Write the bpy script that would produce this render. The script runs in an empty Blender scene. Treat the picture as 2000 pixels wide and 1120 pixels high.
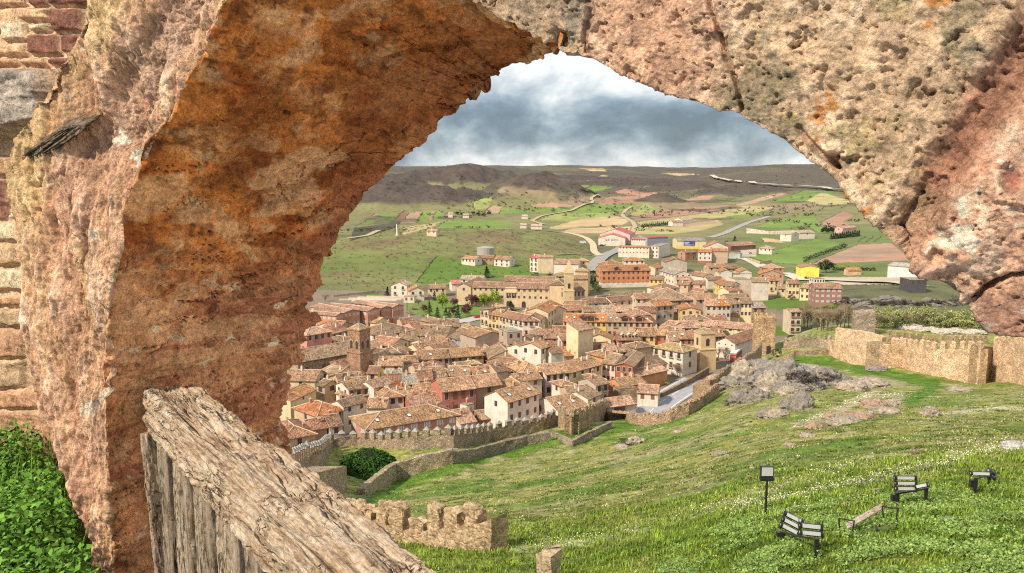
import bpy, math, random
import numpy as np
from mathutils import Vector, Matrix
rnd = random.Random(7)
S = bpy.context.scene
# ------------------------------------------------------------------ camera, world, sun, exposure
F, TH = 1570.0, math.radians(7.8)
cam = bpy.data.cameras.new('camera'); camo = bpy.data.objects.new('camera', cam)
S.collection.objects.link(camo); S.camera = camo
cam.sensor_width = 36; cam.lens = 36*F/2000; cam.clip_start = 0.05; cam.clip_end = 60000
camo.location = (0, 0, 0); camo.rotation_euler = (math.pi/2-TH, 0, 0)
S.view_settings.view_transform = 'Standard'; S.view_settings.look = 'None'
S.view_settings.exposure = 0.55; S.view_settings.gamma = 1
S.cycles.use_denoising = False; S.cycles.filter_width = 1.15; S.cycles.max_bounces = 5; S.cycles.diffuse_bounces = 3
SUN_EL, SUN_AZ = 40, 232            # azimuth measured from +Y clockwise: behind the camera, to the left
w = bpy.data.worlds.new('World'); S.world = w; w.use_nodes = True
nt = w.node_tree; nt.nodes.clear()
class G:                               # tiny node helper
    def __init__(s, nt): s.nt = nt
    def n(s, t, ins=None, **kw):
        nd = s.nt.nodes.new(t)
        for k, v in kw.items(): setattr(nd, k, v)
        for k, v in (ins or {}).items():
            if hasattr(v, 'is_output') or isinstance(v, bpy.types.NodeSocket): s.nt.links.new(v, nd.inputs[k])
            else: nd.inputs[k].default_value = v
        return nd
    def math(s, op, a, b=0.0, c=None, clamp=False):
        d = {0: a, 1: b}
        if c is not None: d[2] = c
        return s.n('ShaderNodeMath', d, operation=op, use_clamp=clamp).outputs[0]
    def noise(s, vec, scale, det=6, rough=.6, dist=0.0):
        return s.n('ShaderNodeTexNoise', {'Vector': vec, 'Scale': scale, 'Detail': det, 'Roughness': rough, 'Distortion': dist}).outputs[0]
    def ramp(s, fac, stops, interp='LINEAR'):
        r = s.n('ShaderNodeValToRGB', {0: fac}); cr = r.color_ramp; cr.interpolation = interp
        while len(cr.elements) < len(stops): cr.elements.new(.5)
        for e, (p, c) in zip(cr.elements, stops):
            e.position = p; e.color = (*c, 1) if not isinstance(c, (int, float)) else (c, c, c, 1)
        return r.outputs[0]
    def mix(s, fac, a, b, mode='MIX'):
        m = s.n('ShaderNodeMix', data_type='RGBA', blend_type=mode)
        for i, v in ((0, fac), (6, a), (7, b)):
            if isinstance(v, bpy.types.NodeSocket): s.nt.links.new(v, m.inputs[i])
            elif i == 0: m.inputs[0].default_value = v
            else: m.inputs[i].default_value = (*v, 1) if len(v) == 3 else v
        return m.outputs[2]
g = G(nt)
sky = g.n('ShaderNodeTexSky', sky_type='NISHITA', sun_disc=False, sun_elevation=math.radians(SUN_EL), sun_rotation=math.radians(SUN_AZ))
tc = g.n('ShaderNodeTexCoord'); sep = g.n('ShaderNodeSeparateXYZ', {0: tc.outputs['Generated']})
zz = sep.outputs[2]
pv = g.n('ShaderNodeMapping', {0: tc.outputs['Generated'], 1: (2.1, .4, .9), 3: (4.0, 4.0, 6.2)}).outputs[0]; c1 = g.noise(pv, 1.25, 11, .54, .25)
pv2 = g.n('ShaderNodeMapping', {0: tc.outputs['Generated'], 3: (7.0, 7.0, 34.0)}).outputs[0]; c2 = g.noise(pv2, 1.0, 8, .62, .3)
c3 = g.noise(pv, 4.2, 8, .60, .3)
band = g.ramp(zz, [(0.0, .88), (.018, .70), (.042, .42), (.075, .36), (.100, .74), (.130, 1.3), (.25, .8), (1, .70)])
side = g.math('MULTIPLY', g.math('ADD', sep.outputs[0], -.02), .8)
cf = g.math('ADD', g.math('ADD', band, side), g.math('MULTIPLY', g.math('SUBTRACT', c1, .5), 3.1))
cf = g.math('ADD', cf, g.math('MULTIPLY', g.math('SUBTRACT', c3, .5), 1.25))
cf = g.math('ADD', cf, g.math('MULTIPLY', g.math('SUBTRACT', c2, .5), .25), clamp=True)
cc = g.ramp(cf, [(0, (.10, .145, .20)), (.25, (.18, .25, .33)), (.5, (.36, .44, .51)), (.75, (.66, .71, .74)), (1, (1.0, 1.0, .98))])
bg1 = g.n('ShaderNodeBackground', {0: sky.outputs[0], 1: .12}); bg2 = g.n('ShaderNodeBackground', {0: cc, 1: .72})
ms = g.n('ShaderNodeMixShader', {0: .85, 1: bg1.outputs[0], 2: bg2.outputs[0]})
g.n('ShaderNodeOutputWorld', {0: ms.outputs[0]})
sl = bpy.data.lights.new('sun', 'SUN'); sl.energy = 3.9; sl.angle = math.radians(5); sl.color = (1, .88, .72)
so = bpy.data.objects.new('sun', sl); S.collection.objects.link(so)
a_, e_ = math.radians(SUN_AZ), math.radians(SUN_EL)
SD = Vector((math.sin(a_)*math.cos(e_), math.cos(a_)*math.cos(e_), math.sin(e_)))
so.rotation_euler = SD.to_track_quat('Z', 'Y').to_euler(); so.location = (0, -5, 30)

# ------------------------------------------------------------------ pixel <-> world (pixels of the 2000 x 1120 photograph, used only to survey positions)
CT, ST = math.cos(TH), math.sin(TH)
def ray(u, v):
    a = (np.asarray(u, float)-1000)/F; b = (560-np.asarray(v, float))/F
    return np.stack([a+0*b, CT+b*ST+0*a, -ST+b*CT+0*a], -1)
def proj(P):
    P = np.asarray(P, float); dep = P[..., 1]*CT-P[..., 2]*ST; up = P[..., 1]*ST+P[..., 2]*CT
    dep = np.maximum(dep, 1e-3)
    return 1000+F*P[..., 0]/dep, 560-F*up/dep
# ------------------------------------------------------------------ numpy gradient noise
_r = np.random.RandomState(3); PERM = np.concatenate([_r.permutation(256)]*3)
GR = _r.normal(size=(256, 3)); GR /= np.linalg.norm(GR, axis=1)[:, None]
def pn(P):
    P = np.asarray(P, np.float64); I = np.floor(P).astype(np.int64); f = P-I; I &= 255
    q = f*f*f*(f*(f*6-15)+10); out = 0
    for dx in (0, 1):
        for dy in (0, 1):
            for dz in (0, 1):
                h = PERM[PERM[PERM[I[:, 0]+dx]+I[:, 1]+dy]+I[:, 2]+dz]; gr = GR[h]
                d = gr[:, 0]*(f[:, 0]-dx)+gr[:, 1]*(f[:, 1]-dy)+gr[:, 2]*(f[:, 2]-dz)
                wt = (q[:, 0] if dx else 1-q[:, 0])*(q[:, 1] if dy else 1-q[:, 1])*(q[:, 2] if dz else 1-q[:, 2])
                out = out+d*wt
    return out
def fbm(P, fr, oc=4, ga=.5, off=0.0):
    o = 0; a = 1.0; Q = np.asarray(P)*fr+off
    for _ in range(oc): o = o+a*pn(Q); Q = Q*2.03+17.3; a *= ga
    return o
def ridged(P, fr, oc=4, off=0.0):
    o = 0; a = 1.0; Q = np.asarray(P)*fr+off
    for _ in range(oc): o = o+a*(1-2*np.abs(pn(Q))); Q = Q*2.03+11.1; a *= .5
    return o
def sstep(a, b, x): t = np.clip((x-a)/(b-a), 0, 1); return t*t*(3-2*t)
def lerp(a, b, t): return np.asarray(a)*(1-t)+np.asarray(b)*t
# ------------------------------------------------------------------ mesh / object helpers
def link(o): S.collection.objects.link(o); return o
def np_mesh(name, V, Fc, mats=(), col=None, smooth=False, mi=None, uv=None, extra=None):
    me = bpy.data.meshes.new(name); V = np.asarray(V, np.float32); Fc = np.asarray(Fc, np.int32)
    k = Fc.shape[1]; me.vertices.add(len(V)); me.vertices.foreach_set('co', V.ravel())
    me.loops.add(Fc.size); me.loops.foreach_set('vertex_index', Fc.ravel())
    me.polygons.add(len(Fc)); me.polygons.foreach_set('loop_start', np.arange(0, Fc.size, k, dtype=np.int32))
    me.polygons.foreach_set('loop_total', np.full(len(Fc), k, np.int32))
    if smooth: me.polygons.foreach_set('use_smooth', np.ones(len(Fc), bool))
    if mi is not None: me.polygons.foreach_set('material_index', np.asarray(mi, np.int32))
    if col is not None:
        ca = me.color_attributes.new('Col', 'FLOAT_COLOR', 'POINT')
        c4 = np.ones((len(V), 4), np.float32); c4[:, :col.shape[1]] = col; ca.data.foreach_set('color', c4.ravel())
    for nm, arr in (extra or {}).items():
        at = me.attributes.new(nm, 'FLOAT', 'POINT'); at.data.foreach_set('value', np.asarray(arr, np.float32))
    me.update(calc_edges=True); me.validate()
    for m in mats: me.materials.append(m)
    return me
def grid_faces(nr, nc):
    i = np.arange((nr-1)*(nc-1)); r = i//(nc-1); c = i % (nc-1); a = r*nc+c
    return np.stack([a, a+1, a+nc+1, a+nc], 1)
class MB:                              # collects polygons -> one mesh
    def __init__(s): s.v = []; s.f = []; s.m = []; s.uv = []
    def poly(s, pts, m=0, uv=None):
        i = len(s.v); s.v += [tuple(p) for p in pts]; s.f.append(tuple(range(i, i+len(pts)))); s.m.append(m)
        s.uv.append(uv or [(p[0]+p[1], p[2]) for p in pts])
    def box(s, x0, x1, y0, y1, z0, z1, m=0, M=None, taper=1.0):
        cx, cy = (x0+x1)/2, (y0+y1)/2
        P = [(x0, y0, z0), (x1, y0, z0), (x1, y1, z0), (x0, y1, z0)]+[(cx+(x-cx)*taper, cy+(y-cy)*taper, z1) for x, y in ((x0, y0), (x1, y0), (x1, y1), (x0, y1))]
        if M is not None: P = [tuple(M @ Vector(p)) for p in P]
        for q in ((0, 3, 2, 1), (4, 5, 6, 7), (0, 1, 5, 4), (1, 2, 6, 5), (2, 3, 7, 6), (3, 0, 4, 7)): s.poly([P[k] for k in q], m)
    def tube(s, a, b, r0, r1=None, n=6, m=0):
        r1 = r0 if r1 is None else r1; a = Vector(a); b = Vector(b); d = (b-a)
        if d.length < 1e-6: return
        d.normalize(); x = d.orthogonal().normalized(); y = d.cross(x)
        A = [a+(x*math.cos(t)+y*math.sin(t))*r0 for t in [2*math.pi*k/n for k in range(n)]]
        B = [b+(x*math.cos(t)+y*math.sin(t))*r1 for t in [2*math.pi*k/n for k in range(n)]]
        for k in range(n): j = (k+1) % n; s.poly([A[k], A[j], B[j], B[k]], m)
        s.poly(A[::-1], m); s.poly(B, m)
    def slab(s, polys, th, m=0, me=None):        # roof: top polygons given, thickness straight down
        me = m if me is None else me; ed = {}
        for P in polys:
            n = (Vector(P[1])-Vector(P[0])).cross(Vector(P[2])-Vector(P[0]))
            if n.z < 0: P = P[::-1]; n = -n
            n.normalize(); h = Vector((-n.y, n.x, 0)); h = h.normalized() if h.length > 1e-4 else Vector((1, 0, 0)); dn = n.cross(h)
            s.poly(P, m, [(Vector(p).dot(h), Vector(p).dot(dn)) for p in P])
            s.poly([(p[0], p[1], p[2]-th) for p in P[::-1]], me)
            for k in range(len(P)):
                a, b = tuple(round(c, 3) for c in P[k]), tuple(round(c, 3) for c in P[(k+1) % len(P)])
                if (b, a) in ed: del ed[(b, a)]
                else: ed[(a, b)] = 1
        for a, b in ed: s.poly([b, a, (a[0], a[1], a[2]-th), (b[0], b[1], b[2]-th)], me)
    def mesh(s, name, mats, smooth=False):
        me = bpy.data.meshes.new(name); me.from_pydata(s.v, [], s.f)
        for m in mats: me.materials.append(m)
        me.polygons.foreach_set('material_index', s.m)
        uv = me.uv_layers.new(name='UVMap'); uv.data.foreach_set('uv', [c for f in s.uv for p in f for c in p])
        if smooth: me.polygons.foreach_set('use_smooth', [True]*len(s.f))
        return me
def obj(name, me, parent=None, loc=None, color=None):
    o = link(bpy.data.objects.new(name, me)); o.parent = parent
    if loc is not None: o.location = loc
    if color is not None: o.color = (*color, 1)
    return o
def tag(o, label, cat, group=None):
    o['label'] = label; o['category'] = cat
    if group: o['group'] = group
    return o
def empty(name, loc, rz=0, label='', cat='', group=None, sc=1.0):
    o = link(bpy.data.objects.new(name, None)); o.location = loc; o.rotation_euler = (0, 0, rz); o.scale = (sc,)*3
    return tag(o, label, cat, group)
def kind(o, k='structure'): o['kind'] = k; return o
# ------------------------------------------------------------------ materials
def mat(name, fn):
    m = bpy.data.materials.new(name); m.use_nodes = True; t = m.node_tree; t.nodes.clear(); g = G(t)
    b = g.n('ShaderNodeBsdfPrincipled', {'Roughness': .9, 'Specular IOR Level': .15}); fn(g, b)
    g.n('ShaderNodeOutputMaterial', {0: b.outputs[0]}); return m
def lk(g, a, b): g.nt.links.new(a, b)
def bump(g, b, h, st, dist=.02, prev=None):
    n = g.n('ShaderNodeBump', {'Strength': st, 'Distance': dist, 'Height': h})
    if prev: lk(g, prev, n.inputs['Normal'])
    lk(g, n.outputs[0], b.inputs['Normal']); return n.outputs[0]
def ocoord(g): return g.n('ShaderNodeTexCoord').outputs['Object']
def wcoord(g): return g.n('ShaderNodeNewGeometry').outputs['Position']
def obcol(g): return g.n('ShaderNodeObjectInfo').outputs['Color']
def colattr(g): return g.n('ShaderNodeAttribute', attribute_name='Col').outputs['Color']
def vmap(g, v, sc): return g.n('ShaderNodeMapping', {0: v, 3: sc}).outputs[0]
def f_arch(g, b):
    p = ocoord(g); c = colattr(g)
    n1 = g.noise(p, 14, 10, .72); n2 = g.noise(p, 70, 8, .75); vo = g.n('ShaderNodeTexVoronoi', {'Vector': p, 'Scale': 95.0}).outputs[0]
    m1 = g.ramp(n1, [(.28, .48), (.48, .98), (.72, 1.5)]); m2 = g.ramp(n2, [(.28, .34), (.46, .98), (.68, 1.6)])
    n3 = g.noise(p, 190, 6, .75); cc = g.mix(1, g.mix(1, g.mix(1, c, m1, 'MULTIPLY'), m2, 'MULTIPLY'), g.ramp(n3, [(.3, .55), (.5, 1.0), (.7, 1.4)]), 'MULTIPLY')
    pit = g.ramp(g.noise(p, 38, 6, .7, .8), [(.30, 1), (.37, 0)])
    cc = g.mix(g.math('MULTIPLY', pit, .6), cc, (.07, .035, .02))
    fl = g.ramp(vo, [(.08, 1), (.16, 0)]); cc = g.mix(g.math('MULTIPLY', fl, .35), cc, (.75, .62, .48))
    lk(g, cc, b.inputs['Base Color'])
    h = g.math('ADD', g.math('ADD', g.math('MULTIPLY', n3, .22), g.math('MULTIPLY', n1, .9)), g.math('ADD', g.math('MULTIPLY', n2, .5), g.math('MULTIPLY', pit, -.5)))
    bump(g, b, h, .9, .022)
M_ARCH = mat('weathered_conglomerate', f_arch)
def ridge_n(g, p, s): return g.math('ABSOLUTE', g.math('SUBTRACT', g.noise(p, s, 5, .6, .8), .5))
def f_wood(g, b):
    p = ocoord(g)
    st = g.noise(vmap(g, p, (3.5, 30, 30)), 2.2, 10, .70, .5); fine = g.noise(vmap(g, p, (9, 150, 150)), 1.6, 8, .72, .3)
    pa = g.noise(vmap(g, p, (1, 2.2, 2.2)), 10, 9, .70, .5); sp = g.noise(p, 85, 5, .7)
    c = g.ramp(st, [(.25, (.15, .095, .06)), (.40, (.36, .26, .18)), (.55, (.56, .46, .36)), (.72, (.76, .70, .61))])
    c = g.mix(1, c, g.ramp(fine, [(.3, .48), (.48, .98), (.7, 1.35)]), 'MULTIPLY')
    c = g.mix(g.math('MULTIPLY', g.ramp(pa, [(.50, 0), (.60, 1)]), .55), c, (.70, .64, .55))
    c = g.mix(g.math('MULTIPLY', g.ramp(pa, [(.36, 1), (.44, 0)]), .45), c, (.30, .20, .13))
    c = g.mix(1, c, g.ramp(sp, [(.32, .60), (.5, 1.0), (.7, 1.15)]), 'MULTIPLY')
    li = g.ramp(g.noise(p, 14, 7, .75, .5), [(.60, 0), (.66, 1)]); c = g.mix(g.math('MULTIPLY', li, .5), c, (.50, .35, .10))
    cr = g.ramp(ridge_n(g, vmap(g, p, (1.8, 14, 14)), 1.5), [(.004, 1), (.016, 0)]); cm_ = g.ramp(g.noise(p, 6, 3, .6), [(.45, 0), (.55, 1)]); cr = g.math('MULTIPLY', cr, cm_)
    cx = g.math('MULTIPLY', g.ramp(ridge_n(g, p, 17.0), [(.003, 1), (.012, 0)]), g.ramp(g.noise(p, 9, 3, .6), [(.5, 0), (.6, 1)]))
    cr = g.math('MAXIMUM', cr, cx); c = g.mix(g.math('MULTIPLY', cr, .85), c, (.04, .025, .016)); c = g.mix(1, c, obcol(g), 'MULTIPLY')
    lk(g, c, b.inputs['Base Color'])
    bump(g, b, g.math('SUBTRACT', g.math('ADD', g.math('ADD', st, g.math('MULTIPLY', pa, .8)), g.math('MULTIPLY', fine, .35)), g.math('MULTIPLY', cr, .8)), 1.0, .012)
M_WOOD = mat('weathered_timber', f_wood)
def f_plaster(g, b):
    p = wcoord(g); n = g.noise(p, .35, 8, .65); n2 = g.noise(vmap(g, p, (3, 3, .5)), 1.0, 6, .6)
    c = g.mix(1, obcol(g), g.ramp(n, [(.3, .78), (.55, 1.0), (.75, 1.08)]), 'MULTIPLY')
    c = g.mix(1, c, g.ramp(n2, [(.3, .76), (.5, 1.0), (.7, 1.05)]), 'MULTIPLY'); lk(g, c, b.inputs['Base Color'])
    bump(g, b, g.noise(p, 4, 4, .6), .25, .04)
M_WALL = mat('painted_plaster', f_plaster)
def f_brick(g, b):
    p = wcoord(g); n = g.noise(p, 2.4, 6, .7); c = g.mix(1, obcol(g), g.ramp(n, [(.3, .68), (.5, 1.0), (.7, 1.25)]), 'MULTIPLY')
    lk(g, c, b.inputs['Base Color']); bump(g, b, n, .4, .05)
M_BRICK = mat('brick_facing', f_brick)
def f_roof(g, b):
    uv = g.n('ShaderNodeTexCoord').outputs['UV']; oi = g.n('ShaderNodeObjectInfo')
    uvo = g.n('ShaderNodeVectorMath', {0: uv, 1: oi.outputs['Location']}, operation='ADD').outputs[0]
    vo = g.n('ShaderNodeTexVoronoi', {'Vector': vmap(g, uvo, (4.4, 2.0, 1)), 'Scale': 1.0}); r = g.n('ShaderNodeSeparateColor', {0: vo.outputs['Color']})
    big = g.noise(uvo, .30, 7, .68)
    t = g.ramp(r.outputs[0], [(0, (.45, .42, .42)), (.25, (.74, .68, .64)), (.5, (1, .97, .92)), (.75, (1.22, 1.16, 1.08)), (1, (1.6, 1.5, 1.34))])
    c = g.mix(1, oi.outputs['Color'], t, 'MULTIPLY')
    c = g.mix(1, c, g.ramp(big, [(.28, .56), (.5, .98), (.72, 1.35)]), 'MULTIPLY')
    c = g.mix(g.math('MULTIPLY', g.ramp(r.outputs[1], [(.86, 0), (.9, 1)]), .42), c, (.66, .33, .18))
    mo = g.ramp(g.noise(uvo, .8, 6, .7, .5), [(.52, 0), (.66, 1)]); c = g.mix(g.math('MULTIPLY', mo, .30), c, (.16, .13, .10))
    wv = g.n('ShaderNodeTexWave', {'Vector': uvo, 'Scale': 1.15, 'Distortion': 1.2, 'Detail': 2.0, 'Detail Scale': 2.0}, bands_direction='X').outputs[1]
    c = g.mix(1, c, g.ramp(wv, [(.1, .66), (.5, 1.0), (1, 1.14)]), 'MULTIPLY')
    lk(g, c, b.inputs['Base Color']); bump(g, b, g.math('ADD', wv, g.math('MULTIPLY', r.outputs[2], .9)), .9, .10)
M_ROOF = mat('clay_roof_tiles', f_roof)
def f_flat(c, ro=.8, sp=.2, met=0.0, var=.2, sc=3.0):
    def f(g, b):
        n = g.noise(ocoord(g), sc, 5, .6); cc = g.mix(1, c, g.ramp(n, [(.3, 1-var), (.7, 1+var)]), 'MULTIPLY'); lk(g, cc, b.inputs['Base Color'])
        b.inputs['Roughness'].default_value = ro; b.inputs['Specular IOR Level'].default_value = sp; b.inputs['Metallic'].default_value = met
    return f
def f_oc(g, b):
    n = g.noise(ocoord(g), 2, 5, .6); lk(g, g.mix(1, obcol(g), g.ramp(n, [(.3, .8), (.7, 1.2)]), 'MULTIPLY'), b.inputs['Base Color'])
M_PAINT = mat('painted_surface', f_oc)
M_GLASS = mat('window_glass', f_flat((.055, .05, .05), .25, .5))
M_FRAME = mat('window_surround', f_flat((.50, .41, .31)))
M_SHUT = mat('window_shutter', f_flat((.20, .10, .06)))
M_IRON = mat('dark_iron', f_flat((.03, .03, .032), .5, .4))
M_RIDGE = mat('ridge_mortar', f_flat((.60, .44, .31), var=.3))
M_EAVE = mat('eave_underside', f_flat((.24, .15, .09), var=.3))
def f_rubble(g, b):
    p = wcoord(g); q = g.n('ShaderNodeVectorMath', {0: p, 1: g.n('ShaderNodeVectorMath', {0: g.n('ShaderNodeTexNoise', {'Vector': p, 'Scale': 1.2}).outputs[1], 3: .5}, operation='SCALE').outputs[0]}, operation='ADD').outputs[0]
    vo = g.n('ShaderNodeTexVoronoi', {'Vector': vmap(g, q, (3.4, 3.4, 5.6)), 'Scale': 1.0}); ed = g.n('ShaderNodeTexVoronoi', {'Vector': vmap(g, q, (3.4, 3.4, 5.6)), 'Scale': 1.0}, feature='DISTANCE_TO_EDGE').outputs[0]
    r = g.n('ShaderNodeSeparateColor', {0: vo.outputs['Color']}).outputs[0]
    c = g.mix(1, obcol(g), g.ramp(r, [(0, (.66, .58, .52)), (.4, (.95, .92, .9)), (.7, (1.12, 1.06, 1.0)), (1, (1.38, 1.32, 1.2))]), 'MULTIPLY')
    c = g.mix(1, c, g.ramp(g.noise(p, .5, 8, .7), [(.3, .52), (.5, 1.0), (.7, 1.3)]), 'MULTIPLY')
    c = g.mix(g.ramp(ed, [(.02, .6), (.10, 0)]), c, (.30, .21, .13))
    lk(g, c, b.inputs['Base Color']); bump(g, b, g.math('ADD', g.ramp(ed, [(0, 0), (.15, 1)]), g.noise(p, 8, 5, .7)), 1.0, .10)
M_RUB = mat('rubble_masonry', f_rubble)
def f_ruin(g, b):
    p = wcoord(g); q = g.n('ShaderNodeVectorMath', {0: p, 1: g.n('ShaderNodeVectorMath', {0: g.n('ShaderNodeTexNoise', {'Vector': p, 'Scale': 3.0, 'Detail': 5.0}).outputs[1], 3: .35}, operation='SCALE').outputs[0]}, operation='ADD').outputs[0]
    vo = g.n('ShaderNodeTexVoronoi', {'Vector': vmap(g, q, (3.6, 3.6, 6.5)), 'Scale': 1.0}); r = g.n('ShaderNodeSeparateColor', {0: vo.outputs['Color']}).outputs[0]; n = g.noise(p, 2.2, 9, .72, .3); n2 = g.noise(p, 9, 8, .75)
    c = g.mix(1, obcol(g), g.ramp(r, [(0, (.74, .68, .62)), (.5, (1, .97, .93)), (1, (1.28, 1.2, 1.1))]), 'MULTIPLY'); c = g.mix(1, c, g.ramp(n, [(.3, .45), (.5, 1.0), (.7, 1.35)]), 'MULTIPLY'); c = g.mix(1, c, g.ramp(n2, [(.3, .45), (.5, 1.0), (.7, 1.35)]), 'MULTIPLY')
    lk(g, c, b.inputs['Base Color']); bump(g, b, g.math('ADD', g.math('ADD', n, n2), g.math('MULTIPLY', vo.outputs[0], -.8)), 1.0, .12)
M_RUIN = mat('crumbling_masonry', f_ruin)
def f_rock(g, b):
    p = wcoord(g); n = g.noise(p, 1.1, 10, .72, .3); n2 = g.noise(p, 5, 8, .75)
    c = g.mix(1, obcol(g), g.ramp(n, [(.3, .45), (.48, .95), (.7, 1.4)]), 'MULTIPLY'); c = g.mix(1, c, g.ramp(n2, [(.3, .5), (.5, 1), (.7, 1.3)]), 'MULTIPLY')
    cr = g.ramp(ridge_n(g, p, 1.6), [(.0, 1), (.03, 0)]); c = g.mix(g.math('MULTIPLY', cr, .7), c, (.06, .05, .04))
    lk(g, c, b.inputs['Base Color']); bump(g, b, g.math('ADD', n, n2), 1.0, .18)
def ridge_n(g, p, s): return g.math('ABSOLUTE', g.math('SUBTRACT', g.noise(p, s, 5, .6, .8), .5))
M_ROCK = mat('limestone_rock', f_rock)
def f_leaf(g, b):
    p = wcoord(g); n = g.noise(p, .9, 4, .7); w = g.n('ShaderNodeTexWhiteNoise', {0: g.n('ShaderNodeNewGeometry').outputs['Random Per Island']}, noise_dimensions='3D').outputs[0]
    c = g.mix(1, obcol(g), g.ramp(w, [(0, .55), (.5, 1.0), (1, 1.6)]), 'MULTIPLY'); c = g.mix(1, c, g.ramp(n, [(.35, .7), (.65, 1.25)]), 'MULTIPLY')
    lk(g, c, b.inputs['Base Color']); b.inputs['Roughness'].default_value = .75
M_LEAF = mat('foliage', f_leaf)
M_BARK = mat('bark', f_flat((.10, .075, .055), var=.4))
def f_asph(g, b):
    p = wcoord(g); c = g.mix(1, obcol(g), g.ramp(g.noise(p, .6, 7, .6), [(.3, .85), (.7, 1.15)]), 'MULTIPLY'); lk(g, c, b.inputs['Base Color'])
M_ROAD = mat('road_surface', f_asph)
M_LINE = mat('road_marking', f_flat((.72, .72, .70)))
def f_ground(g, b):
    p = wcoord(g); c = colattr(g); at = g.n('ShaderNodeAttribute', attribute_name='scrub').outputs['Fac']; gr = g.n('ShaderNodeAttribute', attribute_name='grass').outputs['Fac']
    # near grass: several scales of blades and tussocks
    n1 = g.noise(p, .45, 9, .70); n2 = g.noise(p, 2.6, 8, .74, .4); n3 = g.noise(p, .035, 8, .65)
    m = g.mix(1, g.ramp(n1, [(.3, .48), (.5, .95), (.7, 1.4)]), g.ramp(n2, [(.32, .40), (.5, .95), (.68, 1.5)]), 'MULTIPLY')
    gc = g.mix(1, c, m, 'MULTIPLY')
    tus = g.ramp(g.noise(p, .75, 6, .75, .6), [(.60, 0), (.66, 1)]); gc = g.mix(g.math('MULTIPLY', tus, .65), gc, (.085, .115, .022))
    dry = g.ramp(g.noise(p, 1.3, 7, .75, .3), [(.60, 0), (.70, 1)]); gc = g.mix(g.math('MULTIPLY', dry, .5), gc, (.42, .38, .20))
    # far: fields and scrub
    vo = g.n('ShaderNodeTexVoronoi', {'Vector': p, 'Scale': .085, 'Randomness': 1.0}).outputs[0]
    fr = g.ramp(g.noise(p, .022, 9, .72), [(.3, .72), (.5, 1.0), (.7, 1.25)]); fc = g.mix(1, c, fr, 'MULTIPLY')
    sp = g.ramp(g.math('ADD', vo, g.math('MULTIPLY', g.noise(p, .012, 5, .6), .7)), [(.50, 1), (.72, 0)])
    fc = g.mix(g.math('MULTIPLY', sp, at), fc, (.060, .056, .038))
    rv = g.ramp(ridge_n(g, p, .006), [(0, 1), (.05, 0)]); fc = g.mix(g.math('MULTIPLY', g.math('MULTIPLY', rv, at), .45), fc, (.10, .085, .07))
    lk(g, g.mix(gr, fc, gc), b.inputs['Base Color'])
    b1 = bump(g, b, g.math('ADD', n1, g.math('MULTIPLY', n2, .5)), 1.0, .34); bump(g, b, g.math('MULTIPLY', g.noise(p, .02, 8, .65), at), 1.0, 14.0, b1)
M_GROUND = mat('ground_cover', f_ground)
M_BLADE = mat('grass_blades', f_leaf)
# ------------------------------------------------------------------ terrain: one height function for everything
ZR = {'P': (0, 0, 1), 'A1': (600, 300, 3.2933), 'A2': (1100, 300, 2.857), 'A3': (540, 560, 4.309), 'A4': (900, 500, 4.309), 'A5': (1150, 420, 4.309),
      'B1': (540, 700, 3.733), 'B2': (960, 620, 4.309), 'B3': (1360, 560, 3.111), 'B4': (1450, 850, 3.636), 'B5': (240, 720, 2.8),
      'C2': (560, 600, 8), 'C3': (760, 600, 8), 'C4': (960, 600, 8), 'C5': (1180, 600, 8), 'C6': (540, 720, 7), 'C7': (780, 700, 7),
      'D2': (1340, 430, 5.5556), 'D3': (760, 520, 4.762), 'D4': (1180, 520, 7.692), 'D5': (1400, 600, 8), 'D7': (1620, 880, 5.263)}
def Z(k, x, y): a = ZR[k]; return a[0]+x/a[2], a[1]+y/a[2]
class RBF:
    def __init__(s, pts, val, c=.15):
        s.p = np.array(pts, float); s.c = c; n = len(s.p); A = s.k(s.p)+np.eye(n)*1e-4
        s.m = np.mean(val); s.w = np.linalg.solve(A, np.array(val)-s.m)
    def k(s, q): return -np.sqrt(((q[:, None, :]-s.p[None])**2).sum(-1)+s.c**2)
    def __call__(s, q):
        out = np.empty(len(q))
        for i in range(0, len(q), 60000): out[i:i+60000] = s.k(q[i:i+60000]) @ s.w
        return out+s.m
def key(ua, y): return np.stack([(ua-1000)/450, np.log(y)*1.3], -1)
_near = [(500, 1400, 12), (500, 1120, 28), (500, 1000, 66), (500, 930, 98), (500, 905, 118), (600, 1400, 12), (600, 1120, 28), (600, 1000, 68), (620, 940, 100), (640, 915, 118), (640, 880, 134), (540, 885, 134),
 (950, 1400, 12), (950, 1120, 30), (950, 1062, 38), (950, 965, 85), (950, 903, 122), (870, 905, 118), (870, 868, 132), (760, 935, 116), (760, 880, 132), (1080, 868, 132), (1080, 848, 142),
 (1300, 1400, 11), (1300, 1120, 24), (1300, 1000, 42), (1300, 905, 82), (1280, 826, 147), (1200, 840, 142),
 (1500, 1400, 10), (1500, 1120, 19), (1500, 1020, 27), (1500, 905, 55), (1480, 810, 110), (1400, 812, 128), (1530, 740, 165), (1560, 700, 218), (1500, 700, 225), (1440, 740, 172),
 (1750, 1400, 10), (1750, 1120, 17), (1750, 1030, 22), (1750, 950, 33), (1750, 850, 65), (1770, 780, 118), (1700, 730, 190), (1640, 712, 210),
 (2000, 1400, 9), (2000, 1120, 15), (2000, 1000, 23), (2000, 900, 38), (2000, 800, 88), (2000, 755, 160), (1910, 752, 172), (1830, 740, 180),
 (1690, 655, 240), (1850, 655, 250), (2000, 665, 250), (1590, 655, 245), (1550, 690, 225), (1750, 690, 215), (1900, 695, 215)]
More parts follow.
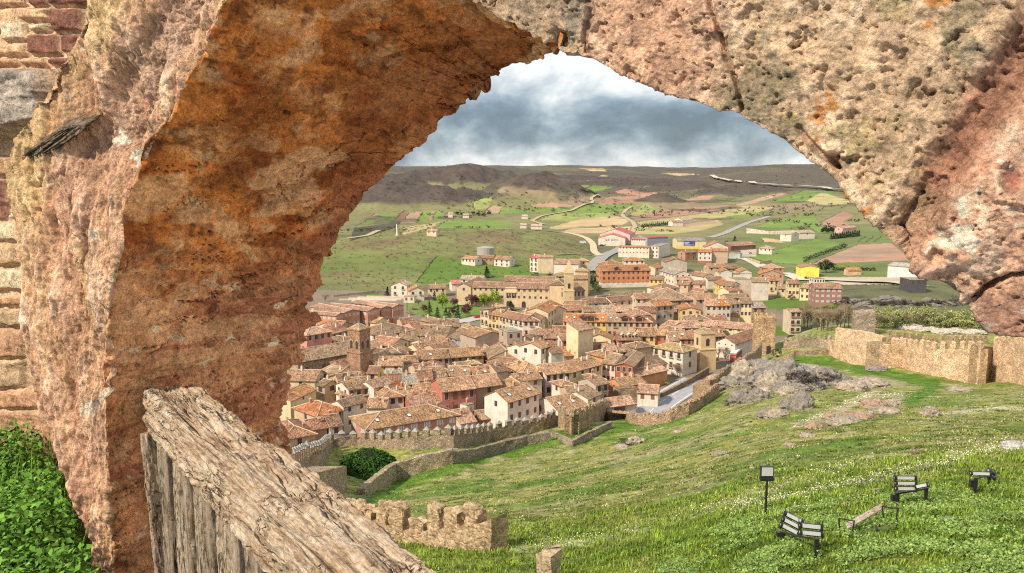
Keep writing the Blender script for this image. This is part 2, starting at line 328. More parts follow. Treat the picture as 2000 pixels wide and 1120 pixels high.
def _cv(L):
    P = []; V = []
    for u, v, y in L:
        r = ray(u, v); P.append((1000+F*r[0]/r[1], y)); V.append(r[2]/r[1])
    P = np.array(P); return RBF(key(P[:, 0], P[:, 1]), V, .12)
R_NEAR = _cv(_near)
_far = [(u, 130, -60) for u in (300, 700, 1100, 1500, 1900, 2300)]+[(u, 200, -60) for u in (500, 800, 1100, 1400, 1700, 2000)]+[(u, 300, -60.5) for u in (500, 800, 1100, 1400, 1700, 2000)]
_far += [(u, 400, -60) for u in (500, 700, 900, 1100, 1300, 1500)]+[(1700, 370, -53), (1850, 375, -53), (1700, 400, -55), (1900, 400, -55), (2100, 400, -55), (1700, 450, -57), (1950, 450, -57)]
_far += [(500, 440, -60), (700, 440, -60), (850, 450, -60), (1000, 480, -59), (1100, 520, -59), (1200, 520, -60), (1400, 520, -60), (1600, 520, -60),
 (500, 640, -50), (650, 650, -48), (800, 680, -46), (900, 700, -46), (1000, 700, -47.5), (1080, 720, -52), (1150, 700, -60), (1250, 720, -62), (1400, 720, -62), (1600, 720, -60), (1800, 720, -58),
 (600, 860, -60), (750, 900, -62), (900, 930, -63), (1050, 930, -63), (1200, 950, -63), (1400, 950, -62), (1600, 950, -58), (1800, 950, -54), (2100, 900, -50),
 (600, 1300, -56), (800, 1350, -55), (1000, 1350, -57), (1200, 1350, -57), (1400, 1300, -56), (1600, 1300, -50), (1800, 1250, -40), (2200, 1250, -30),
 (600, 1900, -44), (800, 2000, -42), (1000, 2000, -48), (1200, 2000, -46), (1400, 1900, -44), (1600, 1900, -36), (1800, 1900, -20), (2200, 1900, -5),
 (600, 3000, -4), (800, 3000, -6), (1000, 3000, -12), (1200, 3000, -16), (1350, 3000, -14), (1450, 2900, -4), (1600, 2900, 6), (1800, 2900, 16), (2200, 2900, 30),
 (600, 4200, 24), (800, 4200, 26), (1000, 4200, 22), (1200, 4200, 16), (1350, 4200, 14), (1450, 3800, 34), (1550, 3800, 44), (1800, 3800, 50),
 (600, 5200, 52), (800, 5200, 54), (1000, 5200, 56), (1150, 5200, 58), (1280, 5200, 44), (1350, 5200, 40), (1420, 5000, 48), (1600, 5000, 66), (2000, 5000, 70),
 (600, 9000, 80), (900, 9000, 84), (1200, 9000, 84), (1380, 9000, 84), (1600, 9000, 84), (2100, 9000, 84), (0, 3000, 0), (0, 600, -55), (0, 9000, 80), (2600, 3000, 20), (2600, 600, -55), (2600, 9000, 80)]
_pf = np.array([(a, b) for a, b, c in _far], float)
R_FAR = RBF(key(_pf[:, 0], _pf[:, 1]), [c/b for a, b, c in _far], .12)
DW = np.array([(-500, 130), (0, 130), (600, 140), (760, 147), (950, 149), (1100, 154), (1200, 155), (1300, 157), (1360, 163), (1400, 176), (1440, 205), (1500, 243), (1600, 262), (1700, 272), (2600, 275)], float)
HILLS = [(770, 1380, 160, 110, 31, 0), (880, 1900, 150, 150, 42, 0), (1050, 1560, 98, 140, 45, 0), (690, 1700, 150, 160, 32, 0), (965, 2000, 110, 150, 34, 0), (1290, 1500, 50, 50, 13, 0), (1330, 2000, 120, 100, 16, 0), (1240, 2300, 200, 120, 16, 0),
         (1120, 2800, 200, 150, 16, 0), (1445, 1800, 100, 90, 16, 0)]
def ground(x, y):
    x = np.atleast_1d(np.asarray(x, float)); y = np.maximum(np.atleast_1d(np.asarray(y, float)), 4.0); ua = 1000+F*x/y
    uc = np.clip(ua, -600, 2900); k = key(uc, y); out = np.empty(len(x)); dw = np.interp(uc, DW[:, 0], DW[:, 1])
    t = sstep(dw, dw+9+0.05*dw, y); nr = t < 1; fr = t > 0
    zn = np.zeros(len(x)); zf = np.zeros(len(x))
    if nr.any(): zn[nr] = R_NEAR(k[nr])*y[nr]
    if fr.any():
        zf[fr] = R_FAR(k[fr])*y[fr]
        P = np.stack([x, y, 0*x], 1)[fr]; Y = y[fr]; X = x[fr]; h = 0
        for (u, d, sx, sy, hh, _s) in HILLS:
            cx = (u-1000)/F*d; q = ((X-cx)/sx)**2+((Y-d)/sy)**2; h = h+hh*np.exp(-q*.9)
        h = h*(1+.0*Y)+np.clip(h/25, 0, 1)*(12*ridged(P, 1/110, 3)+6*ridged(P, 1/38, 2)-8)
        amp = sstep(1100, 2600, Y); h = h+amp*(14*fbm(P, 1/420, 3)+6*np.abs(fbm(P, 1/160, 3))+2.0*ridged(P, 1/90, 2))
        h = h+sstep(430, 600, Y)*(1-sstep(1100, 1500, Y))*1.2*fbm(P, 1/90, 3)
        zf[fr] += h
    P = np.stack([x, y, 0*x], 1)
    if nr.any():
        q = P[nr]; am = np.clip(y[nr]/60, .12, 1); zn[nr] += am*(.50*fbm(q, 1/11, 3)+.18*fbm(q, 1/2.7, 3))+np.clip(y[nr]/30, .25, 1)*.05*fbm(q, 1/.7, 2)
    return zn*(1-t)+zf*t
_D = np.exp(np.linspace(math.log(6), math.log(9500), 5200))
def hit(u, v):
    r = ray(u, v); s = _D/r[1]; P = r[None]*s[:, None]; z = ground(P[:, 0], P[:, 1]); b = np.nonzero(P[:, 2] < z)[0]
    i = b[0] if len(b) else len(_D)-1
    return Vector((P[i, 0], P[i, 1], float(z[i])))
def gz(x, y): return float(ground([x], [y])[0])
# ground sheet: fine where it is near, reaching past the horizon
az = np.concatenate([np.linspace(-2200, 380, 60)[:-1], np.arange(380, 2120, 3.0), np.linspace(2120, 4200, 50)])
yy = np.concatenate([np.exp(np.arange(math.log(5), math.log(420), .0105)), np.exp(np.arange(math.log(420), math.log(6200), .0058)), np.exp(np.linspace(math.log(6250), math.log(30000), 30))])
UA, YY = np.meshgrid(az, yy); X = (UA-1000)/F*YY
gx, gy = X.ravel(), YY.ravel(); zg = ground(gx, gy)
far = gy > 9000; zg[far] = np.minimum(zg[far], 84-(gy[far]-9000)*.02)
pu, pv_ = proj(np.stack([gx, gy, zg], 1)); P3 = np.stack([gx, gy, 0*gx], 1)
col = np.tile(np.array([.17, .165, .085]), (len(gx), 1)); scrub = np.full(len(gx), .35); grassf = np.zeros(len(gx))
def setc(mask, c, s=None):
    m = mask[:, None] if mask.dtype != bool else mask.astype(float)[:, None]
    col[:] = col*(1-m)+np.array(c)*m
    if s is not None: scrub[:] = scrub*(1-m[:, 0])+s*m[:, 0]
def inpoly(px, py, poly):
    c = np.zeros(len(px), bool); n = len(poly)
    bx = [p[0] for p in poly]; by = [p[1] for p in poly]
    idx = np.nonzero((px > min(bx)) & (px < max(bx)) & (py > min(by)) & (py < max(by)))[0]; X_, Y_ = px[idx], py[idx]; cc = np.zeros(len(idx), bool)
    for i in range(n):
        x1, y1 = poly[i]; x2, y2 = poly[(i+1) % n]
        if y1 == y2: continue
        cc ^= ((y1 > Y_) != (y2 > Y_)) & (X_ < (x2-x1)*(Y_-y1)/(y2-y1)+x1)
    c[idx] = cc; return c
nA = fbm(P3, 1/38, 4); nB = fbm(P3, 1/260, 4); nC = fbm(P3, 1/9, 4)
dw_ = np.interp(np.clip(UA.ravel(), -600, 2900), DW[:, 0], DW[:, 1])
near = gy < dw_+4
setc((gy > dw_+2) & (gy < 430) & (UA.ravel() < 545), (.17, .20, .075), .3); setc(sstep(1500, 2300, gy), (.130, .105, .080), .8)
setc(sstep(2600, 4200, gy), (.115, .10, .078), .8)
setc((gy > dw_+2) & (gy < 420) & (pu < 1540), (.24, .19, .14), .05); setc((gy > dw_+2) & (gy < 420) & (pu >= 1540), (.15, .155, .075), .7)  # town ground darkened so the gaps between houses read as shade
lh = sstep(415, 440, gy)*(1-sstep(800, 860, gy))*(1-sstep(1130, 1170, pu))
setc(lh*.95, (.20, .205, .078), .22); setc(lh*sstep(.0, .25, nA+nB*.4), (.21, .165, .085), .4); setc(lh*sstep(620, 440, gy)*sstep(-.1, .2, nB+.1)*.8, (.12, .20, .035), .05)
mid = sstep(800, 860, gy)*(1-sstep(1500, 2000, gy)); setc(mid*.9, (.23, .22, .10), .3)
setc(mid*sstep(.05, .2, nB), (.28, .22, .13), .15)
rt = sstep(425, 450, gy)*(1-sstep(900, 1000, gy))*sstep(1420, 1500, pu); setc(rt*.9, (.155, .20, .065), .2)
FI = {'g': (.17, .25, .06), 'p': (.29, .32, .11), 'y': (.42, .36, .17), 't': (.52, .38, .22), 'r': (.40, .235, .165), 'b': (.25, .15, .10), 's': (.11, .095, .072), 'o': (.40, .27, .19), 'k': (.085, .085, .05), 'G': (.115, .185, .035), 'w': (.50, .42, .32)}
POLY = [('A1', 'r', [(370, 435), (440, 388), (468, 388), (410, 434)]), ('A1', 'g', [(305, 470), (470, 390), (595, 392), (540, 430), (340, 468)]), ('A1', 'b', [(545, 440), (620, 370), (655, 370), (600, 440)]),
 ('A1', 'o', [(590, 455), (660, 380), (735, 378), (690, 450)]), ('A1', 'g', [(700, 440), (745, 375), (800, 378), (765, 440)]), ('A1', 'r', [(772, 430), (800, 378), (815, 378), (800, 430)]), ('A1', 'g', [(805, 430), (820, 378), (860, 378), (888, 425)]),
 ('A1', 'p', [(1060, 310), (1120, 290), (1195, 285), (1150, 360), (1075, 362)]), ('A1', 'o', [(1140, 382), (1180, 335), (1245, 345), (1235, 382)]), ('A1', 'g', [(1240, 360), (1700, 348), (1690, 375), (1240, 388)]),
 ('A1', 'r', [(1430, 330), (1560, 315), (1700, 335), (1680, 350), (1450, 345)]), ('A1', 'o', [(1670, 310), (1780, 285), (1775, 318), (1690, 322)]), ('A1', 'g', [(820, 480), (900, 430), (1200, 425), (1330, 455), (1250, 475), (900, 485)]),
 ('A1', 'y', [(600, 520), (650, 470), (850, 440), (800, 475), (620, 525)]), ('A1', 'p', [(1480, 430), (1600, 385), (1980, 378), (1976, 420), (1700, 440)]), ('A1', 'y', [(1540, 480), (1700, 435), (1976, 410), (1976, 460), (1600, 490)]),
 ('A1', 't', [(1620, 500), (1976, 465), (1976, 510), (1700, 515)]), ('A1', 'g', [(1700, 375), (1800, 330), (1976, 325), (1976, 370)]), ('A1', 'p', [(1630, 215), (1780, 205), (1840, 205), (1720, 238)]), ('A1', 'g', [(1790, 240), (1870, 200), (1976, 195), (1976, 215), (1840, 255)]),
 ('A1', 'r', [(1200, 160), (1290, 152), (1290, 165), (1215, 168)]), ('A1', 'y', [(1075, 158), (1200, 148), (1240, 152), (1100, 166)]), ('A1', 't', [(1740, 95), (1900, 95), (1930, 108), (1800, 108)]),
 ('A2', 'y', [(0, 185), (120, 175), (110, 185), (50, 205), (0, 205)]), ('A2', 'g', [(110, 215), (160, 175), (300, 168), (260, 195), (160, 225)]), ('A2', 't', [(90, 80), (230, 92), (240, 100), (150, 98)]), ('A2', 'y', [(110, 150), (220, 120), (250, 125), (160, 155)]),
 ('A2', 'r', [(280, 215), (340, 197), (440, 200), (540, 225), (470, 240), (300, 225)]), ('A2', 'r', [(190, 270), (260, 240), (400, 236), (540, 240), (440, 262), (330, 280), (215, 290)]), ('A2', 'g', [(40, 335), (140, 290), (400, 280), (420, 290), (370, 320), (100, 335)]),
 ('A2', 'p', [(365, 345), (460, 275), (490, 300), (540, 320), (420, 350)]), ('A2', 'r', [(360, 350), (560, 315), (900, 288), (980, 290), (800, 330), (560, 360), (400, 370)]), ('A2', 'o', [(960, 285), (1200, 220), (1250, 225), (1060, 280), (980, 292)]),
 ('A2', 'y', [(400, 385), (600, 358), (860, 325), (1000, 290), (1180, 300), (1040, 345), (760, 372), (430, 400)]), ('A2', 'g', [(1160, 270), (1340, 208), (1520, 210), (1450, 260), (1200, 275)]), ('A2', 'y', [(1350, 270), (1440, 215), (1600, 265), (1600, 290), (1500, 295)]),
 ('A2', 't', [(0, 400), (100, 365), (300, 350), (380, 375), (330, 400), (0, 415)]), ('A2', 't', [(0, 430), (60, 418), (380, 408), (370, 450), (120, 445)]), ('A2', 'y', [(380, 450), (410, 410), (600, 412), (860, 372), (900, 395), (780, 430), (600, 452)]),
 ('A2', 'o', [(600, 408), (720, 385), (860, 372), (850, 392), (680, 412)]), ('A2', 'g', [(900, 350), (1180, 325), (1080, 350), (950, 365)]), ('A2', 'g', [(430, 185), (660, 175), (690, 180), (640, 195), (450, 192)]), ('A2', 'r', [(440, 192), (640, 192), (600, 208), (470, 205)]),
 ('A2', 'r', [(640, 265), (780, 236), (850, 238), (790, 270), (680, 276)]), ('A2', 't', [(540, 110), (660, 110), (760, 118), (640, 126)]), ('A2', 'r', [(1435, 385), (1560, 322), (1630, 345), (1560, 380), (1600, 400), (1560, 420), (1470, 415)]),
 ('A2', 'r', [(1380, 620), (1440, 590), (1640, 510), (1830, 500), (1960, 600), (1800, 600), (1560, 610)]), ('A2', 'o', [(1460, 590), (1650, 515), (1800, 505), (1880, 560), (1700, 585)]), ('A2', 'g', [(1040, 580), (1110, 560), (1400, 480), (1560, 500), (1400, 560), (1330, 620), (1140, 610)]),
 ('A2', 'g', [(1060, 410), (1200, 365), (1400, 350), (1460, 420), (1420, 440), (1340, 400), (1240, 420)]), ('A2', 'G', [(1100, 820), (1200, 800), (1400, 800), (1550, 830), (1520, 860), (1350, 870), (1150, 870)]),
 ('A2', 'w', [(1380, 690), (2000, 690), (2000, 730), (1560, 735)]), ('A2', 't', [(1100, 470), (1200, 480), (1240, 500), (1120, 495)]), ('A2', 'w', [(980, 535), (1080, 530), (1080, 575), (990, 580)]),
 ('A2', 'G', [(1180, 960), (1300, 980), (1330, 1010), (1180, 1020)]), ('A1', 'G', [(700, 830), (830, 660), (1000, 690), (1300, 720), (1440, 740), (1440, 790), (1000, 800), (860, 840)]), ('A1', 'G', [(330, 915), (420, 885), (500, 905), (440, 920)]),
 ('A1', 'g', [(640, 1010), (640, 960), (820, 940), (1110, 950), (1110, 1080), (900, 1090)]), ('A1', 'w', [(200, 940), (400, 915), (640, 925), (560, 950), (300, 950)]), ('A1', 'k', [(280, 560), (300, 480), (600, 440), (560, 480), (400, 530)])]
jit = nC*1.2+fbm(P3, 1/25, 3)*1.5
for zk, c, pts in POLY:
    pp = [Z(zk, *q) for q in pts]; m = inpoly(pu+jit, pv_+jit*.3, pp) & (gy > dw_+12); vv = 1+.10*fbm(P3[m], 1/30, 3)+.06*math.sin(len(pts)*3.1+pts[0][0])
    col[m] = np.array(FI[c])*np.asarray(vv)[:, None]; scrub[m] = .0 if c not in 'sk' else .6
dark = (gy > 1500)*0.0
for (u, d, sx, sy, hh, _s) in HILLS:
    q = ((gx-(u-1000)/F*d)/sx)**2+((gy-d)/sy)**2; dark = np.maximum(dark, (1-sstep(.9, 1.35, q+.25*nA))*(hh > 12))
inp = np.zeros(len(gx), bool)
for zk, c, pts in POLY[7:10]: inp |= inpoly(pu, pv_, [Z(zk, *q) for q in pts])
dark = dark*(~inp)
setc(dark*.97, (.098, .076, .068), .9)
# scrubby strips between the fields
st_ = sstep(.18, .34, fbm(P3, 1/120, 4, .55, 5.0))*sstep(900, 1200, gy)*(1-sstep(2400, 3000, gy)); setc(st_*.8, (.12, .11, .075), .9)
fs = sstep(.10, .2, fbm(P3*np.array([1, .45, 1]), 1/330, 2, .5, 9.0))*sstep(2900, 3300, gy); setc(fs*.5, (.20, .18, .10), .5)
setc(sstep(5600, 7000, gy), (.09, .105, .12), .5)  # farthest land tinted blue-grey, haze painted into its colour
# near hillside grass
ng = near.astype(float); grassf[:] = 1-sstep(dw_+2, dw_+10, gy); G1 = fbm(P3, 1/6., 4, .6, 2.0); G2 = fbm(P3*np.array([.55, 1.2, 1]), 1/3., 4, .6, 8.0); diag = gx*.80-gy*.35
setc(ng, (.31, .31, .080)); lo = 1-sstep(24, 44, gy)
setc(ng*sstep(-.1, .35, G1)*.8, (.34, .34, .13)); setc(ng*sstep(.0, .35, G2)*.75, (.46, .41, .23)); setc(ng*sstep(.12, .4, fbm(P3, 1/2.2, 4, .6, 13.0))*.7, (.12, .165, .03)); setc(ng*sstep(.0, .4, fbm(P3, 1/14., 3, .5, 4.0))*.7, (.10, .22, .02))
setc(ng*lo*.7, (.19, .265, .028)); setc(ng*lo*sstep(.0, .4, G1)*.7, (.27, .30, .045)); setc(ng*lo*sstep(.1, .35, G2)*.5, (.07, .14, .012))
bright = [(715, 985, 120), (1180, 870, 110), (1640, 720, 100), (1800, 760, 80)]
def strip(pts, wd):
    pp = np.array(pts, float); dm = np.full(len(gx), 1e9); idx = np.nonzero(near & (pu > pp[:, 0].min()-40) & (pu < pp[:, 0].max()+40))[0]
    for a, b in zip(pp[:-1], pp[1:]):
        ab = b-a; t = np.clip(((pu[idx]-a[0])*ab[0]+(pv_[idx]-a[1])*ab[1])/(ab@ab), 0, 1); d = np.hypot(pu[idx]-a[0]-t*ab[0], (pv_[idx]-a[1]-t*ab[1])*1.5); dm[idx] = np.minimum(dm[idx], d)
    return 1-sstep(wd*.5, wd*1.5, dm+G2*wd*1.2+G1*wd)
setc(strip([(730, 975), (820, 930), (900, 905), (980, 885), (1090, 862), (1200, 835), (1330, 818)], 20)*.85, (.085, .21, .012))
setc(strip([(1560, 705), (1650, 715), (1750, 735), (1830, 752), (1780, 780)], 16)*.85, (.085, .21, .012))
setc(strip([(1000, 1075), (1140, 1060), (1300, 1025), (1450, 975), (1600, 930), (1700, 895)], 9)*.6, (.60, .58, .40))
setc(strip([(1440, 990), (1560, 968), (1700, 940), (1850, 905), (1950, 880)], 10)*.6, (.62, .60, .42)); setc(strip([(1560, 830), (1640, 800), (1700, 770), (1760, 775)], 9)*.6, (.60, .50, .36))
setc(strip([(1840, 808), (1950, 798), (2050, 795)], 5)*.8, (.58, .54, .38)); setc(strip([(1600, 828), (1680, 815), (1740, 800)], 7)*.7, (.50, .36, .26)); setc(strip([(1580, 745), (1700, 740), (1760, 750)], 7)*.7, (.46, .40, .26))
setc(strip([(1620, 740), (1500, 745), (1440, 780)], 30)*.5, (.20, .18, .09)); setc(strip([(1200, 905), (1300, 880), (1400, 850)], 12)*.5, (.40, .36, .20))
me = np_mesh('ground', np.stack([gx, gy, zg], 1), grid_faces(len(yy), len(az)), [M_GROUND], col, True, extra={'scrub': scrub, 'grass': grassf})
kind(obj('ground', me))
GXY = (gx, gy, col)
# roads: strips draped on the ground
def road(name, pts, wd, c, lift=.12, lines=False, k='P'):
    P = [hit(*Z(k, *p)) for p in pts]; Q = []
    for a, b in zip(P[:-1], P[1:]):
        n = max(2, int((b-a).length/6)); Q += [a.lerp(b, i/n) for i in range(n)]
    Q.append(P[-1])
    for _ in range(6): Q = [Q[0]]+[(Q[i-1]+Q[i]*2+Q[i+1])/4 for i in range(1, len(Q)-1)]+[Q[-1]]
    V = []
    for i, q in enumerate(Q):
        t = (Q[min(i+1, len(Q)-1)]-Q[max(i-1, 0)]); n = Vector((-t.y, t.x, 0)).normalized()
        for s in (-.5, -.17, .17, .5): p = q+n*wd*s; V.append((p.x, p.y))
    V = np.array(V); zc = ground(V[:, 0], V[:, 1]).reshape(-1, 4); zc = np.repeat(zc.max(1)[:, None], 4, 1).ravel()+lift
    o = obj(name, np_mesh(name, np.column_stack([V, zc]), grid_faces(len(Q), 4), [M_ROAD], smooth=True), color=c); kind(o)
    if lines:
        for nm, s0, s1, dash in (('road_marking', -.44, -.41, 0), ('road_marking', .41, .44, 0), ('road_marking', -.012, .012, 1)):
            W = []; Fc = []
            for i, q in enumerate(Q):
                t = (Q[min(i+1, len(Q)-1)]-Q[max(i-1, 0)]); n = Vector((-t.y, t.x, 0)).normalized(); z = zc[i*4]+.02
                for s in (s0, s1): p = q+n*wd*s; W.append((p.x, p.y, z))
            Fc = [(2*i, 2*i+1, 2*i+3, 2*i+2) for i in range(len(Q)-1) if not (dash and i % 2)]
            kind(obj(nm, np_mesh(nm, W, Fc, [M_LINE])))
    return o
RC = (.34, .32, .31); DC = (.46, .37, .25)
road('main_road', [(830, 128), (860, 145), (930, 160), (1060, 175), (1250, 190), (1450, 200), (1560, 212), (1640, 235), (1700, 275)], 20, (.54, .48, .42), 5.5, k='A2')
road('main_road', [(1150, 352), (1060, 378), (980, 410), (900, 448), (820, 472)], 8, (.36, .34, .31), .4, k='A2')
road('street', [(330, 525), (270, 555), (225, 575), (185, 610), (160, 660)], 10, (.33, .31, .29), .3, k='A2')
road('dirt_track', [(380, 298), (345, 320), (330, 350), (390, 385), (402, 410), (380, 450)], 6, DC, .5, k='A2')
road('dirt_track', [(1240, 490), (1400, 492), (1640, 508), (1800, 550), (1840, 590), (1845, 640), (1880, 660)], 6, (.55, .47, .32), .4, k='A1')
road('dirt_track', [(1760, 240), (1880, 272), (1820, 300), (1845, 318), (1750, 345), (1700, 372), (1500, 405), (1440, 435), (1520, 460)], 6, DC, .8, k='A1')
road('dirt_track', [(1600, 655), (1700, 650), (1850, 655), (1890, 665)], 3, DC, .3, k='A1')
road('dirt_track', [(245, 552), (400, 530), (600, 490), (700, 470)], 5, DC, .5, k='A1')
road('street', [(920, 580), (1010, 585), (1060, 605), (1120, 640)], 9, (.56, .50, .43), .3, k='A2')
road('street', [(1220, 668), (1280, 680), (1340, 712)], 10, (.60, .53, .46), .3, k='A2')
road('street', [(940, 262), (1100, 225), (1250, 205), (1450, 175)], 7, (.45, .42, .40), .25, k='C3')
road('street', [(1150, 0+950), (1230, 820), (1320, 690), (1450, 560), (1530, 480)], 7, (.45, .42, .40), .25, k='C3')
road('promenade', [(1380, 700), (1600, 712), (1800, 720), (1990, 745)], 9, (.55, .47, .38), .3, k='A2')
road('street', [(0, 560), (60, 545), (170, 520), (220, 505)], 7, (.45, .42, .40), .25, k='A4')
road('road', [(1180, 860), (1300, 800), (1400, 740), (1510, 670), (1640, 590), (1740, 530)], 9.5, (.36, .36, .38), .15, True, k='B2')
# far ridge lines, blue of the haze put into their colour
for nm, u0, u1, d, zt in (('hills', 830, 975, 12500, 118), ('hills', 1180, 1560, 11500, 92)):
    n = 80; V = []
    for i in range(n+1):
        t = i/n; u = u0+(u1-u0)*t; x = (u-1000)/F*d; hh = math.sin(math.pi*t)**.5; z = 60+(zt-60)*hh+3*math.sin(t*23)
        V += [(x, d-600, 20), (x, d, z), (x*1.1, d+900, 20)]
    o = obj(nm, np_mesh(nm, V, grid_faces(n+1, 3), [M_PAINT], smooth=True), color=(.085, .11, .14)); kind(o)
# ------------------------------------------------------------------ the arch we look through
AN = np.array([.5, .8660254, 0]); AE = np.array([.8660254, -.5, 0]); UPV = np.array([0, 0, 1.0]); AC = 1.2; AT = .66
def onplane(uv, c):
    r = ray(uv[:, 0], uv[:, 1]); return r*(c/(r @ AN))[:, None]
FR = [(250, 1700), (235, 1400), (228, 1250), (225, 1180), (221, 1098), (210, 980), (206, 830), (207, 750), (210, 610), (235, 495), (243, 402), (257, 366), (281, 290), (330, 228), (357, 170), (393, 103), (420, 36), (440, 0), (520, -110), (640, -180), (760, -140), (880, -12), (960, 25), (1040, 70), (1105, 107), (1160, 118), (1240, 155), (1330, 195), (1440, 228), (1500, 258), (1570, 300), (1625, 345), (1680, 402), (1720, 452), (1765, 492), (1830, 550), (1900, 595), (1930, 640), (2000, 662), (2100, 720), (2250, 860), (2420, 1150), (2500, 1600)]
OU = [(210, 1700), (205, 1400), (200, 1250), (200, 1180), (188, 1098), (150, 980), (80, 830), (60, 750), (45, 610), (35, 495), (20, 402), (12, 366), (15, 290), (45, 228), (75, 170), (115, 103), (150, 36), (170, 0), (200, -300), (450, -650), (760, -900), (980, -950), (1040, -950), (1070, -950), (1100, -950), (1120, -950), (1150, -950), (1200, -950), (1260, -950), (1500, -1000), (1900, -1100), (2300, -1150), (2800, -1150), (3300, -1000), (3900, -800), (4300, -500), (4600, -150), (4800, 200), (4900, 600), (5000, 900), (5000, 1100), (5000, 1300), (5000, 1700)]
BK = [(560, 1700), (552, 1400), (548, 1250), (548, 1180), (548, 1098), (550, 985), (552, 860), (560, 760), (608, 615), (640, 525), (690, 425), (718, 392), (768, 338), (820, 300), (850, 265), (895, 222), (930, 196), (946, 188), (962, 172), (1000, 152), (1050, 126), (1090, 111), (1112, 103), (1150, 88), (1210, 76), (1270, 88), (1350, 110), (1440, 145), (1545, 175), (1600, 205), (1670, 235), (1730, 275), (1785, 330), (1825, 370), (1870, 410), (1935, 465), (2010, 505), (2050, 540), (2110, 570), (2210, 620), (2360, 760), (2500, 1050), (2560, 1600)]
FR, OU, BK = np.array(FR, float), np.array(OU, float), np.array(BK, float)
seg = np.hypot(*(np.diff(FR, axis=0).T)); sl_ = np.concatenate([[0], np.cumsum(seg)])
vis = lambda s: 1.9 if (s < sl_[3] or sl_[17] < s < sl_[21]) else 1
ts = []; s = 0.0
while s < sl_[-1]: ts.append(s); s += 7.0 if (s < sl_[3] or sl_[18] < s < sl_[21] or s > sl_[38]) else 2.3
ts = np.array(ts); na = len(ts)
def smooth_i(A, k=5):
    o = np.stack([np.interp(ts, sl_, A[:, 0]), np.interp(ts, sl_, A[:, 1])], 1); w_ = np.hanning(2*k+3)[1:-1]; w_ /= w_.sum()
    return np.stack([np.convolve(np.pad(o[:, i], k, 'edge'), w_, 'valid') for i in (0, 1)], 1)
fr_, ou_, bk_ = smooth_i(FR), smooth_i(OU, 15), smooth_i(BK, 7)
rough1 = fbm(np.stack([ts/70, 0*ts, 0*ts], 1), 1, 5, .6); rough2 = fbm(np.stack([ts/55, 0*ts+9, 0*ts], 1), 1, 5, .62)
bk_[:, 0] += rough2*16; fr_[:, 0] += rough1*7*(ts < sl_[17]); fr_[:, 1] += rough1*6*(ts > sl_[21])
Pf, Po, Pb = onplane(fr_, AC), onplane(ou_, AC), onplane(bk_, AC+AT)
Po2 = Po+AN*.75; Pb2 = Pb+((Pb-Pb.mean(0))/np.linalg.norm(Pb-Pb.mean(0), axis=1)[:, None])*.6
def lin(n, a=0, b=1): return np.linspace(a, b, n, endpoint=False)
prof = []; reg = []                                   # back return -> soffit -> rounded arris -> front face -> side return
for t in lin(8): prof.append(('b', t))
for t in lin(230): prof.append(('s', t))
tf = np.concatenate([lin(200, 0, .34), lin(120, .34, 1)])
for t in tf: prof.append(('f', t))
for t in np.linspace(0, 1, 30): prof.append(('r', t))
nb = len(prof); B = np.empty((na, nb, 3)); kindm = np.empty(nb, int); tt = np.empty(nb)
for j, (k, t) in enumerate(prof):
    tt[j] = t; kindm[j] = 'bsfr'.index(k)
    B[:, j] = Pb2*(1-t)+Pb*t if k == 'b' else (Pb*(1-t)+Pf*t if k == 's' else (Pf*(1-t)+Po*t if k == 'f' else Po*(1-t)+Po2*t))
# round the arrises
for _ in range(10):
    B[:, 1:-1] = .5*B[:, 1:-1]+.25*(B[:, :-2]+B[:, 2:])
dA = np.gradient(B, axis=0); dB = np.gradient(B, axis=1); N = np.cross(dA, dB); N /= np.linalg.norm(N, axis=2, keepdims=True)+1e-9
for _ in range(6): N[:, 1:-1] = (N[:, 1:-1]*2+N[:, :-2]+N[:, 2:])/4; N[1:-1] = (N[1:-1]*2+N[:-2]+N[2:])/4
N /= np.linalg.norm(N, axis=2, keepdims=True)+1e-9
mid = (N[na//8, int(nb*.75)] @ (-AN)); N *= np.sign(mid)
Pp = B.reshape(-1, 3); n_ = len(Pp); bu, bv = proj(Pp); KM = np.tile(kindm, na); TT = np.tile(tt, na); TS = np.repeat(ts, nb)
sof = (KM <= 1).astype(float); front = (KM == 2); left = TS < np.where(KM <= 1, sl_[24], sl_[19]); right = ~left
lft = left.astype(float); rgt = 1-lft
st = Pp*np.array([1, 1, .22])                          # vertical streaking on the left jamb face
big = fbm(Pp, 3.2, 5, .55); med = fbm(Pp, 13, 5, .6, 3.1); fin = fbm(Pp, 55, 4, .6, 7.7)
strv = fbm(st, 16, 5, .6, 1.1); lay = fbm(Pp*np.array([.35, .35, 1.9]), 9, 5, .58, 2.2)
lay2 = fbm(Pp*np.array([.3, .3, 3.0]), 6, 4, .55, 12.2)
d = (.024*big+.010*med+.0035*fin)*(1-.55*rgt)
d = d+sof*lft*(.018*lay+.016*np.where(lay2 > .10, 1, 0)*(TT < .55)*sstep(330, 520, bv))+lft*front*(.030*strv+.008*fbm(st, 45, 3, .6, 12))
d = d+rgt*(1-sof)*(.006*med+.005*fin-.010*sstep(.25, .5, fbm(Pp, 22, 4, .6, 5.0))-.006*sstep(.28, .5, fbm(Pp, 60, 3, .6, 6.0)))
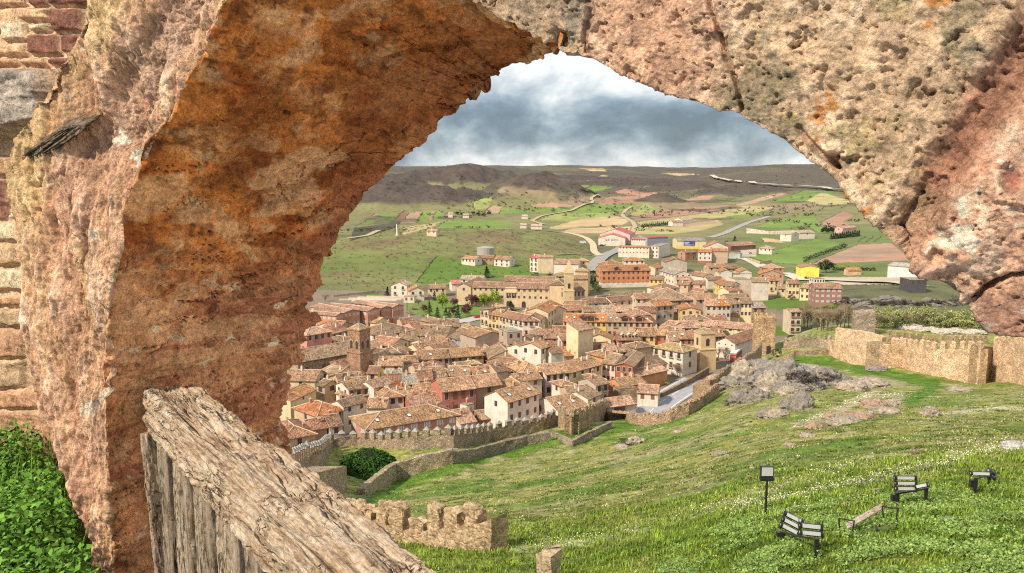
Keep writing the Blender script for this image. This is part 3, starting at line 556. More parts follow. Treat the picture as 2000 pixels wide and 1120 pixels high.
# worn edge chips
edge = np.exp(-((TT-1)**2/.004))*(KM == 1)+np.exp(-(TT**2/.004))*(KM == 2); chips = sstep(.12, .4, fbm(Pp, 9, 4, .6, 21)); d = d-edge*chips*.022
def dist_line(pts):
    pp = np.array(pts, float); dm = np.full(n_, 1e9)
    for a, b in zip(pp[:-1], pp[1:]):
        ab = b-a; t = np.clip(((bu-a[0])*ab[0]+(bv-a[1])*ab[1])/(ab@ab), 0, 1); dm = np.minimum(dm, np.hypot(bu-a[0]-t*ab[0], bv-a[1]-t*ab[1]))
    return dm
wob = 7*fbm(Pp, 12, 3)
J = np.zeros(n_); fm = (KM >= 2)*rgt
for pts, wd, dp in (([(1118, 140), (1135, 95), (1150, 20), (1165, -200)], 8, .012), ([(1452, 260), (1446, 200), (1418, 110), (1388, 20), (1360, -120), (1350, -300)], 9, .018),
                    ([(1740, 500), (1790, 420), (1850, 320), (1930, 215), (2010, 80), (2060, -100)], 60, .022), ([(1795, 560), (1760, 440), (1800, 380)], 8, .015), ([(1885, 605), (1925, 560), (1975, 535), (2060, 530)], 10, .022), ([(1640, 330), (1590, 290), (1560, 250)], 10, .012)):
    q = (1-sstep(wd*.25, wd, np.abs(dist_line(pts)+wob)))*fm; J = np.maximum(J, q); d = d-q*dp
bul = np.exp(-(((bu-1900)/130)**2+((bv-440)/110)**2)); d = d+bul*fm*.035
d = d-np.exp(-(((bu-1975)/22)**2+((bv-352)/24)**2)**2)*fm*.012                # small round hole
hole = np.exp(-(((bu-1975)/24)**2+((bv-352)/26)**2)**2)*fm
# cracks running across the soffit and jamb
rc = np.abs(fbm(Pp*np.array([.6, .6, 1.6]), 5.0, 5, .6, 31.0)); crm = sstep(.15, .35, fbm(Pp, 4, 3, .5, 44)); crack = (1-sstep(0, .022, rc))*crm*sof*lft; d = d-crack*.024; pl8 = sstep(.16, .20, fbm(Pp*np.array([.8, .8, 1.5]), 4.2, 5, .55, 83))*sof*lft; d = d-pl8*.014; rc2 = np.abs(fbm(Pp*np.array([.4, .4, 2.6]), 7.0, 5, .6, 37.0)); ck2 = (1-sstep(0, .016, rc2))*sstep(.1, .25, fbm(Pp, 3, 3, .5, 47))*sof*lft; d = d-ck2*.02; crack = np.maximum(crack, ck2)
rv = np.abs(fbm(st, 7.0, 4, .6, 61.0)); cr2 = (1-sstep(0, .03, rv))*sstep(.0, .3, fbm(Pp, 5, 3, .5, 4))*front*lft; d = d-cr2*.016
# the recessed band high on the left face
band = (front*lft)*sstep(.10, .22, TT)*(1-sstep(.42, .58, TT+.08*big))*(1-sstep(250, 430, bv)); d = d-band*.035*(1+med)
patch = lft*front*sstep(.10, .25, fbm(st, 6, 3, .5, 71)); d = d-patch*.014
D = d.reshape(na, nb); D[:, 0] = 0; D[:, -1] = 0; VV = (B+N*D[..., None]).reshape(-1, 3)
C_ = np.tile(np.array([.69, .43, .27]), (n_, 1))
def cm(m, c): C_[:] = C_*(1-m[:, None])+np.array(c)*m[:, None]
LF = lft*(KM >= 2); cm(LF*sstep(-.1, .35, strv), (.82, .57, .40)); cm(LF*sstep(.0, .35, fbm(st, 9, 4, .6, 14))*.7, (.66, .44, .22)); cm(LF*sstep(.02, .22, fbm(st, 26, 4, .6, 16))*.5, (.40, .20, .12)); cm(LF*sstep(.1, .3, fbm(Pp, 7, 4, .6, 15))*.6, (.52, .29, .17))
cm(band*.7, (.44, .29, .21)); cm(LF*sstep(.55, .75, TT+.15*big)*(1-sstep(300, 520, bv))*.6, (.62, .46, .22)); cm(LF*patch*.5, (.50, .27, .17)); cm(LF*sstep(.36, .46, fbm(Pp, 11, 3, .5, 77)), (.78, .68, .54)); cm(LF*sstep(600, 1000, bv)*.45, (.66, .38, .26))
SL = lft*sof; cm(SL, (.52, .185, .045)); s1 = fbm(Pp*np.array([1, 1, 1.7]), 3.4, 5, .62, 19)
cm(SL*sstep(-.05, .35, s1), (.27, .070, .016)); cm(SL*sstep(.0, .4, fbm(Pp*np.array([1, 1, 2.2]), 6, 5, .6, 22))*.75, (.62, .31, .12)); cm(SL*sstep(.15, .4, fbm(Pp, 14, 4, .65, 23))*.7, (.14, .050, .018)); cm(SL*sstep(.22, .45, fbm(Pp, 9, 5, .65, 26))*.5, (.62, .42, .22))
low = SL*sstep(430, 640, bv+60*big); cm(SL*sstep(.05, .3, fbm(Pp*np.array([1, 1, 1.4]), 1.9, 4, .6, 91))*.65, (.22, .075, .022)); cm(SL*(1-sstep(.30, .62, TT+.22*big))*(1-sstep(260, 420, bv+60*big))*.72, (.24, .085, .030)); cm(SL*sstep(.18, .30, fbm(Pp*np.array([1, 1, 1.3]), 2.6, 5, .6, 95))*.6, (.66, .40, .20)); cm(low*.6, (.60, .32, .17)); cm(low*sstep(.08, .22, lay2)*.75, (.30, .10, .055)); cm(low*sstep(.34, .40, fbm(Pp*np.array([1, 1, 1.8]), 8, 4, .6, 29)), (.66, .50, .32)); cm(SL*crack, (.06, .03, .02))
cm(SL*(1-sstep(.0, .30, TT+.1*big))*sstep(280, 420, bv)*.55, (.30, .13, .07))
RF = rgt*(KM >= 1); ra = fbm(Pp, 8, 5, .62, 33); rb = fbm(Pp, 20, 4, .65, 35)
cm(RF, (.62, .38, .25)); cm(RF*sstep(-.1, .3, ra), (.76, .52, .36)); cm(RF*sstep(.1, .4, rb)*.6, (.40, .24, .17))
m3 = RF*sstep(1385, 1450, bu+.25*bv-20)*(1-sstep(-30, 30, (bu-1790)*.75+(bv-420)*.6)); cm(m3*.85, (.62, .45, .29)); cm(m3*sstep(.0, .3, ra)*.8, (.78, .60, .42)); cm(m3*sstep(.22, .36, fbm(Pp, 7, 5, .65, 39))*.7, (.22, .19, .12)); cm(m3*sstep(.30, .40, fbm(Pp, 9, 5, .65, 41))*.5, (.36, .30, .13)); cm(m3*sstep(.34, .40, fbm(Pp, 10, 4, .6, 43)), (.55, .26, .10))
m0 = RF*(1-sstep(1120, 1165, bu+.1*bv)); cm(m0*.7, (.42, .33, .22)); cm(m0*sstep(.05, .3, ra)*.7, (.22, .19, .15))
cm((1-sstep(20, 80, np.abs(dist_line([(1850, 330), (1930, 200), (2030, 60)])+wob*3)))*RF*.75, (.42, .17, .11))
m4 = RF*sstep(-20, 30, (bu-1800)*.75+(bv-440)*.6)*sstep(240, 300, bv+.3*(bu-1800)); cm(m4*.7, (.66, .38, .25)); cm(m4*sstep(.05, .3, rb)*.7, (.80, .60, .44)); cm(m4*sstep(.3, .36, fbm(Pp, 30, 3, .6, 49))*.8, (.85, .78, .62)); cm(RF*sstep(1890, 1925, bu)*sstep(570, 600, bv+.2*(bu-1900))*.6, (.30, .15, .11))
cm(RF*(KM == 1)*sstep(.2, .9, TT)*.3, (.34, .20, .13)); cm(J*.45, (.26, .14, .09)); cm(hole*.8, (.30, .10, .08))
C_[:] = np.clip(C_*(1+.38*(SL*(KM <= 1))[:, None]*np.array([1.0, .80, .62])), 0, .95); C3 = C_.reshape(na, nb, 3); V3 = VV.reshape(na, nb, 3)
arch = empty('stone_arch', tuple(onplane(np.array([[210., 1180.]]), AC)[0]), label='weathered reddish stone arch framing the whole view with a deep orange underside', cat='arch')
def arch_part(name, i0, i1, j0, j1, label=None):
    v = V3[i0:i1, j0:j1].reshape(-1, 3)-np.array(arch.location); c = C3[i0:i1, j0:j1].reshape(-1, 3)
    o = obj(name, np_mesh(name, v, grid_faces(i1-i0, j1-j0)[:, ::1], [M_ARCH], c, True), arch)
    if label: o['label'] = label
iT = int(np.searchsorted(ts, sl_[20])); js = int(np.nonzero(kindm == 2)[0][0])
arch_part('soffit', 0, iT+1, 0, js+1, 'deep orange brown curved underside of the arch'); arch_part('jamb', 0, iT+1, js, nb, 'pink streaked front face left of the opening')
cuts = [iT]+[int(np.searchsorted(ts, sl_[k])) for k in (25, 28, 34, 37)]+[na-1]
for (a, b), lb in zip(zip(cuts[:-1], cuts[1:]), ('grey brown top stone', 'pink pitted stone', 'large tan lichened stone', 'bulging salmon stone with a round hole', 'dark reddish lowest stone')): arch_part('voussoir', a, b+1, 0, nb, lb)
# coursed masonry behind the left edge
mu, mv = np.meshgrid(np.arange(-260, 300, 2.6), np.concatenate([np.arange(-420, -20, 9), np.arange(-20, 900, 2.6), np.arange(900, 1300, 8)])); Q = np.stack([mu.ravel(), mv.ravel()], 1).astype(float); MPn = onplane(Q, 1.74)
blk = [(-200, -60, 52, 12, 0), (54, -40, 88, 12, 1), (90, -60, 180, 10, 1), (-200, 16, 40, 60, 0), (0, 14, 90, 40, 2), (93, 14, 160, 62, 1), (0, 42, 46, 80, 3), (50, 44, 90, 61, 3), (50, 64, 116, 107, 1), (-200, 84, 46, 108, 2), (118, 66, 170, 104, 1), (-200, 111, 30, 129, 4), (34, 111, 88, 129, 2), (90, 110, 150, 128, 1),
       (-200, 306, 22, 345, 5), (-200, 350, 12, 430, 1), (14, 350, 60, 430, 3), (-200, 436, 40, 470, 3), (44, 436, 110, 500, 2), (-200, 474, 30, 520, 6), (-200, 524, 60, 568, 3), (-200, 578, 110, 600, 7), (-200, 604, 110, 640, 8), (-200, 644, 40, 700, 5), (44, 644, 110, 716, 8), (-200, 704, 40, 760, 8), (-200, 764, 110, 800, 7), (-200, 804, 110, 900, 5)]
BC = [(.62, .38, .22), (.24, .11, .08), (.66, .44, .25), (.72, .62, .42), (.58, .33, .18), (.40, .20, .11), (.60, .42, .24), (.46, .22, .12), (.42, .30, .18)]
mc = np.tile(np.array([.62, .42, .27]), (len(Q), 1)); md = np.full(len(Q), -.018); jx = 5*fbm(MPn, 14, 3); jy = 4*fbm(MPn, 14, 3, .5, 9)
for x0, y0, x1, y1, c in blk:
    cc8 = .65*np.array(BC[c])+.35*np.array([.62, .42, .27]) if c != 1 else np.array(BC[1])
    m = np.clip(np.minimum(np.minimum(Q[:, 0]+jx-x0, x1-Q[:, 0]-jx), np.minimum(Q[:, 1]+jy-y0, y1-Q[:, 1]-jy))/6, 0, 1); m = m*m*(3-2*m)
    mc = mc*(1-m[:, None])+cc8*m[:, None]; md = np.maximum(md, -.018+.024*m)
lint = np.clip(np.minimum((Q[:, 1]-133)/10, (275-Q[:, 1]-.25*(Q[:, 0]-20))/22), 0, 1)*(Q[:, 0] < 110); mc = mc*(1-lint[:, None])+np.array([.40, .34, .29])*lint[:, None]; md = md+lint*(.11+.03*fbm(MPn, 6, 4))
md = md+.010*fbm(MPn, 12, 5, .6)+.014*fbm(MPn, 4, 4)-.008*sstep(.1, .3, fbm(MPn*np.array([.4, .4, 2]), 9, 4, .6, 3)); mc = mc*(1+.30*fbm(MPn, 16, 4, .6, 5))[:, None]
MV = MPn-AN*md[:, None]; ml = MV[np.argmin(np.abs(Q[:, 0])+np.abs(Q[:, 1]-900))]
mw = obj('masonry_wall', np_mesh('masonry_wall', MV-ml, grid_faces(*mu.shape), [M_ARCH], np.clip(mc, .02, .9), True), loc=tuple(ml)); tag(mw, 'coursed sandstone wall with dark red bricks and grey lintel behind the arch at far left', 'wall')
# generic lumpy beam
def beam(name, A, Bp, wv, hv, nl, nw, nh, amp, parent=None, seed=0.0, capr=.25, lab=None, gr=9.0, col=None, matl=None):
    A, Bp, wv, hv = map(lambda q: np.array(q, float), (A, Bp, wv, hv)); L = Bp-A; le = np.linalg.norm(L); ex = L/le; ring = []
    for i in range(nw): ring.append((-.5+i/nw, .5))
    for i in range(nh): ring.append((.5, .5-i/nh))
    for i in range(nw): ring.append((.5-i/nw, -.5))
    for i in range(nh): ring.append((-.5, -.5+i/nh))
    ring = np.array(ring); r2 = ring.copy()
    for _ in range(3): r2 = .5*r2+.25*(np.roll(r2, 1, 0)+np.roll(r2, -1, 0))
    nr = len(ring); W, H = np.linalg.norm(wv), np.linalg.norm(hv); ew, eh = wv/W, hv/H; P = []
    tl = np.linspace(0, 1, nl)
    for t in tl:
        e = min(t, 1-t)*le; sc = 1-capr*.5*math.exp(-e/(.02+.15*min(W, H))*1.0); P.append(A+L*t+np.outer(r2[:, 0]*W*sc, ew)+np.outer(r2[:, 1]*H*sc, eh))
    P = np.array(P); nrm = np.outer(r2[:, 0]/.5, ew)+np.outer(r2[:, 1]/.5, eh); nrm /= np.linalg.norm(nrm, axis=1)[:, None]
    loc = np.stack([np.repeat(tl*le, nr), np.tile(r2[:, 0]*W, nl), np.tile(r2[:, 1]*H, nl)], 1)+seed
    dd = amp*(1.0*fbm(loc*np.array([.12, 1, 1]), gr/W*.16, 4, .6)+.9*fbm(loc*np.array([.10, 1, 1]), gr*.5/W, 4, .6)-.9*(1-sstep(0, .07, np.abs(fbm(loc*np.array([.07, 1, 1]), gr*.28/W, 3))))+.5*fbm(loc, gr*.4/W, 4))
    P = P.reshape(-1, 3)+np.tile(nrm, (nl, 1))*dd[:, None]; i = np.arange((nl-1)*nr); r = i//nr; c = i % nr; a = r*nr+c; b_ = r*nr+(c+1) % nr
    Fc = np.stack([a, b_, b_+nr, a+nr], 1); Rl = np.stack([ex, ew, eh]); Pl = (P-A) @ Rl.T
    me = np_mesh(name, Pl, Fc, [matl or M_WOOD], smooth=True)
    bm_v = len(Pl)
    import bmesh
    bm = bmesh.new(); bm.from_mesh(me); bm.verts.ensure_lookup_table()
    rings = [[bm.verts[base+k] for k in range(nr)] for base in (0, (nl-1)*nr)]
    for vs in rings:
        cc_ = bm.verts.new(sum((v_.co for v_ in vs), Vector())/nr)
        for k in range(nr):
            try: f = bm.faces.new((vs[k], vs[(k+1) % nr], cc_)); f.smooth = True
            except ValueError: pass
    bmesh.ops.recalc_face_normals(bm, faces=bm.faces); bm.to_mesh(me); bm.free()
    o = obj(name, me, parent); M4 = Matrix.Identity(4)
    for i_ in range(3):
        for k_ in range(3): M4[k_][i_] = Rl[i_][k_]
    M4.translation = Vector(A)-(Vector(parent.location) if parent else Vector()); o.matrix_basis = M4
    if lab: o['label'] = lab
    return o
RZ = -.555
def onz(u, v, z): r = ray(u, v); return r*(z/r[2])
a0, a1 = onz(287, 770, RZ), onz(372, 741, RZ); b0, b1 = onz(622, 1120, RZ), onz(885, 1120, RZ)
A0 = (a0+a1)/2; dirv = (b0+b1)/2-A0; dirv[2] = 0; dirv /= np.linalg.norm(dirv); perp = np.array([-dirv[1], dirv[0], 0])
L0 = A0-dirv*.02; L1 = A0+dirv*2.15; wv = perp*.134; hv = np.array([0, 0, .11])
rail = empty('wooden_railing', (float(A0[0]), float(A0[1]), RZ-1.3), label='weathered cracked timber railing with thick handrail beam running into the stone jamb', cat='railing')
beam('handrail', L0-hv/2, L1-hv/2, wv, hv, 1000, 100, 64, .015, rail, 1.3, .2).color = (1.02, .96, .88, 1)
side = -perp if (perp @ np.array([0, 1, 0])) > 0 else perp
for k, (s, w_, dz, tl_) in enumerate([(.055, .018, .02, .10), (.115, .084, 0, .01), (.203, .084, .010, -.005), (.290, .082, .002, .0), (.376, .082, .008, .005), (.463, .084, .0, -.005), (.55, .084, .008, 0), (.638, .084, .0, 0), (.726, .084, .008, 0), (.814, .084, 0, 0), (1.0, .07, 0, 0), (1.18, .07, 0, 0)]):
    c = A0+dirv*s+side*(.040+dz*1.6); c[2] = RZ-.100; e = c+np.array([dirv[0]*tl_, dirv[1]*tl_, -1.15])
    beam('plank', c, e, dirv*w_, side*.032, 260, 20, 10, .0045, rail, 5+k*3.1, .15).color = (*[(.95, .82, .62, .90, .72, .85, .66)[k % 7]*q for q in (1.0, .95, .88)], 1)
ts_ = onplane(np.array([[66., 290.], [122., 190.]]), 1.222)
st_o = beam('timber_stub', ts_[0]+AN*.02, ts_[1]+AN*.05, np.array(AE)*.095, AN*.10, 90, 30, 24, .012, None, 40.2, .5); tag(st_o, 'grey split stub of old timber stuck in the masonry at upper left', 'timber')
st_o.color = (.42, .38, .34, 1)
# earth shelf and weeds at the foot of the jamb, lower left
LZ = -1.19; kx, ky = np.meshgrid(np.linspace(-4, -.55, 70), np.linspace(.3, 4.2, 80)); KP = np.stack([kx.ravel(), ky.ravel(), 0*kx.ravel()], 1)
KZ = LZ+.08*fbm(KP, 1.5, 4); sh = KP.copy(); sh[:, 2] = KZ
_gf = grid_faces(80, 70); _gf = _gf[((sh @ AN)[_gf] < 1.86).all(1)]
kind(obj('earth', np_mesh('earth', sh, _gf, [M_GROUND], np.tile(np.array([.07, .10, .025]), (len(sh), 1)), True, extra={'scrub': 0*KZ, 'grass': 0*KZ+1})))
def leaves(name, P, n_dir, size, aspect, seed=1, fold=True, matl=None):
    rs = np.random.RandomState(seed); n = len(P); t = rs.uniform(0, 2*np.pi, n); tilt = rs.uniform(-.9, .9, n)
    d1 = np.stack([np.cos(t)*np.cos(tilt), np.sin(t)*np.cos(tilt), np.sin(tilt)], 1); nn = n_dir+rs.normal(size=(n, 3))*.45; nn /= np.linalg.norm(nn, axis=1)[:, None]
    d2 = np.cross(nn, d1); d2 /= np.linalg.norm(d2, axis=1)[:, None]+1e-9; s = size[:, None]
    V = np.stack([P, P+d1*s*.5+d2*s*aspect*.5+nn*s*.12, P+d1*s, P+d1*s*.5-d2*s*aspect*.5+nn*s*.12], 1).reshape(-1, 3)
    return np_mesh(name, V, np.arange(4*n).reshape(-1, 4), [matl or M_LEAF])
rs = np.random.RandomState(5)
def weed_ok(x, y):
    P = np.stack([x, y, 0*x+LZ], 1); c = P @ AN; u, v = proj(P); return (c < 1.70) & ((c < 1.17) | (u < 190-0*(v))) & (np.abs(u) < 2000) & ~((c > 1.19) & (u > np.interp(v, [800, 1120, 1400], [60, 170, 190])))
n0 = 15000; x = rs.uniform(-3.6, -.72, n0); y = rs.uniform(.5, 3.3, n0); ok = weed_ok(x, y); x, y = x[ok], y[ok]
hgt = .12+.24*np.clip(.5+fbm(np.stack([x, y, 0*x], 1), 1.8, 3)*1.4, 0, 1); hgt *= np.clip(.55+.45*(3.2-y), .6, 1.25)
k = 13; X_ = np.repeat(x, k); Y_ = np.repeat(y, k); H_ = np.repeat(hgt, k); tz = rs.uniform(.15, 1, len(X_)); sp = rs.normal(size=(len(X_), 2))*.035*(0.4+tz[:, None])
LP = np.stack([X_+sp[:, 0], Y_+sp[:, 1], LZ+H_*tz], 1)
_lu, _lv = proj(LP); LP = LP[_lu < np.interp(_lv, [790, 900, 1120, 1500], [48, 95, 188, 205])]
o = obj('weeds', leaves('weeds', LP, np.array([0, -.2, 1.0]), rs.uniform(.010, .027, len(LP)), .66, 3), color=(.10, .215, .030)); kind(o, 'stuff')
def blades(name, X_, Y_, Zb, H, W, seed=2, lean=.35, matl=None):
    rs = np.random.RandomState(seed); n = len(X_); t = rs.uniform(0, 2*np.pi, n); l = rs.uniform(.1, 1, n)*lean; ct, s_ = np.cos(t), np.sin(t)
    b0_ = np.stack([X_-s_*W/2, Y_+ct*W/2, Zb], 1); b1_ = np.stack([X_+s_*W/2, Y_-ct*W/2, Zb], 1); m0_ = np.stack([X_+ct*H*l*.35-s_*W*.35, Y_+s_*H*l*.35+ct*W*.35, Zb+H*.6], 1); m1_ = np.stack([X_+ct*H*l*.35+s_*W*.35, Y_+s_*H*l*.35-ct*W*.35, Zb+H*.6], 1)
    t0 = np.stack([X_+ct*H*l-s_*W*.04, Y_+s_*H*l+ct*W*.04, Zb+H*(1-.3*l)], 1); t1 = np.stack([X_+ct*H*l+s_*W*.04, Y_+s_*H*l-ct*W*.04, Zb+H*(1-.3*l)], 1)
    V = np.stack([b0_, b1_, m1_, m0_, t1, t0], 1).reshape(-1, 3); i = np.arange(n)*6; Fc = np.concatenate([np.stack([i, i+1, i+2, i+3], 1), np.stack([i+3, i+2, i+4, i+5], 1)])
    return np_mesh(name, V, Fc, [matl or M_BLADE])
x = rs.uniform(-3.6, -.72, 9000); y = rs.uniform(.5, 3.3, 9000); ok = weed_ok(x, y); x, y = x[ok], y[ok]
o = obj('grass', blades('grass', x, y, 0*x+LZ, rs.uniform(.10, .30, len(x)), rs.uniform(.004, .010, len(x)), 4, .7), color=(.13, .26, .035)); kind(o, 'stuff')
# ------------------------------------------------------------------ buildings
WC = {'cream': (.64, .52, .37), 'white': (.70, .62, .52), 'ochre': (.66, .47, .24), 'tan': (.55, .41, .28), 'pink': (.68, .38, .30), 'pale': (.72, .60, .52), 'red': (.42, .16, .11), 'orange': (.62, .31, .15), 'brown': (.42, .27, .18),
      'grey': (.46, .39, .32), 'yellow': (.74, .55, .20), 'brick': (.44, .25, .17), 'stone': (.54, .43, .30), 'taupe': (.46, .36, .29), 'peach': (.68, .44, .28), 'dark': (.10, .09, .10), 'beige': (.62, .50, .38), 'straw': (.72, .60, .36), 'lemon': (.80, .66, .12), 'slate': (.34, .33, .40)}
RCO = {'mix': (.44, .285, .185), 'old': (.335, .245, .170), 'orange': (.52, .27, .14), 'pink': (.52, .345, .255), 'red': (.40, .225, .155), 'dark': (.30, .19, .14), 'brown': (.36, .23, .16), 'grey': (.40, .37, .33), 'tan': (.48, .31, .185), 'new': (.66, .30, .11), 'rose': (.60, .19, .19), 'pale': (.56, .47, .38), 'moss': (.42, .34, .18)}
_wm = {}
def win_mesh(k, w_, h_):
    kk = (k, round(w_, 1), round(h_, 1))
    if kk not in _wm:
        m = MB(); t = .12
        if k in 'wbs':
            if k != 's':
                for a in ((-w_/2-t, -w_/2, -t, h_+t), (w_/2, w_/2+t, -t, h_+t), (-w_/2, w_/2, h_, h_+t), (-w_/2, w_/2, -t, 0)): m.box(a[0], a[1], -.05, .02, a[2], a[3], 1)
            m.poly([(-w_/2, -.012, 0), (w_/2, -.012, 0), (w_/2, -.012, h_), (-w_/2, -.012, h_)], 0)
            m.box(-.03, .03, -.035, -.012, .0, h_, 2); m.box(-w_/2, -.03, -.03, -.012, h_*.5-.03, h_*.5+.03, 2); m.box(.03, w_/2, -.03, -.012, h_*.5-.03, h_*.5+.03, 2)
            if k == 'b':
                m.box(-w_/2-.35, w_/2+.35, -.62, 0, -.22, -.12, 1)
                for i in range(7): x = -w_/2-.3+i*(w_+.6)/6; m.box(x-.02, x+.02, -.6, -.56, -.12, .85, 3)
                m.box(-w_/2-.35, w_/2+.35, -.62, -.57, .85, .9, 3)
        elif k == 'c':
            for a in ((-w_/2-.03, 0), (.0, w_/2+.03)): m.box(a[0], a[1], -.05, .01, 0, h_, 2)
            for i in range(4): m.box(-w_/2, w_/2, -.065, -.05, h_*(i+.3)/4, h_*(i+.45)/4, 2)
        elif k == 'l':                       # light panes
            m.box(-w_/2, w_/2, -.06, .02, 0, h_, 4)
            for i in (1, 2, 3): m.box(-w_/2+w_*i/4-.04, -w_/2+w_*i/4+.04, -.08, -.06, 0, h_, 2)
        elif k == 'a':                       # arched bell opening
            n = 8; A = [(-w_/2, -.015, 0), (w_/2, -.015, 0)]+[(w_/2*math.cos(math.pi*i/n), -.015, h_-w_/2+w_/2*math.sin(math.pi*i/n)) for i in range(n+1)]; m.poly(A, 0)
            for i in range(n):
                a_1, a_2 = math.pi*i/n, math.pi*(i+1)/n; r1, r2 = w_/2, w_/2+.22
                q = [(r1*math.cos(a_1), -.06, h_-w_/2+r1*math.sin(a_1)), (r2*math.cos(a_1), -.06, h_-w_/2+r2*math.sin(a_1)), (r2*math.cos(a_2), -.06, h_-w_/2+r2*math.sin(a_2)), (r1*math.cos(a_2), -.06, h_-w_/2+r1*math.sin(a_2))]; m.poly(q, 1)
        elif k == 'd':                       # wide opening / garage
            m.box(-w_/2-.1, w_/2+.1, -.04, .02, h_, h_+.15, 1); m.poly([(-w_/2, -.015, 0), (w_/2, -.015, 0), (w_/2, -.015, h_), (-w_/2, -.015, h_)], 5)
        _wm[kk] = m.mesh('window', [M_GLASS, M_FRAME, M_SHUT, M_IRON, M_PANE, M_SHUT])
    return _wm[kk]
M_PANE = mat('pale_glazing', f_flat((.62, .62, .60), .4, .4))
def pillar_xy(p): return Vector((p[0], p[1], 0))
def place(zk, l, r, h):                 # stand a facade whose eave runs between two surveyed points
    (u0, v0), (u1, v1) = Z(zk, *l), Z(zk, *r) if not isinstance(r[0], str) else Z(*r)
    G0 = -60.0
    for _ in range(8):
        a = ray(u0, v0); a = a*((G0+h)/a[2]); b = ray(u1, v1); b = b*((G0+h)/b[2]); mx, my = (a[0]+b[0])/2, (a[1]+b[1])/2
        if my < 0 or my > 6000: my = 6000
        G0 = .5*G0+.5*gz(mx, my)
    return Vector(a), Vector(b), G0
HL = []
def house(label, zk, l, r, h, D, rt='gable', wc='cream', rc='mix', rows=1, cols=2, sr=None, sc=None, pitch=.36, wk='w', ww=1.0, wh=1.35, cat='house', name='house', parent=None, wm=None, ch=1, sky_=0, group=None, over=.45, drop=3.5, base=None, fd=.35, rm=None, mr=None, sk=None, gap=0, yaw=None, W=None):
    a, b, G0 = place(zk, l, r, h); d = b-a; d.z = 0; Wd = W or d.length; rz = math.atan2(d.y, d.x) if yaw is None else math.radians(yaw); c = (a+b)/2
    if parent is None:
        root = empty(name, (c.x, c.y, G0), rz, label, cat, group); M0 = Matrix.Identity(4)
    else:
        root = parent; M0 = root.matrix_basis.inverted() @ (Matrix.Translation((c.x, c.y, G0)) @ Matrix.Rotation(rz, 4, 'Z'))
    if root.get('_h') is None: root['_h'] = 1
    HL.append((c.x-math.sin(rz)*D/2, c.y+math.cos(rz)*D/2, max(Wd, D)/2, min(Wd, D)/2, rz))
    x = Wd/2; wallm = wm or (M_BRICK if wc in ('brick',) else M_RUB if wc == 'stone' else M_WALL)
    def part(nm, me, color=None, par=None, M=None):
        o = obj(nm, me, par or root, color=color)
        if par is None: o.matrix_basis = M0 @ (M or Matrix.Identity(4))
        elif M is not None: o.matrix_basis = M
        return o
    m = MB(); z0 = -drop; o_ = over; rise = 0; polys = []
    X0, X1, Y0, Y1 = -x-o_*.4, x+o_*.4, -o_, D+o_
    if rt == 'gable':
        rise = pitch*D/2; sl = pitch; zr = h+rise; ze = h-sl*o_
        polys = [[(X0, Y0, ze), (X1, Y0, ze), (X1, D/2, zr), (X0, D/2, zr)], [(X0, D/2, zr), (X1, D/2, zr), (X1, Y1, ze), (X0, Y1, ze)]]
        tops = {'L': [(-x, D, h), (-x, D/2, zr), (-x, 0, h)], 'R': [(x, 0, h), (x, D/2, zr), (x, D, h)], 'F': [(-x, 0, h), (x, 0, h)], 'B': [(x, D, h), (-x, D, h)]}
    elif rt == 'front':
        rise = pitch*x; zr = h+rise; xo = x+o_; ze = h-pitch*o_; Yf, Yb = -o_*.6, D+o_*.6
        polys = [[(-xo, Yf, ze), (0, Yf, zr), (0, Yb, zr), (-xo, Yb, ze)], [(0, Yf, zr), (xo, Yf, ze), (xo, Yb, ze), (0, Yb, zr)]]
        tops = {'F': [(-x, 0, h), (0, 0, zr), (x, 0, h)], 'B': [(x, D, h), (0, D, zr), (-x, D, h)], 'L': [(-x, D, h), (-x, 0, h)], 'R': [(x, 0, h), (x, D, h)]}
    elif rt == 'hip':
        k = min(x, D/2); rise = pitch*(k); zr = h+rise+pitch*o_*.0; ze = h-pitch*o_; xo, yo0, yo1 = x+o_, -o_, D+o_
        if x >= D/2: r0, r1 = (-x+D/2, D/2, zr), (x-D/2, D/2, zr)
        else: r0, r1 = (0, x, zr), (0, D-x, zr)
        c0, c1, c2_, c3 = (-xo, yo0, ze), (xo, yo0, ze), (xo, yo1, ze), (-xo, yo1, ze)
        if x >= D/2:
            polys = [[c0, c1, r1, r0] if x-D/2 > .05 else [c0, c1, r0], [c2_, c3, r0, r1] if x-D/2 > .05 else [c2_, c3, r0], [c3, c0, r0], [c1, c2_, r1 if x-D/2 > .05 else r0]]
        else: polys = [[c0, c1, r0], [c2_, c3, r1], [c3, c0, r0, r1], [c1, c2_, r1, r0]]
        tops = {'F': [(-x, 0, h), (x, 0, h)], 'B': [(x, D, h), (-x, D, h)], 'L': [(-x, D, h), (-x, 0, h)], 'R': [(x, 0, h), (x, D, h)]}
    elif rt in ('shed', 'shedr', 'shedl'):
        if rt == 'shed':
            rise = pitch*D; polys = [[(X0, Y0, h-pitch*o_), (X1, Y0, h-pitch*o_), (X1, Y1, h+pitch*(D+o_)), (X0, Y1, h+pitch*(D+o_))]]; H_ = lambda px_, py_: h+pitch*py_
        else:
            s_ = 1 if rt == 'shedr' else -1; rise = pitch*Wd; H_ = lambda px_, py_: h+pitch*(x-s_*px_) ; polys = [[(-x-o_, Y0, H_(-x-o_, 0)), (x+o_, Y0, H_(x+o_, 0)), (x+o_, Y1, H_(x+o_, 0)), (-x-o_, Y1, H_(-x-o_, 0))]]
        P4 = [(-x, 0), (x, 0), (x, D), (-x, D)]; T = [(p[0], p[1], H_(*p)) for p in P4]
        tops = {'F': [T[0], T[1]], 'R': [T[1], T[2]], 'B': [T[2], T[3]], 'L': [T[3], T[0]]}
    else:
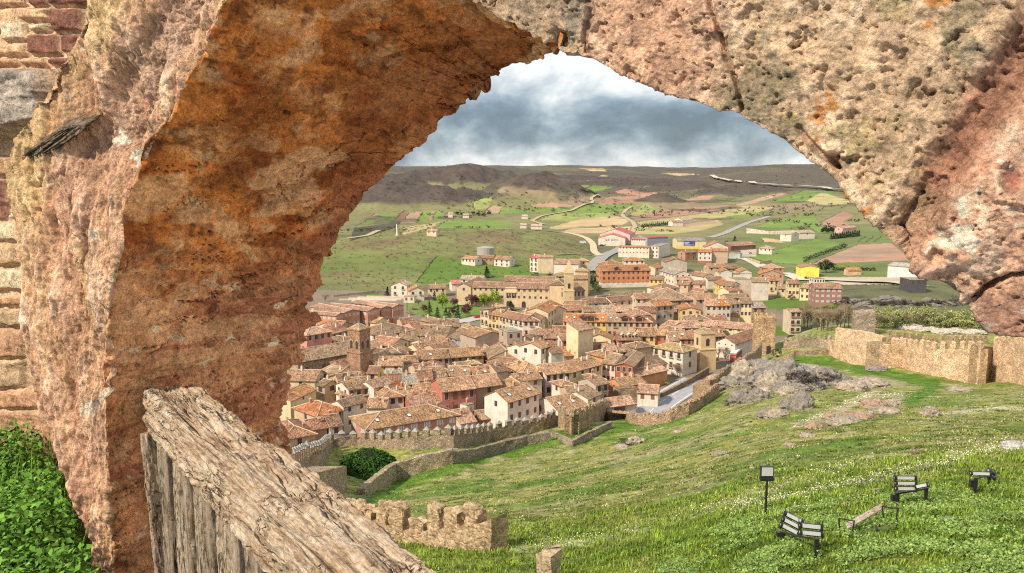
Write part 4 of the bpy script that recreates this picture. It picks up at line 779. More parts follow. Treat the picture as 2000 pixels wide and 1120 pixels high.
        tops = {'F': [(-x, 0, h), (x, 0, h)], 'B': [(x, D, h), (-x, D, h)], 'L': [(-x, D, h), (-x, 0, h)], 'R': [(x, 0, h), (x, D, h)]}
        polys = [[(-x, 0, h+.05), (x, 0, h+.05), (x, D, h+.05), (-x, D, h+.05)]]
    for t in tops.values():
        t2 = [(p[0], p[1], p[2]-.08) for p in t]; m.poly([(t2[0][0], t2[0][1], z0)]+t2+[(t2[-1][0], t2[-1][1], z0)] if False else [(t2[0][0], t2[0][1], z0), (t2[-1][0], t2[-1][1], z0)]+t2[::-1])
    wl = part('wall', m.mesh('wall', [wallm]), WC[wc] if isinstance(wc, str) else wc)
    rf = MB(); rf.slab([[(p[0], p[1], p[2]+.06) for p in P] for P in polys], .16, 0, 1)
    if rt in ('gable', 'front', 'hip') and pitch > .2:
        def cap(p, q): rf.tube((p[0], p[1], p[2]+.09), (q[0], q[1], q[2]+.09), .13, n=5, m=2)
        if rt == 'gable': cap((X0, D/2, zr), (X1, D/2, zr))
        elif rt == 'front': cap((0, Yf, zr), (0, Yb, zr))
        else:
            e0, e1 = (r0, r1); 
            if x < D/2 or x-D/2 > .05: cap(e0, e1)
            if x >= D/2: cap(c0, e0); cap(c3, e0); cap(c1, e1); cap(c2_, e1)
            else: cap(c0, e0); cap(c1, e0); cap(c2_, e1); cap(c3, e1)
    rcol = RCO[rc] if isinstance(rc, str) else rc; hr = random.Random(label+str(l)); kk = 1+hr.uniform(-.20, .16)
    ro = part('roof', rf.mesh('roof', [rm or M_ROOF, M_EAVE, M_RIDGE]), tuple(c_*kk for c_ in rcol))
    def zroof(px_, py_):
        return {'gable': h+pitch*(D/2-abs(py_-D/2)), 'front': h+pitch*(x-abs(px_)), 'hip': h+pitch*min(x-abs(px_), D/2-abs(py_-D/2)), 'shed': h+pitch*py_, 'shedr': h+pitch*(x-px_), 'shedl': h+pitch*(x+px_)}.get(rt, h)
    for _ in range(ch if name == 'house' else 0):
        px_, py_ = hr.uniform(-x*.7, x*.7), hr.uniform(D*.25, D*.7); zc = zroof(px_, py_); m = MB(); m.box(-.28, .28, -.22, .22, -.5, .95, 0); m.box(-.34, .34, -.28, .28, .95, 1.05, 1); m.box(-.16, .16, -.14, .14, 1.05, 1.35, 1)
        o = obj('chimney', m.mesh('chimney', [M_PAINT, M_RIDGE]), ro, (px_, py_, zc), hr.choice([(.62, .50, .38), (.50, .24, .15), (.72, .66, .56)]))
    if name == 'house' and hr.random() < .5 and rt in ('gable', 'hip', 'front') and (a.y+b.y)/2 < 420:
        px_, py_ = hr.uniform(-x*.6, x*.6), D*hr.uniform(.4, .6); m = MB(); m.tube((0, 0, -.3), (0, 0, 2.1), .035, n=4)
        for q_ in range(4): m.box(-.5+.1*q_, .5-.1*q_, -.02, .02, 2.0-q_*.16, 2.04-q_*.16)
        obj('aerial', m.mesh('aerial', [M_IRON]), ro, (px_, py_, zroof(px_, py_)))
    for k in range(sky_):
        px_ = -x+Wd*(k+.5+hr.uniform(-.15, .15))/sky_; py_ = D*.22; sl_x = pitch if rt != 'flat' else 0; m = MB(); A = math.atan(sl_x); R_ = Matrix.Rotation(A, 4, 'X'); m.box(-.45, .45, -.55, .55, -.05, .12, 1, R_); m.box(-.38, .38, -.48, .48, .12, .14, 0, R_)
        o = obj('skylight', m.mesh('skylight', [M_PANE, M_IRON]), ro, (px_, py_, zroof(px_, py_)+.08))
    # windows: front, then the side that faces the viewer
    def row(face, rws, cls_, kd):
        if not rws or not cls_: return
        Lf = Wd if face == 'F' else D; fh = (h-fd)/max(rws, 1)
        fh = min(fh, 3.2)
        for i in range(rws):
            zt = h-fd-fh*i; hh_ = min(wh, fh*.62); zb = zt-hh_-.12
            if zb < -.6: continue
            for j in range(cls_):
                s_ = Lf*(j+.5)/cls_; wd_ = min(ww, Lf/cls_*.55); q = kd if kd != 'm' else ('b' if (i+j) % 3 == 1 else 'w'); q = 'c' if q in 'ws' and hr.random() < .22 else q
                me = win_mesh(q, wd_, hh_)
                M = Matrix.Translation((-x+s_, 0, zb)) if face == 'F' else (Matrix.Translation((x, s_, zb)) @ Matrix.Rotation(math.pi/2, 4, 'Z') if face == 'R' else Matrix.Translation((-x, D-s_, zb)) @ Matrix.Rotation(-math.pi/2, 4, 'Z'))
                part('window', me, M=M)
    row('F', rows, cols, wk)
    Rm = Matrix.Rotation(rz, 3, 'Z')
    cpos = Vector((c.x, c.y, 0)); nl = Rm @ Vector((-1, 0, 0)); pl = cpos+nl*x+Rm @ Vector((0, D/2, 0)); side_ = 'L' if (-pl).dot(nl) > 0 else 'R'
    row(side_, rows if sr is None else sr, sc if sc is not None else max(1, int(cols*D/max(Wd, 1)*.6)), sk or wk if (sk or wk) != 'b' else 'w')
    if base:
        m = MB(); m.box(-x-.06, x+.06, -.06, D+.06, -drop, base[0], 0); part('ground_floor', m.mesh('ground_floor', [M_WALL]), WC[base[1]])
    return root, part, (x, D, h, side_)
H = house
# nearest rows under the castle wall
H('long brick house with hipped orange tiled roof and white glazed gallery facing the battlements', 'C6', (1230, 830), ('C7', 810, 768), 6.3, 10.5, 'hip', 'brick', 'tan', 1, 7, wk='l', ww=1.6, wh=1.3, pitch=.34, sky_=3, sr=1, sc=2)
H('big house with dark brown hipped roof beside the left jamb, lowest on the left', 'C6', (95, 965), (530, 888), 6, 12, 'hip', 'tan', 'red', 1, 1, pitch=.40)
H('low lean-to roof just below the dark hipped roof at far left', 'C6', (205, 1070), (520, 1050), 4, 4, 'shed', 'brown', 'red', 1, 1)
H('brown roofed annex between the dark hipped roof and the derelict house', 'C6', (500, 828), (690, 800), 6, 7, 'gable', 'brown', 'red', 1, 0)
H('derelict pale house with sagging dark roof behind the battlements', 'C6', (725, 790), (905, 765), 6.5, 8, 'gable', 'grey', 'dark', 2, 1)
H('house with bright orange hipped roof in the lower left of the town', 'C6', (560, 648), (945, 552), 6, 10, 'hip', 'tan', (.56, .24, .125), 1, 2, pitch=.42)
H('yellow walled gable house with streaky orange roof against the left jamb', 'C6', (190, 440), (535, 280), 6.5, 6.5, 'gable', 'straw', 'orange', 1, 1, wk='s', ww=.8, wh=.8)
H('small brown fronted house with one white framed window, left of the orange facade', 'C6', (545, 214), (655, 238), 7, 5, 'gable', 'tan', 'old', 1, 1, ww=1.5)
H('low house with tiny dark red roof below the white framed window', 'C6', (642, 305), (790, 300), 5, 3.5, 'shed', 'tan', 'dark', 1, 1)
H('white house with half timbered front and pinkish sloping roof', 'C6', (815, 330), (1010, 378), 6.5, 5, 'gable', 'white', 'pink', 2, 1)
H('narrow cream house touching the orange facade on its left', 'C6', (985, 290), (1068, 275), 8, 7, 'gable', 'pale', 'old', 2, 1, wk='s')
H('orange fronted house with four windows and large mottled roof', 'C6', (1070, 272), (1280, 250), 8, 9, 'gable', 'orange', 'old', 2, 2, wk='m')
H('large mottled roof behind the orange facade house', 'C6', (860, 200), (1200, 165), 8, 8, 'gable', 'tan', 'old', 0, 0)
H('small yellow house with deep red roof below the church', 'C6', (1235, 58), (1382, 62), 8, 6, 'gable', 'yellow', 'dark', 1, 1, wk='b')
H('white terrace house with flat pale front right of the small yellow house', 'C2', (1420, 908), (1800, 905), 8, 4, 'shed', 'white', 'mix', 1, 2, wk='s', ww=.8, wh=.8)
H('red rendered attic with three white windows among the roofs', 'C6', (1525, 84), (1720, 72), 8.5, 4, 'flat', (.58, .19, .10), 'grey', 1, 3, wk='l', ch=2)
H('white sided house with crossed pinkish roofs in the lower town', 'C6', (1330, 262), (1600, 190), 8, 6, 'gable', 'white', 'pink', 0, 0)
H('white walled house with tan hipped roof left of the chimney cluster', 'C6', (1440, 400), (1740, 370), 7, 9, 'hip', 'white', 'tan', 1, 3, wk='s')
H('low white gable house with mottled roof above the long brick house', 'C6', (1230, 530), (1500, 530), 6, 7, 'gable', 'white', 'mix', 0, 0, ch=2)
H('red and cream panelled house with three tall windows', 'C7', (585, 452), (1045, 402), 9, 9, 'gable', (.48, .19, .14), 'mix', 2, 4, wk='w', wh=1.8, pitch=.42, sr=0, sc=0)
H('plain brown house adjoining the red panelled house', 'C7', (1050, 395), (1400, 352), 9, 8.5, 'gable', 'brown', 'mix', 2, 1, wk='w', pitch=.42, sr=0)
H('tall white gabled house with roof windows, nearest above the battlements', 'B2', (135, 712), (400, 634), 9, 7.6, 'gable', (.76, .63, .54), 'mix', 3, 4, wk='s', ww=.95, pitch=.5, sky_=2, sr=1, sc=1)
H('low dark roofed outhouse beside the white gabled house', 'C7', (1095, 835), (1385, 800), 4, 6.5, 'gable', 'red', 'old', 0, 0)
H('house with pale pink roof above the battlements at centre', 'C7', (830, 888), (1050, 852), 5, 9, 'gable', 'beige', 'pink', 0, 0, pitch=.42)
H('tiny white annex below the red panelled house', 'C7', (925, 650), (1025, 622), 6.5, 2.5, 'flat', 'white', 'grey', 1, 1, wk='l')
H('long low tiled shed roof directly behind the battlements', 'C7', (700, 985), (1190, 925), 2.6, 4, 'shed', 'stone', 'mix', 0, 0, pitch=.25, ch=0)
H('terracotta roof left of the sky lit roof in mid town', 'C7', (250, 300), (460, 290), 8, 9, 'gable', 'tan', 'red', 0, 0)
H('greyish brown roof between terracotta roof and sky lit roof', 'C7', (460, 262), (650, 245), 8, 9, 'gable', 'tan', 'old', 0, 0, ch=2)
H('sky lit tiled roof behind the red panelled house', 'C7', (655, 232), (960, 232), 8, 8.5, 'gable', 'tan', 'mix', 0, 0, sky_=2)
H('weathered grey roof with dark gutter above the chimney cluster', 'C7', (45, 352), (240, 345), 7.5, 9, 'gable', 'grey', 'grey', 1, 2, wk='s', wh=.6)
H('tan roof with crooked ridge right of the crossed roofs', 'C7', (20, 520), (230, 470), 6.5, 7, 'gable', 'brown', 'tan', 0, 0, ch=3)
H('brown roof crowded with small chimneys left of the red panelled house', 'C7', (150, 640), (560, 598), 6, 8, 'gable', 'red', 'pink', 0, 0, ch=4)
H('small tilted roof above the crowded chimney roof', 'C7', (240, 470), (520, 440), 6.5, 7, 'gable', 'tan', 'mix', 0, 0, ch=3)
H('mottled roof with gabled dormer behind the red panelled house', 'C7', (1010, 256), (1330, 240), 8, 9, 'gable', 'tan', 'mix', 0, 0, sky_=1, ch=2)
H('small dark red raised roof right of the gabled dormer', 'C7', (1330, 182), (1490, 160), 9.5, 4, 'shed', 'tan', 'dark', 0, 0)
H('white walled house with grey roof left of the balconied hip house', 'C7', (1475, 218), (1635, 195), 7, 9, 'gable', 'white', 'old', 1, 1, wk='s')
H('balconied house with broad orange hipped roof and white lantern', 'C4', (485, 1032), (838, 992), 8.2, 9, 'hip', 'ochre', 'tan', 2, 2, wk='b', wh=1.7, pitch=.55, sr=1, sc=1)
H('pale pink terrace house left part of the long curved roof', 'C4', (845, 1048), (1232, 1012), 7.6, 9, 'gable', (.74, .58, .54), 'mix', 2, 4, wk='w', wh=1.5)
H('cream yellow house right part of the long curved roof', 'C4', (1236, 1018), (1722, 888), 7.6, 9, 'gable', 'straw', 'tan', 2, 4, wk='s', ch=2)
H('tall plain cream tower house with single small window', 'C4', (1358, 366), (1590, 326), 14, 5.2, 'shed', (.74, .60, .38), 'pink', 0, 0, ch=0, drop=1)
H('white cubic house block with two square windows left of the cream tower house', 'C4', (772, 650), (915, 602), 11, 7, 'gable', 'white', 'tan', 1, 2, wk='s', sr=1, sc=2)
H('white house wing with tiny red roof between the white block and cream tower house', 'C4', (935, 722), (1115, 700), 9.5, 6, 'shed', 'white', 'dark', 0, 0)
H('white gable wing at the back left of the white block', 'C4', (515, 655), (700, 590), 9.5, 6, 'gable', 'white', 'tan', 1, 1, wk='s')
H('blank taupe rendered building with three small windows', 'C4', (245, 402), (482, 384), 11.5, 8, 'flat', 'taupe', 'grey', 2, 2, wk='s', ch=0, ww=.9)
H('taupe hall with low curved gable beside the blank taupe building', 'C3', (1350, 480), (1835, 420), 9.5, 10, 'front', 'taupe', 'tan', 0, 0, pitch=.22, ch=0)
rt_, pt_, dm_ = H('hall with black timber trusses on white twin gable over a brick red base', 'C3', (1568, 800), ('C4', 500, 770), 6.4, 11, 'front', (.40, .22, .15), 'old', 1, 4, wk='w', pitch=.42, ww=.8, wh=.9)
m = MB(); X_, D_, h_, _s = dm_; m.poly([(-X_, -.03, h_+.02), (X_, -.03, h_+.02), (0, -.03, h_+.42*X_)], 0); pt_('gable_panel', m.mesh('gable_panel', [M_WALL]), WC['white'])
m = MB(); m.tube((-X_, -.1, h_), (0, -.1, h_+.40*X_), .13, n=4); m.tube((X_, -.1, h_), (0, -.1, h_+.40*X_), .13, n=4); m.tube((0, -.1, h_), (0, -.1, h_+.4*X_), .12, n=4); m.tube((-X_, -.1, h_), (X_, -.1, h_), .13, n=4); pt_('truss', m.mesh('truss', [M_IRON]))
H('long tan house with five windows under orange mottled roof, left half', 'C3', (462, 818), (942, 786), 7.2, 9, 'gable', 'beige', 'mix', 2, 5, wk='w', sky_=1)
H('long brown fronted house under orange mottled roof, right half beside the truss hall', 'C3', (950, 786), (1475, 746), 7.2, 9, 'gable', 'brown', 'tan', 2, 5, wk='s', ww=.8, wh=.8)
# the old quarter in the middle left
H('salmon pink four storey house with pink hipped roof right of the left jamb', 'C2', (310, 440), (700, 376), 12, 12, 'hip', (.66, .29, .23), 'pink', 3, 4, wk='m', pitch=.42)
H('grey white house with rust red roof between pink house and bell tower', 'C2', (700, 415), (965, 352), 9, 8, 'gable', 'grey', 'red', 2, 3, wk='s')
H('white fronted house with big hipped mottled roof right of the bell tower', 'C2', (1470, 445), ('C3', 385, 340), 7, 13, 'hip', 'white', 'old', 1, 5, wk='s')
H('salmon walled low house below the big hipped mottled roof', 'C3', (0, 535), (200, 502), 6, 8, 'gable', 'peach', 'old', 0, 0)
H('cream walled low house with garage opening below the big hipped mottled roof', 'C3', (205, 545), (480, 502), 6, 7, 'gable', 'straw', 'old', 1, 2, wk='s')
H('small half timbered house tucked right of the church tower foot', 'C2', (1330, 725), (1485, 742), 6, 6, 'gable', 'tan', 'dark', 2, 2, wk='s')
H('house with dark red painted gable wall in the old quarter', 'C2', (1650, 795), ('C3', 330, 655), 6.5, 8, 'gable', (.42, .17, .12), 'tan', 0, 0)
H('tawny roofed house behind the dark red gable wall', 'C2', (1490, 690), (1640, 800), 7, 6, 'gable', 'straw', 'old', 1, 1, wk='s')
H('broad brown roof sheet left of the blue fascia in the old quarter', 'C3', (480, 440), (900, 455), 7, 13, 'gable', 'tan', 'old', 0, 0, ch=3)
H('broad brown roof with blue grey fascia and small windows', 'C3', (930, 455), (1330, 575), 7, 12, 'gable', (.30, .33, .38), 'old', 1, 5, wk='s', wh=.6, ch=2)
H('long weathered roof at the top of the old quarter', 'C3', (660, 310), (1100, 300), 7, 10, 'gable', 'tan', 'old', 0, 0, ch=3)
H('pyramid roofed house in front of the street of tall facades', 'C3', (1150, 372), (1420, 358), 6.5, 9, 'hip', 'cream', 'moss', 0, 0)
H('small house with bright orange roof patch near the park road', 'C3', (745, 270), (880, 300), 6, 6, 'gable', 'tan', 'new', 0, 0)
H('house with rosy roof left of the small bright orange roof', 'C3', (395, 330), (530, 312), 7, 8, 'gable', 'pink', 'red', 1, 2, wk='s')
H('white chimneyed house with pale orange roof in the old quarter', 'C3', (600, 600), (945, 520), 6, 8, 'gable', 'white', 'tan', 1, 2, wk='s', ch=2)
H('smooth grey brown roof beside the pale orange roof', 'C3', (712, 665), (1075, 608), 7.5, 6, 'gable', 'tan', 'brown', 0, 0)
H('low pinkish roof below the school beside the park trees', 'C3', (200, 250), (400, 235), 6, 7, 'gable', 'tan', 'red', 0, 0)
H('grey stone roofed cottage at the edge of the park road', 'C3', (480, 200), (720, 250), 5.5, 6, 'gable', 'stone', 'old', 0, 0)
H('tiled roof just left of the taupe hall', 'C3', (1080, 430), (1290, 480), 7.5, 7, 'gable', 'white', 'pink', 1, 2, wk='s')
H('narrow orange tiled roof in front of the orange mottled pair', 'C3', (230, 860), (450, 850), 7.5, 6, 'gable', 'tan', 'mix', 0, 0)
H('reddish roof below the tan five window house', 'C3', (440, 1010), (700, 980), 8, 7, 'gable', 'tan', 'red', 0, 0)
H('small pavilion roof with eyebrow top in front of the brown fronted house', 'C3', (1260, 890), (1420, 880), 9.5, 3.5, 'hip', 'tan', 'moss', 0, 0, ch=0)
H('brown roof right of the pavilion roof', 'C3', (1230, 1060), (1600, 1010), 7.5, 7, 'gable', 'tan', 'mix', 0, 0)
# street of tall facades around the square
H('tall cream corner house with iron balconies and pent roof', 'A4', (165, 452), (232, 466), 10.5, 10, 'shedl', 'cream', 'mix', 3, 2, wk='b', pitch=.16)
H('ochre terrace house with orange roof right of the tall corner house', 'A4', (232, 492), (322, 503), 9.5, 8, 'gable', 'ochre', 'tan', 3, 3, wk='m')
H('cream terrace house with maroon roof, second right of the tall corner house', 'A4', (323, 503), (405, 522), 9.5, 8, 'gable', 'cream', 'brown', 3, 3, wk='m')
H('white terrace house with iron balconies, third right of the tall corner house', 'A4', (406, 524), (525, 546), 9.5, 8, 'gable', 'white', 'red', 3, 3, wk='b')
H('pinkish white terrace house at the bend of the street', 'A4', (526, 546), (660, 546), 9.5, 8, 'hip', 'pale', 'brown', 3, 3, wk='m')
H('white end house turning the corner toward the orange roof', 'A4', (662, 540), (735, 492), 9.5, 7, 'gable', 'white', 'mix', 3, 2, wk='m')
H('mottled hip roof behind the terrace at the bend', 'A4', (500, 496), (660, 500), 10, 9, 'hip', 'cream', 'tan', 0, 0, ch=3)
H('brown roof behind the mottled hip roof, below the convent', 'A4', (590, 440), (740, 470), 10, 9, 'gable', 'cream', 'brown', 0, 0, ch=2)
H('long cream house receding toward the church with many windows', 'A4', (735, 478), (848, 412), 11, 9, 'gable', 'cream', 'orange', 3, 5, wk='s')
H('little house with arched white front left of the yellow terrace', 'A4', (775, 598), (858, 598), 4.5, 9, 'front', 'cream', 'brown', 1, 2, wk='s', ch=0)
def dormers(rp, n, x0, x1, big=True):
    root, part, (x, D, h, s_) = rp
    for i in range(n):
        px_ = -x+2*x*(x0+(x1-x0)*(i+.5)/n); m = MB(); w_ = 1.5 if big else .6; hh_ = 1.7 if big else .95
        m.box(-w_, w_, -.15, 2.5, -.2, hh_, 0); m.slab([[(-w_-.3, -.5, hh_-.05), (0, -.5, hh_+.55), (0, 3.2, hh_+.55), (-w_-.3, 3.2, hh_-.05)], [(0, -.5, hh_+.55), (w_+.3, -.5, hh_-.05), (w_+.3, 3.2, hh_-.05), (0, 3.2, hh_+.55)]], .12, 1); m.box(-w_*.72, w_*.72, -.2, -.15, .15, hh_-.25, 2)
        o = part('dormer', m.mesh('dormer', [M_PAINT, M_ROOF, M_GLASS]), M=Matrix.Translation((px_, .1 if big else 1.0, h+(0 if big else .38)))); o.color = (.40, .22, .14, 1) if big else (.72, .62, .52, 1)
dormers(H('yellow and tan terrace with bright orange roof and twin dark dormers', 'A4', (862, 546), (1228, 553), 9.5, 9, 'gable', (.66, .47, .13), (.60, .27, .11), 3, 8, wk='w', pitch=.42, sky_=6, ch=0), 2, .38, .72)
dormers(H('grey tan terrace section with mottled roof and one dark dormer', 'A4', (1232, 552), (1406, 554), 9.5, 9, 'gable', 'tan', 'old', 3, 4, wk='m', pitch=.42, sky_=3, ch=0), 1, .6, 1.1)
dormers(H('peach terrace section with reddish hipped end and one dark dormer', 'A4', (1410, 554), (1608, 556), 9.5, 9, 'hip', 'peach', 'red', 3, 4, wk='m', pitch=.42, sky_=2, ch=0), 1, .2, .7)
dormers(H('dark red house with brown roof and three little white dormers', 'C5', (215, 508), (565, 506), 7, 7, 'gable', (.46, .14, .10), 'brown', 1, 2, wk='w', pitch=.5, ch=0), 3, .1, 1, False)
H('small mustard yellow house right of the three dormers', 'C5', (572, 450), (800, 446), 7, 8, 'gable', 'yellow', 'mix', 1, 2, wk='w', pitch=.5, ch=0)
H('brick red house with pale orange roof right of the mustard house', 'C5', (804, 438), (1014, 438), 7, 8, 'gable', (.52, .20, .11), 'tan', 1, 2, wk='s', pitch=.5)
H('pinkish house with brown roof and one roof window', 'C5', (1022, 520), (1170, 520), 6.5, 8, 'gable', 'pale', 'brown', 1, 1, wk='s', sky_=1, pitch=.5, ch=0)
H('narrow crimson house left of the little stone belfry', 'C5', (1172, 490), (1290, 490), 7, 8, 'gable', (.50, .15, .11), 'tan', 1, 1, wk='s', sky_=1, pitch=.5, ch=0)
H('rosy brown house touching the little stone belfry', 'C5', (1292, 490), (1440, 492), 7, 8, 'gable', 'brown', 'red', 2, 2, wk='s', pitch=.4)
H('stone fronted long house with pink tiled roof in the square', 'C5', (1060, 322), (1510, 320), 6, 9, 'gable', (.52, .42, .32), 'pink', 1, 5, wk='s', ch=0)
H('pink tiled roof sloping beside the stone fronted long house', 'C5', (890, 282), (1060, 318), 6, 8, 'gable', 'tan', 'pink', 0, 0, ch=0)
H('long low cream barn with pink tiled roof behind the town tower', 'A5', (948, 932), (1372, 966), 6, 8, 'gable', 'straw', 'pink', 1, 6, wk='s', wh=.6, ch=0)
H('small brown gabled outbuilding below the long cream barn', 'C5', (1715, 362), (1885, 362), 6, 6, 'gable', 'brown', 'mix', 1, 2, wk='s')
H('low brown roofed annex left of the white gable barn', 'C5', (1735, 455), (1900, 445), 5, 5, 'gable', 'brown', 'mix', 1, 3, wk='s')
H('white gable barn with wide red roof left of the town tower', 'A5', (1072, 1062), (1232, 1085), 5.5, 20, 'front', 'white', 'red', 1, 3, wk='s', ww=.5, wh=.5, pitch=.5, ch=0)
H('white house with tall windows and straw coloured hipped roof', 'C5', (760, 622), (1230, 706), 7.6, 8, 'hip', 'white', 'moss', 2, 4, wk='b', wh=1.6)
H('cream three window house at the head of the lower street', 'B2', (932, 382), (1040, 396), 7.6, 10, 'gable', (.72, .56, .46), 'old', 2, 3, wk='w', wh=1.6)
H('vermilion house with large grey tiled roof', 'B2', (1044, 400), (1190, 412), 7.6, 17, 'front', (.44, .14, .08), 'old', 2, 3, wk='w', pitch=.3, sr=1, sc=6)
H('long narrow grey roof in front of the vermilion house', 'B2', (1110, 470), (1475, 385), 5.5, 4, 'shed', 'cream', 'old', 1, 2, wk='s', ch=0)
H('jumbled orange roof in front of the long narrow grey roof', 'B2', (1190, 505), (1480, 440), 4.5, 6, 'gable', 'orange', 'pink', 0, 0, ch=2)
H('low roof with orange end wall near the garden walls', 'B2', (1100, 580), (1300, 545), 4.5, 7, 'gable', 'orange', 'mix', 1, 1, wk='s', ch=2)
H('garage with brown door and pink tiled roof by the road', 'B2', (940, 758), (1215, 722), 3.6, 6.5, 'gable', 'beige', 'pink', 1, 1, wk='d', ww=3.4, wh=2.6, ch=0)
H('rubble stone house wall with small roof beside the cypress', 'B2', (1068, 608), (1225, 592), 5, 3, 'flat', 'stone', 'old', 0, 0, ch=0)
H('white annex with porch and pinkish roof above the road', 'B2', (1228, 628), (1400, 640), 4, 7, 'gable', 'white', 'pink', 1, 2, wk='d', ch=0)
H('tall grey timber fronted house with deep balconies', 'B2', (880, 572), (985, 548), 8, 6.5, 'gable', 'grey', 'old', 3, 2, wk='b')
H('off white house with single pitch grey roof beside the grey timber house', 'B2', (812, 686), (918, 640), 7, 7, 'gable', 'white', 'old', 2, 1, wk='s')
H('low grey roofed house left of the off white house', 'B2', (655, 652), (810, 640), 6, 7, 'gable', 'tan', 'old', 0, 0)
H('broad orange tiled house with two roof windows, right of the white gabled house', 'B2', (560, 788), (806, 742), 5.6, 10, 'gable', (.74, .60, .52), 'mix', 1, 3, wk='w', sky_=2, pitch=.4)
H('tiny white house with square hipped roof below the curved roof', 'B2', (590, 578), (700, 562), 6, 5, 'hip', 'white', 'tan', 1, 1, wk='s')
H('little house with striped red and white hip tiles', 'B2', (845, 528), (955, 520), 7, 6, 'hip', 'tan', 'red', 1, 2, wk='s')
H('brown low roof right of the cream tower house', 'C4', (1590, 655), (1850, 648), 7, 7, 'gable', 'straw', 'red', 1, 2, wk='s', wh=.5)
H('orange hip roof at the end of the long curved roof', 'C5', (20, 790), (270, 745), 7.5, 8, 'hip', 'orange', 'tan', 0, 0, ch=2)
H('brown roof in front of the mustard yellow house', 'C5', (495, 640), (770, 604), 8, 6, 'hip', 'tan', 'old', 0, 0)
H('greyish roof with dormer window below the dark red house', 'C5', (215, 700), (430, 682), 7, 6, 'gable', 'peach', 'old', 1, 1, wk='s')
H('rosy roof at the foot of the terrace, right of the cream tower house', 'C5', (0, 675), (205, 668), 7.5, 7, 'gable', 'tan', 'pink', 0, 0)
H('pale house with tall shutters left of the cream tower house', 'C4', (1100, 522), (1290, 512), 9, 7, 'gable', (.70, .58, .50), 'brown', 1, 2, wk='w', wh=1.8)
H('low orange roof squeezed between white wing and cream tower house', 'C4', (1125, 762), (1290, 748), 6, 4.5, 'shed', 'tan', 'orange', 0, 0)
H('long brown roof right of the blank taupe building', 'C4', (500, 610), (820, 520), 7.5, 9, 'gable', 'brown', 'old', 0, 0)
H('hall with plank front behind the white cubic block', 'C4', (820, 482), (1080, 480), 9, 5, 'shed', 'brown', 'brown', 1, 4, wk='s', ww=.5, wh=.6)
# rows below and around the church
H('old stone mansion with huge grey brown pyramid roof', 'A5', (575, 722), (878, 712), 9, 17, 'hip', 'stone', 'old', 1, 4, wk='s', pitch=.5, ch=0)
H('grey four storey house with dark central balconies and orange roof', 'A5', (563, 768), (716, 756), 10.5, 9, 'gable', 'grey', 'orange', 3, 3, wk='m')
H('ochre gabled house with two rounded balconies', 'A5', (772, 800), (942, 802), 9.2, 10, 'front', 'ochre', 'orange', 3, 3, wk='s', pitch=.28)
H('beige house with six windows, first of the row right of the ochre gable', 'A5', (985, 762), (1080, 764), 9, 10, 'gable', 'beige', 'pink', 3, 2, wk='s', sr=2, sc=2)
H('bright white house with orange roof, second of the row right of the ochre gable', 'A5', (1084, 764), (1194, 760), 9, 10, 'gable', 'white', 'new', 3, 3, wk='s', sky_=2, base=(2.4, 'dark'))
H('off white house with brown roof, third of the row right of the ochre gable', 'A5', (1197, 752), (1275, 744), 8.5, 8, 'gable', 'white', 'old', 3, 2, wk='s')
H('cream house with stone base, fourth of the row right of the ochre gable', 'A5', (1278, 742), (1372, 744), 8.5, 8, 'gable', 'straw', 'old', 2, 3, wk='w')
H('stone house with grey roof at the right end of the row', 'A5', (1376, 780), (1490, 778), 6.8, 8, 'gable', 'stone', 'grey', 1, 2, wk='s')
H('small shed with orange roof below the row of houses', 'A5', (1148, 852), (1270, 850), 4, 5, 'gable', 'tan', 'orange', 0, 0, ch=0)
H('wide house with pinkish roof behind the grey tan terrace', 'A5', (110, 812), (318, 810), 8, 9, 'gable', 'peach', 'pink', 1, 5, wk='s', wh=.6)
H('pale roofed hip house between terrace and grey four storey house', 'A5', (335, 842), (520, 838), 9, 9, 'hip', 'tan', 'pink', 0, 0)
H('peach walled house left of the grey four storey house', 'A5', (430, 820), (568, 818), 9, 9, 'gable', 'peach', 'red', 2, 1, wk='s')
H('cream gabled house with maroon roof above the peach house', 'A5', (395, 706), (545, 704), 8.5, 9, 'gable', 'cream', 'brown', 2, 3, wk='s')
H('house with ochre wall and row of tiny dormers right of the church', 'A5', (0, 742), (185, 738), 6.5, 7, 'gable', 'straw', 'old', 1, 4, wk='s')
H('low house with dull red roof left of the maroon roofed gable house', 'A5', (190, 730), (372, 716), 7, 8, 'gable', 'white', 'dark', 1, 3, wk='s')
H('old roofs strip behind the orange terrace roof', 'A4', (1185, 470), (1390, 462), 8, 8, 'gable', 'peach', 'pale', 0, 0)
H('brown gable cluster left behind the orange terrace roof', 'A4', (855, 460), (1030, 455), 8, 8, 'gable', 'cream', 'red', 1, 3, wk='s', ch=2)
H('grey roof between the church foot and the terrace', 'A4', (1035, 470), (1170, 468), 8, 8, 'gable', 'tan', 'old', 0, 0)
H('white edged house right of the church apse', 'A4', (1040, 400), (1240, 392), 7, 8, 'gable', 'white', 'dark', 1, 3, wk='s')
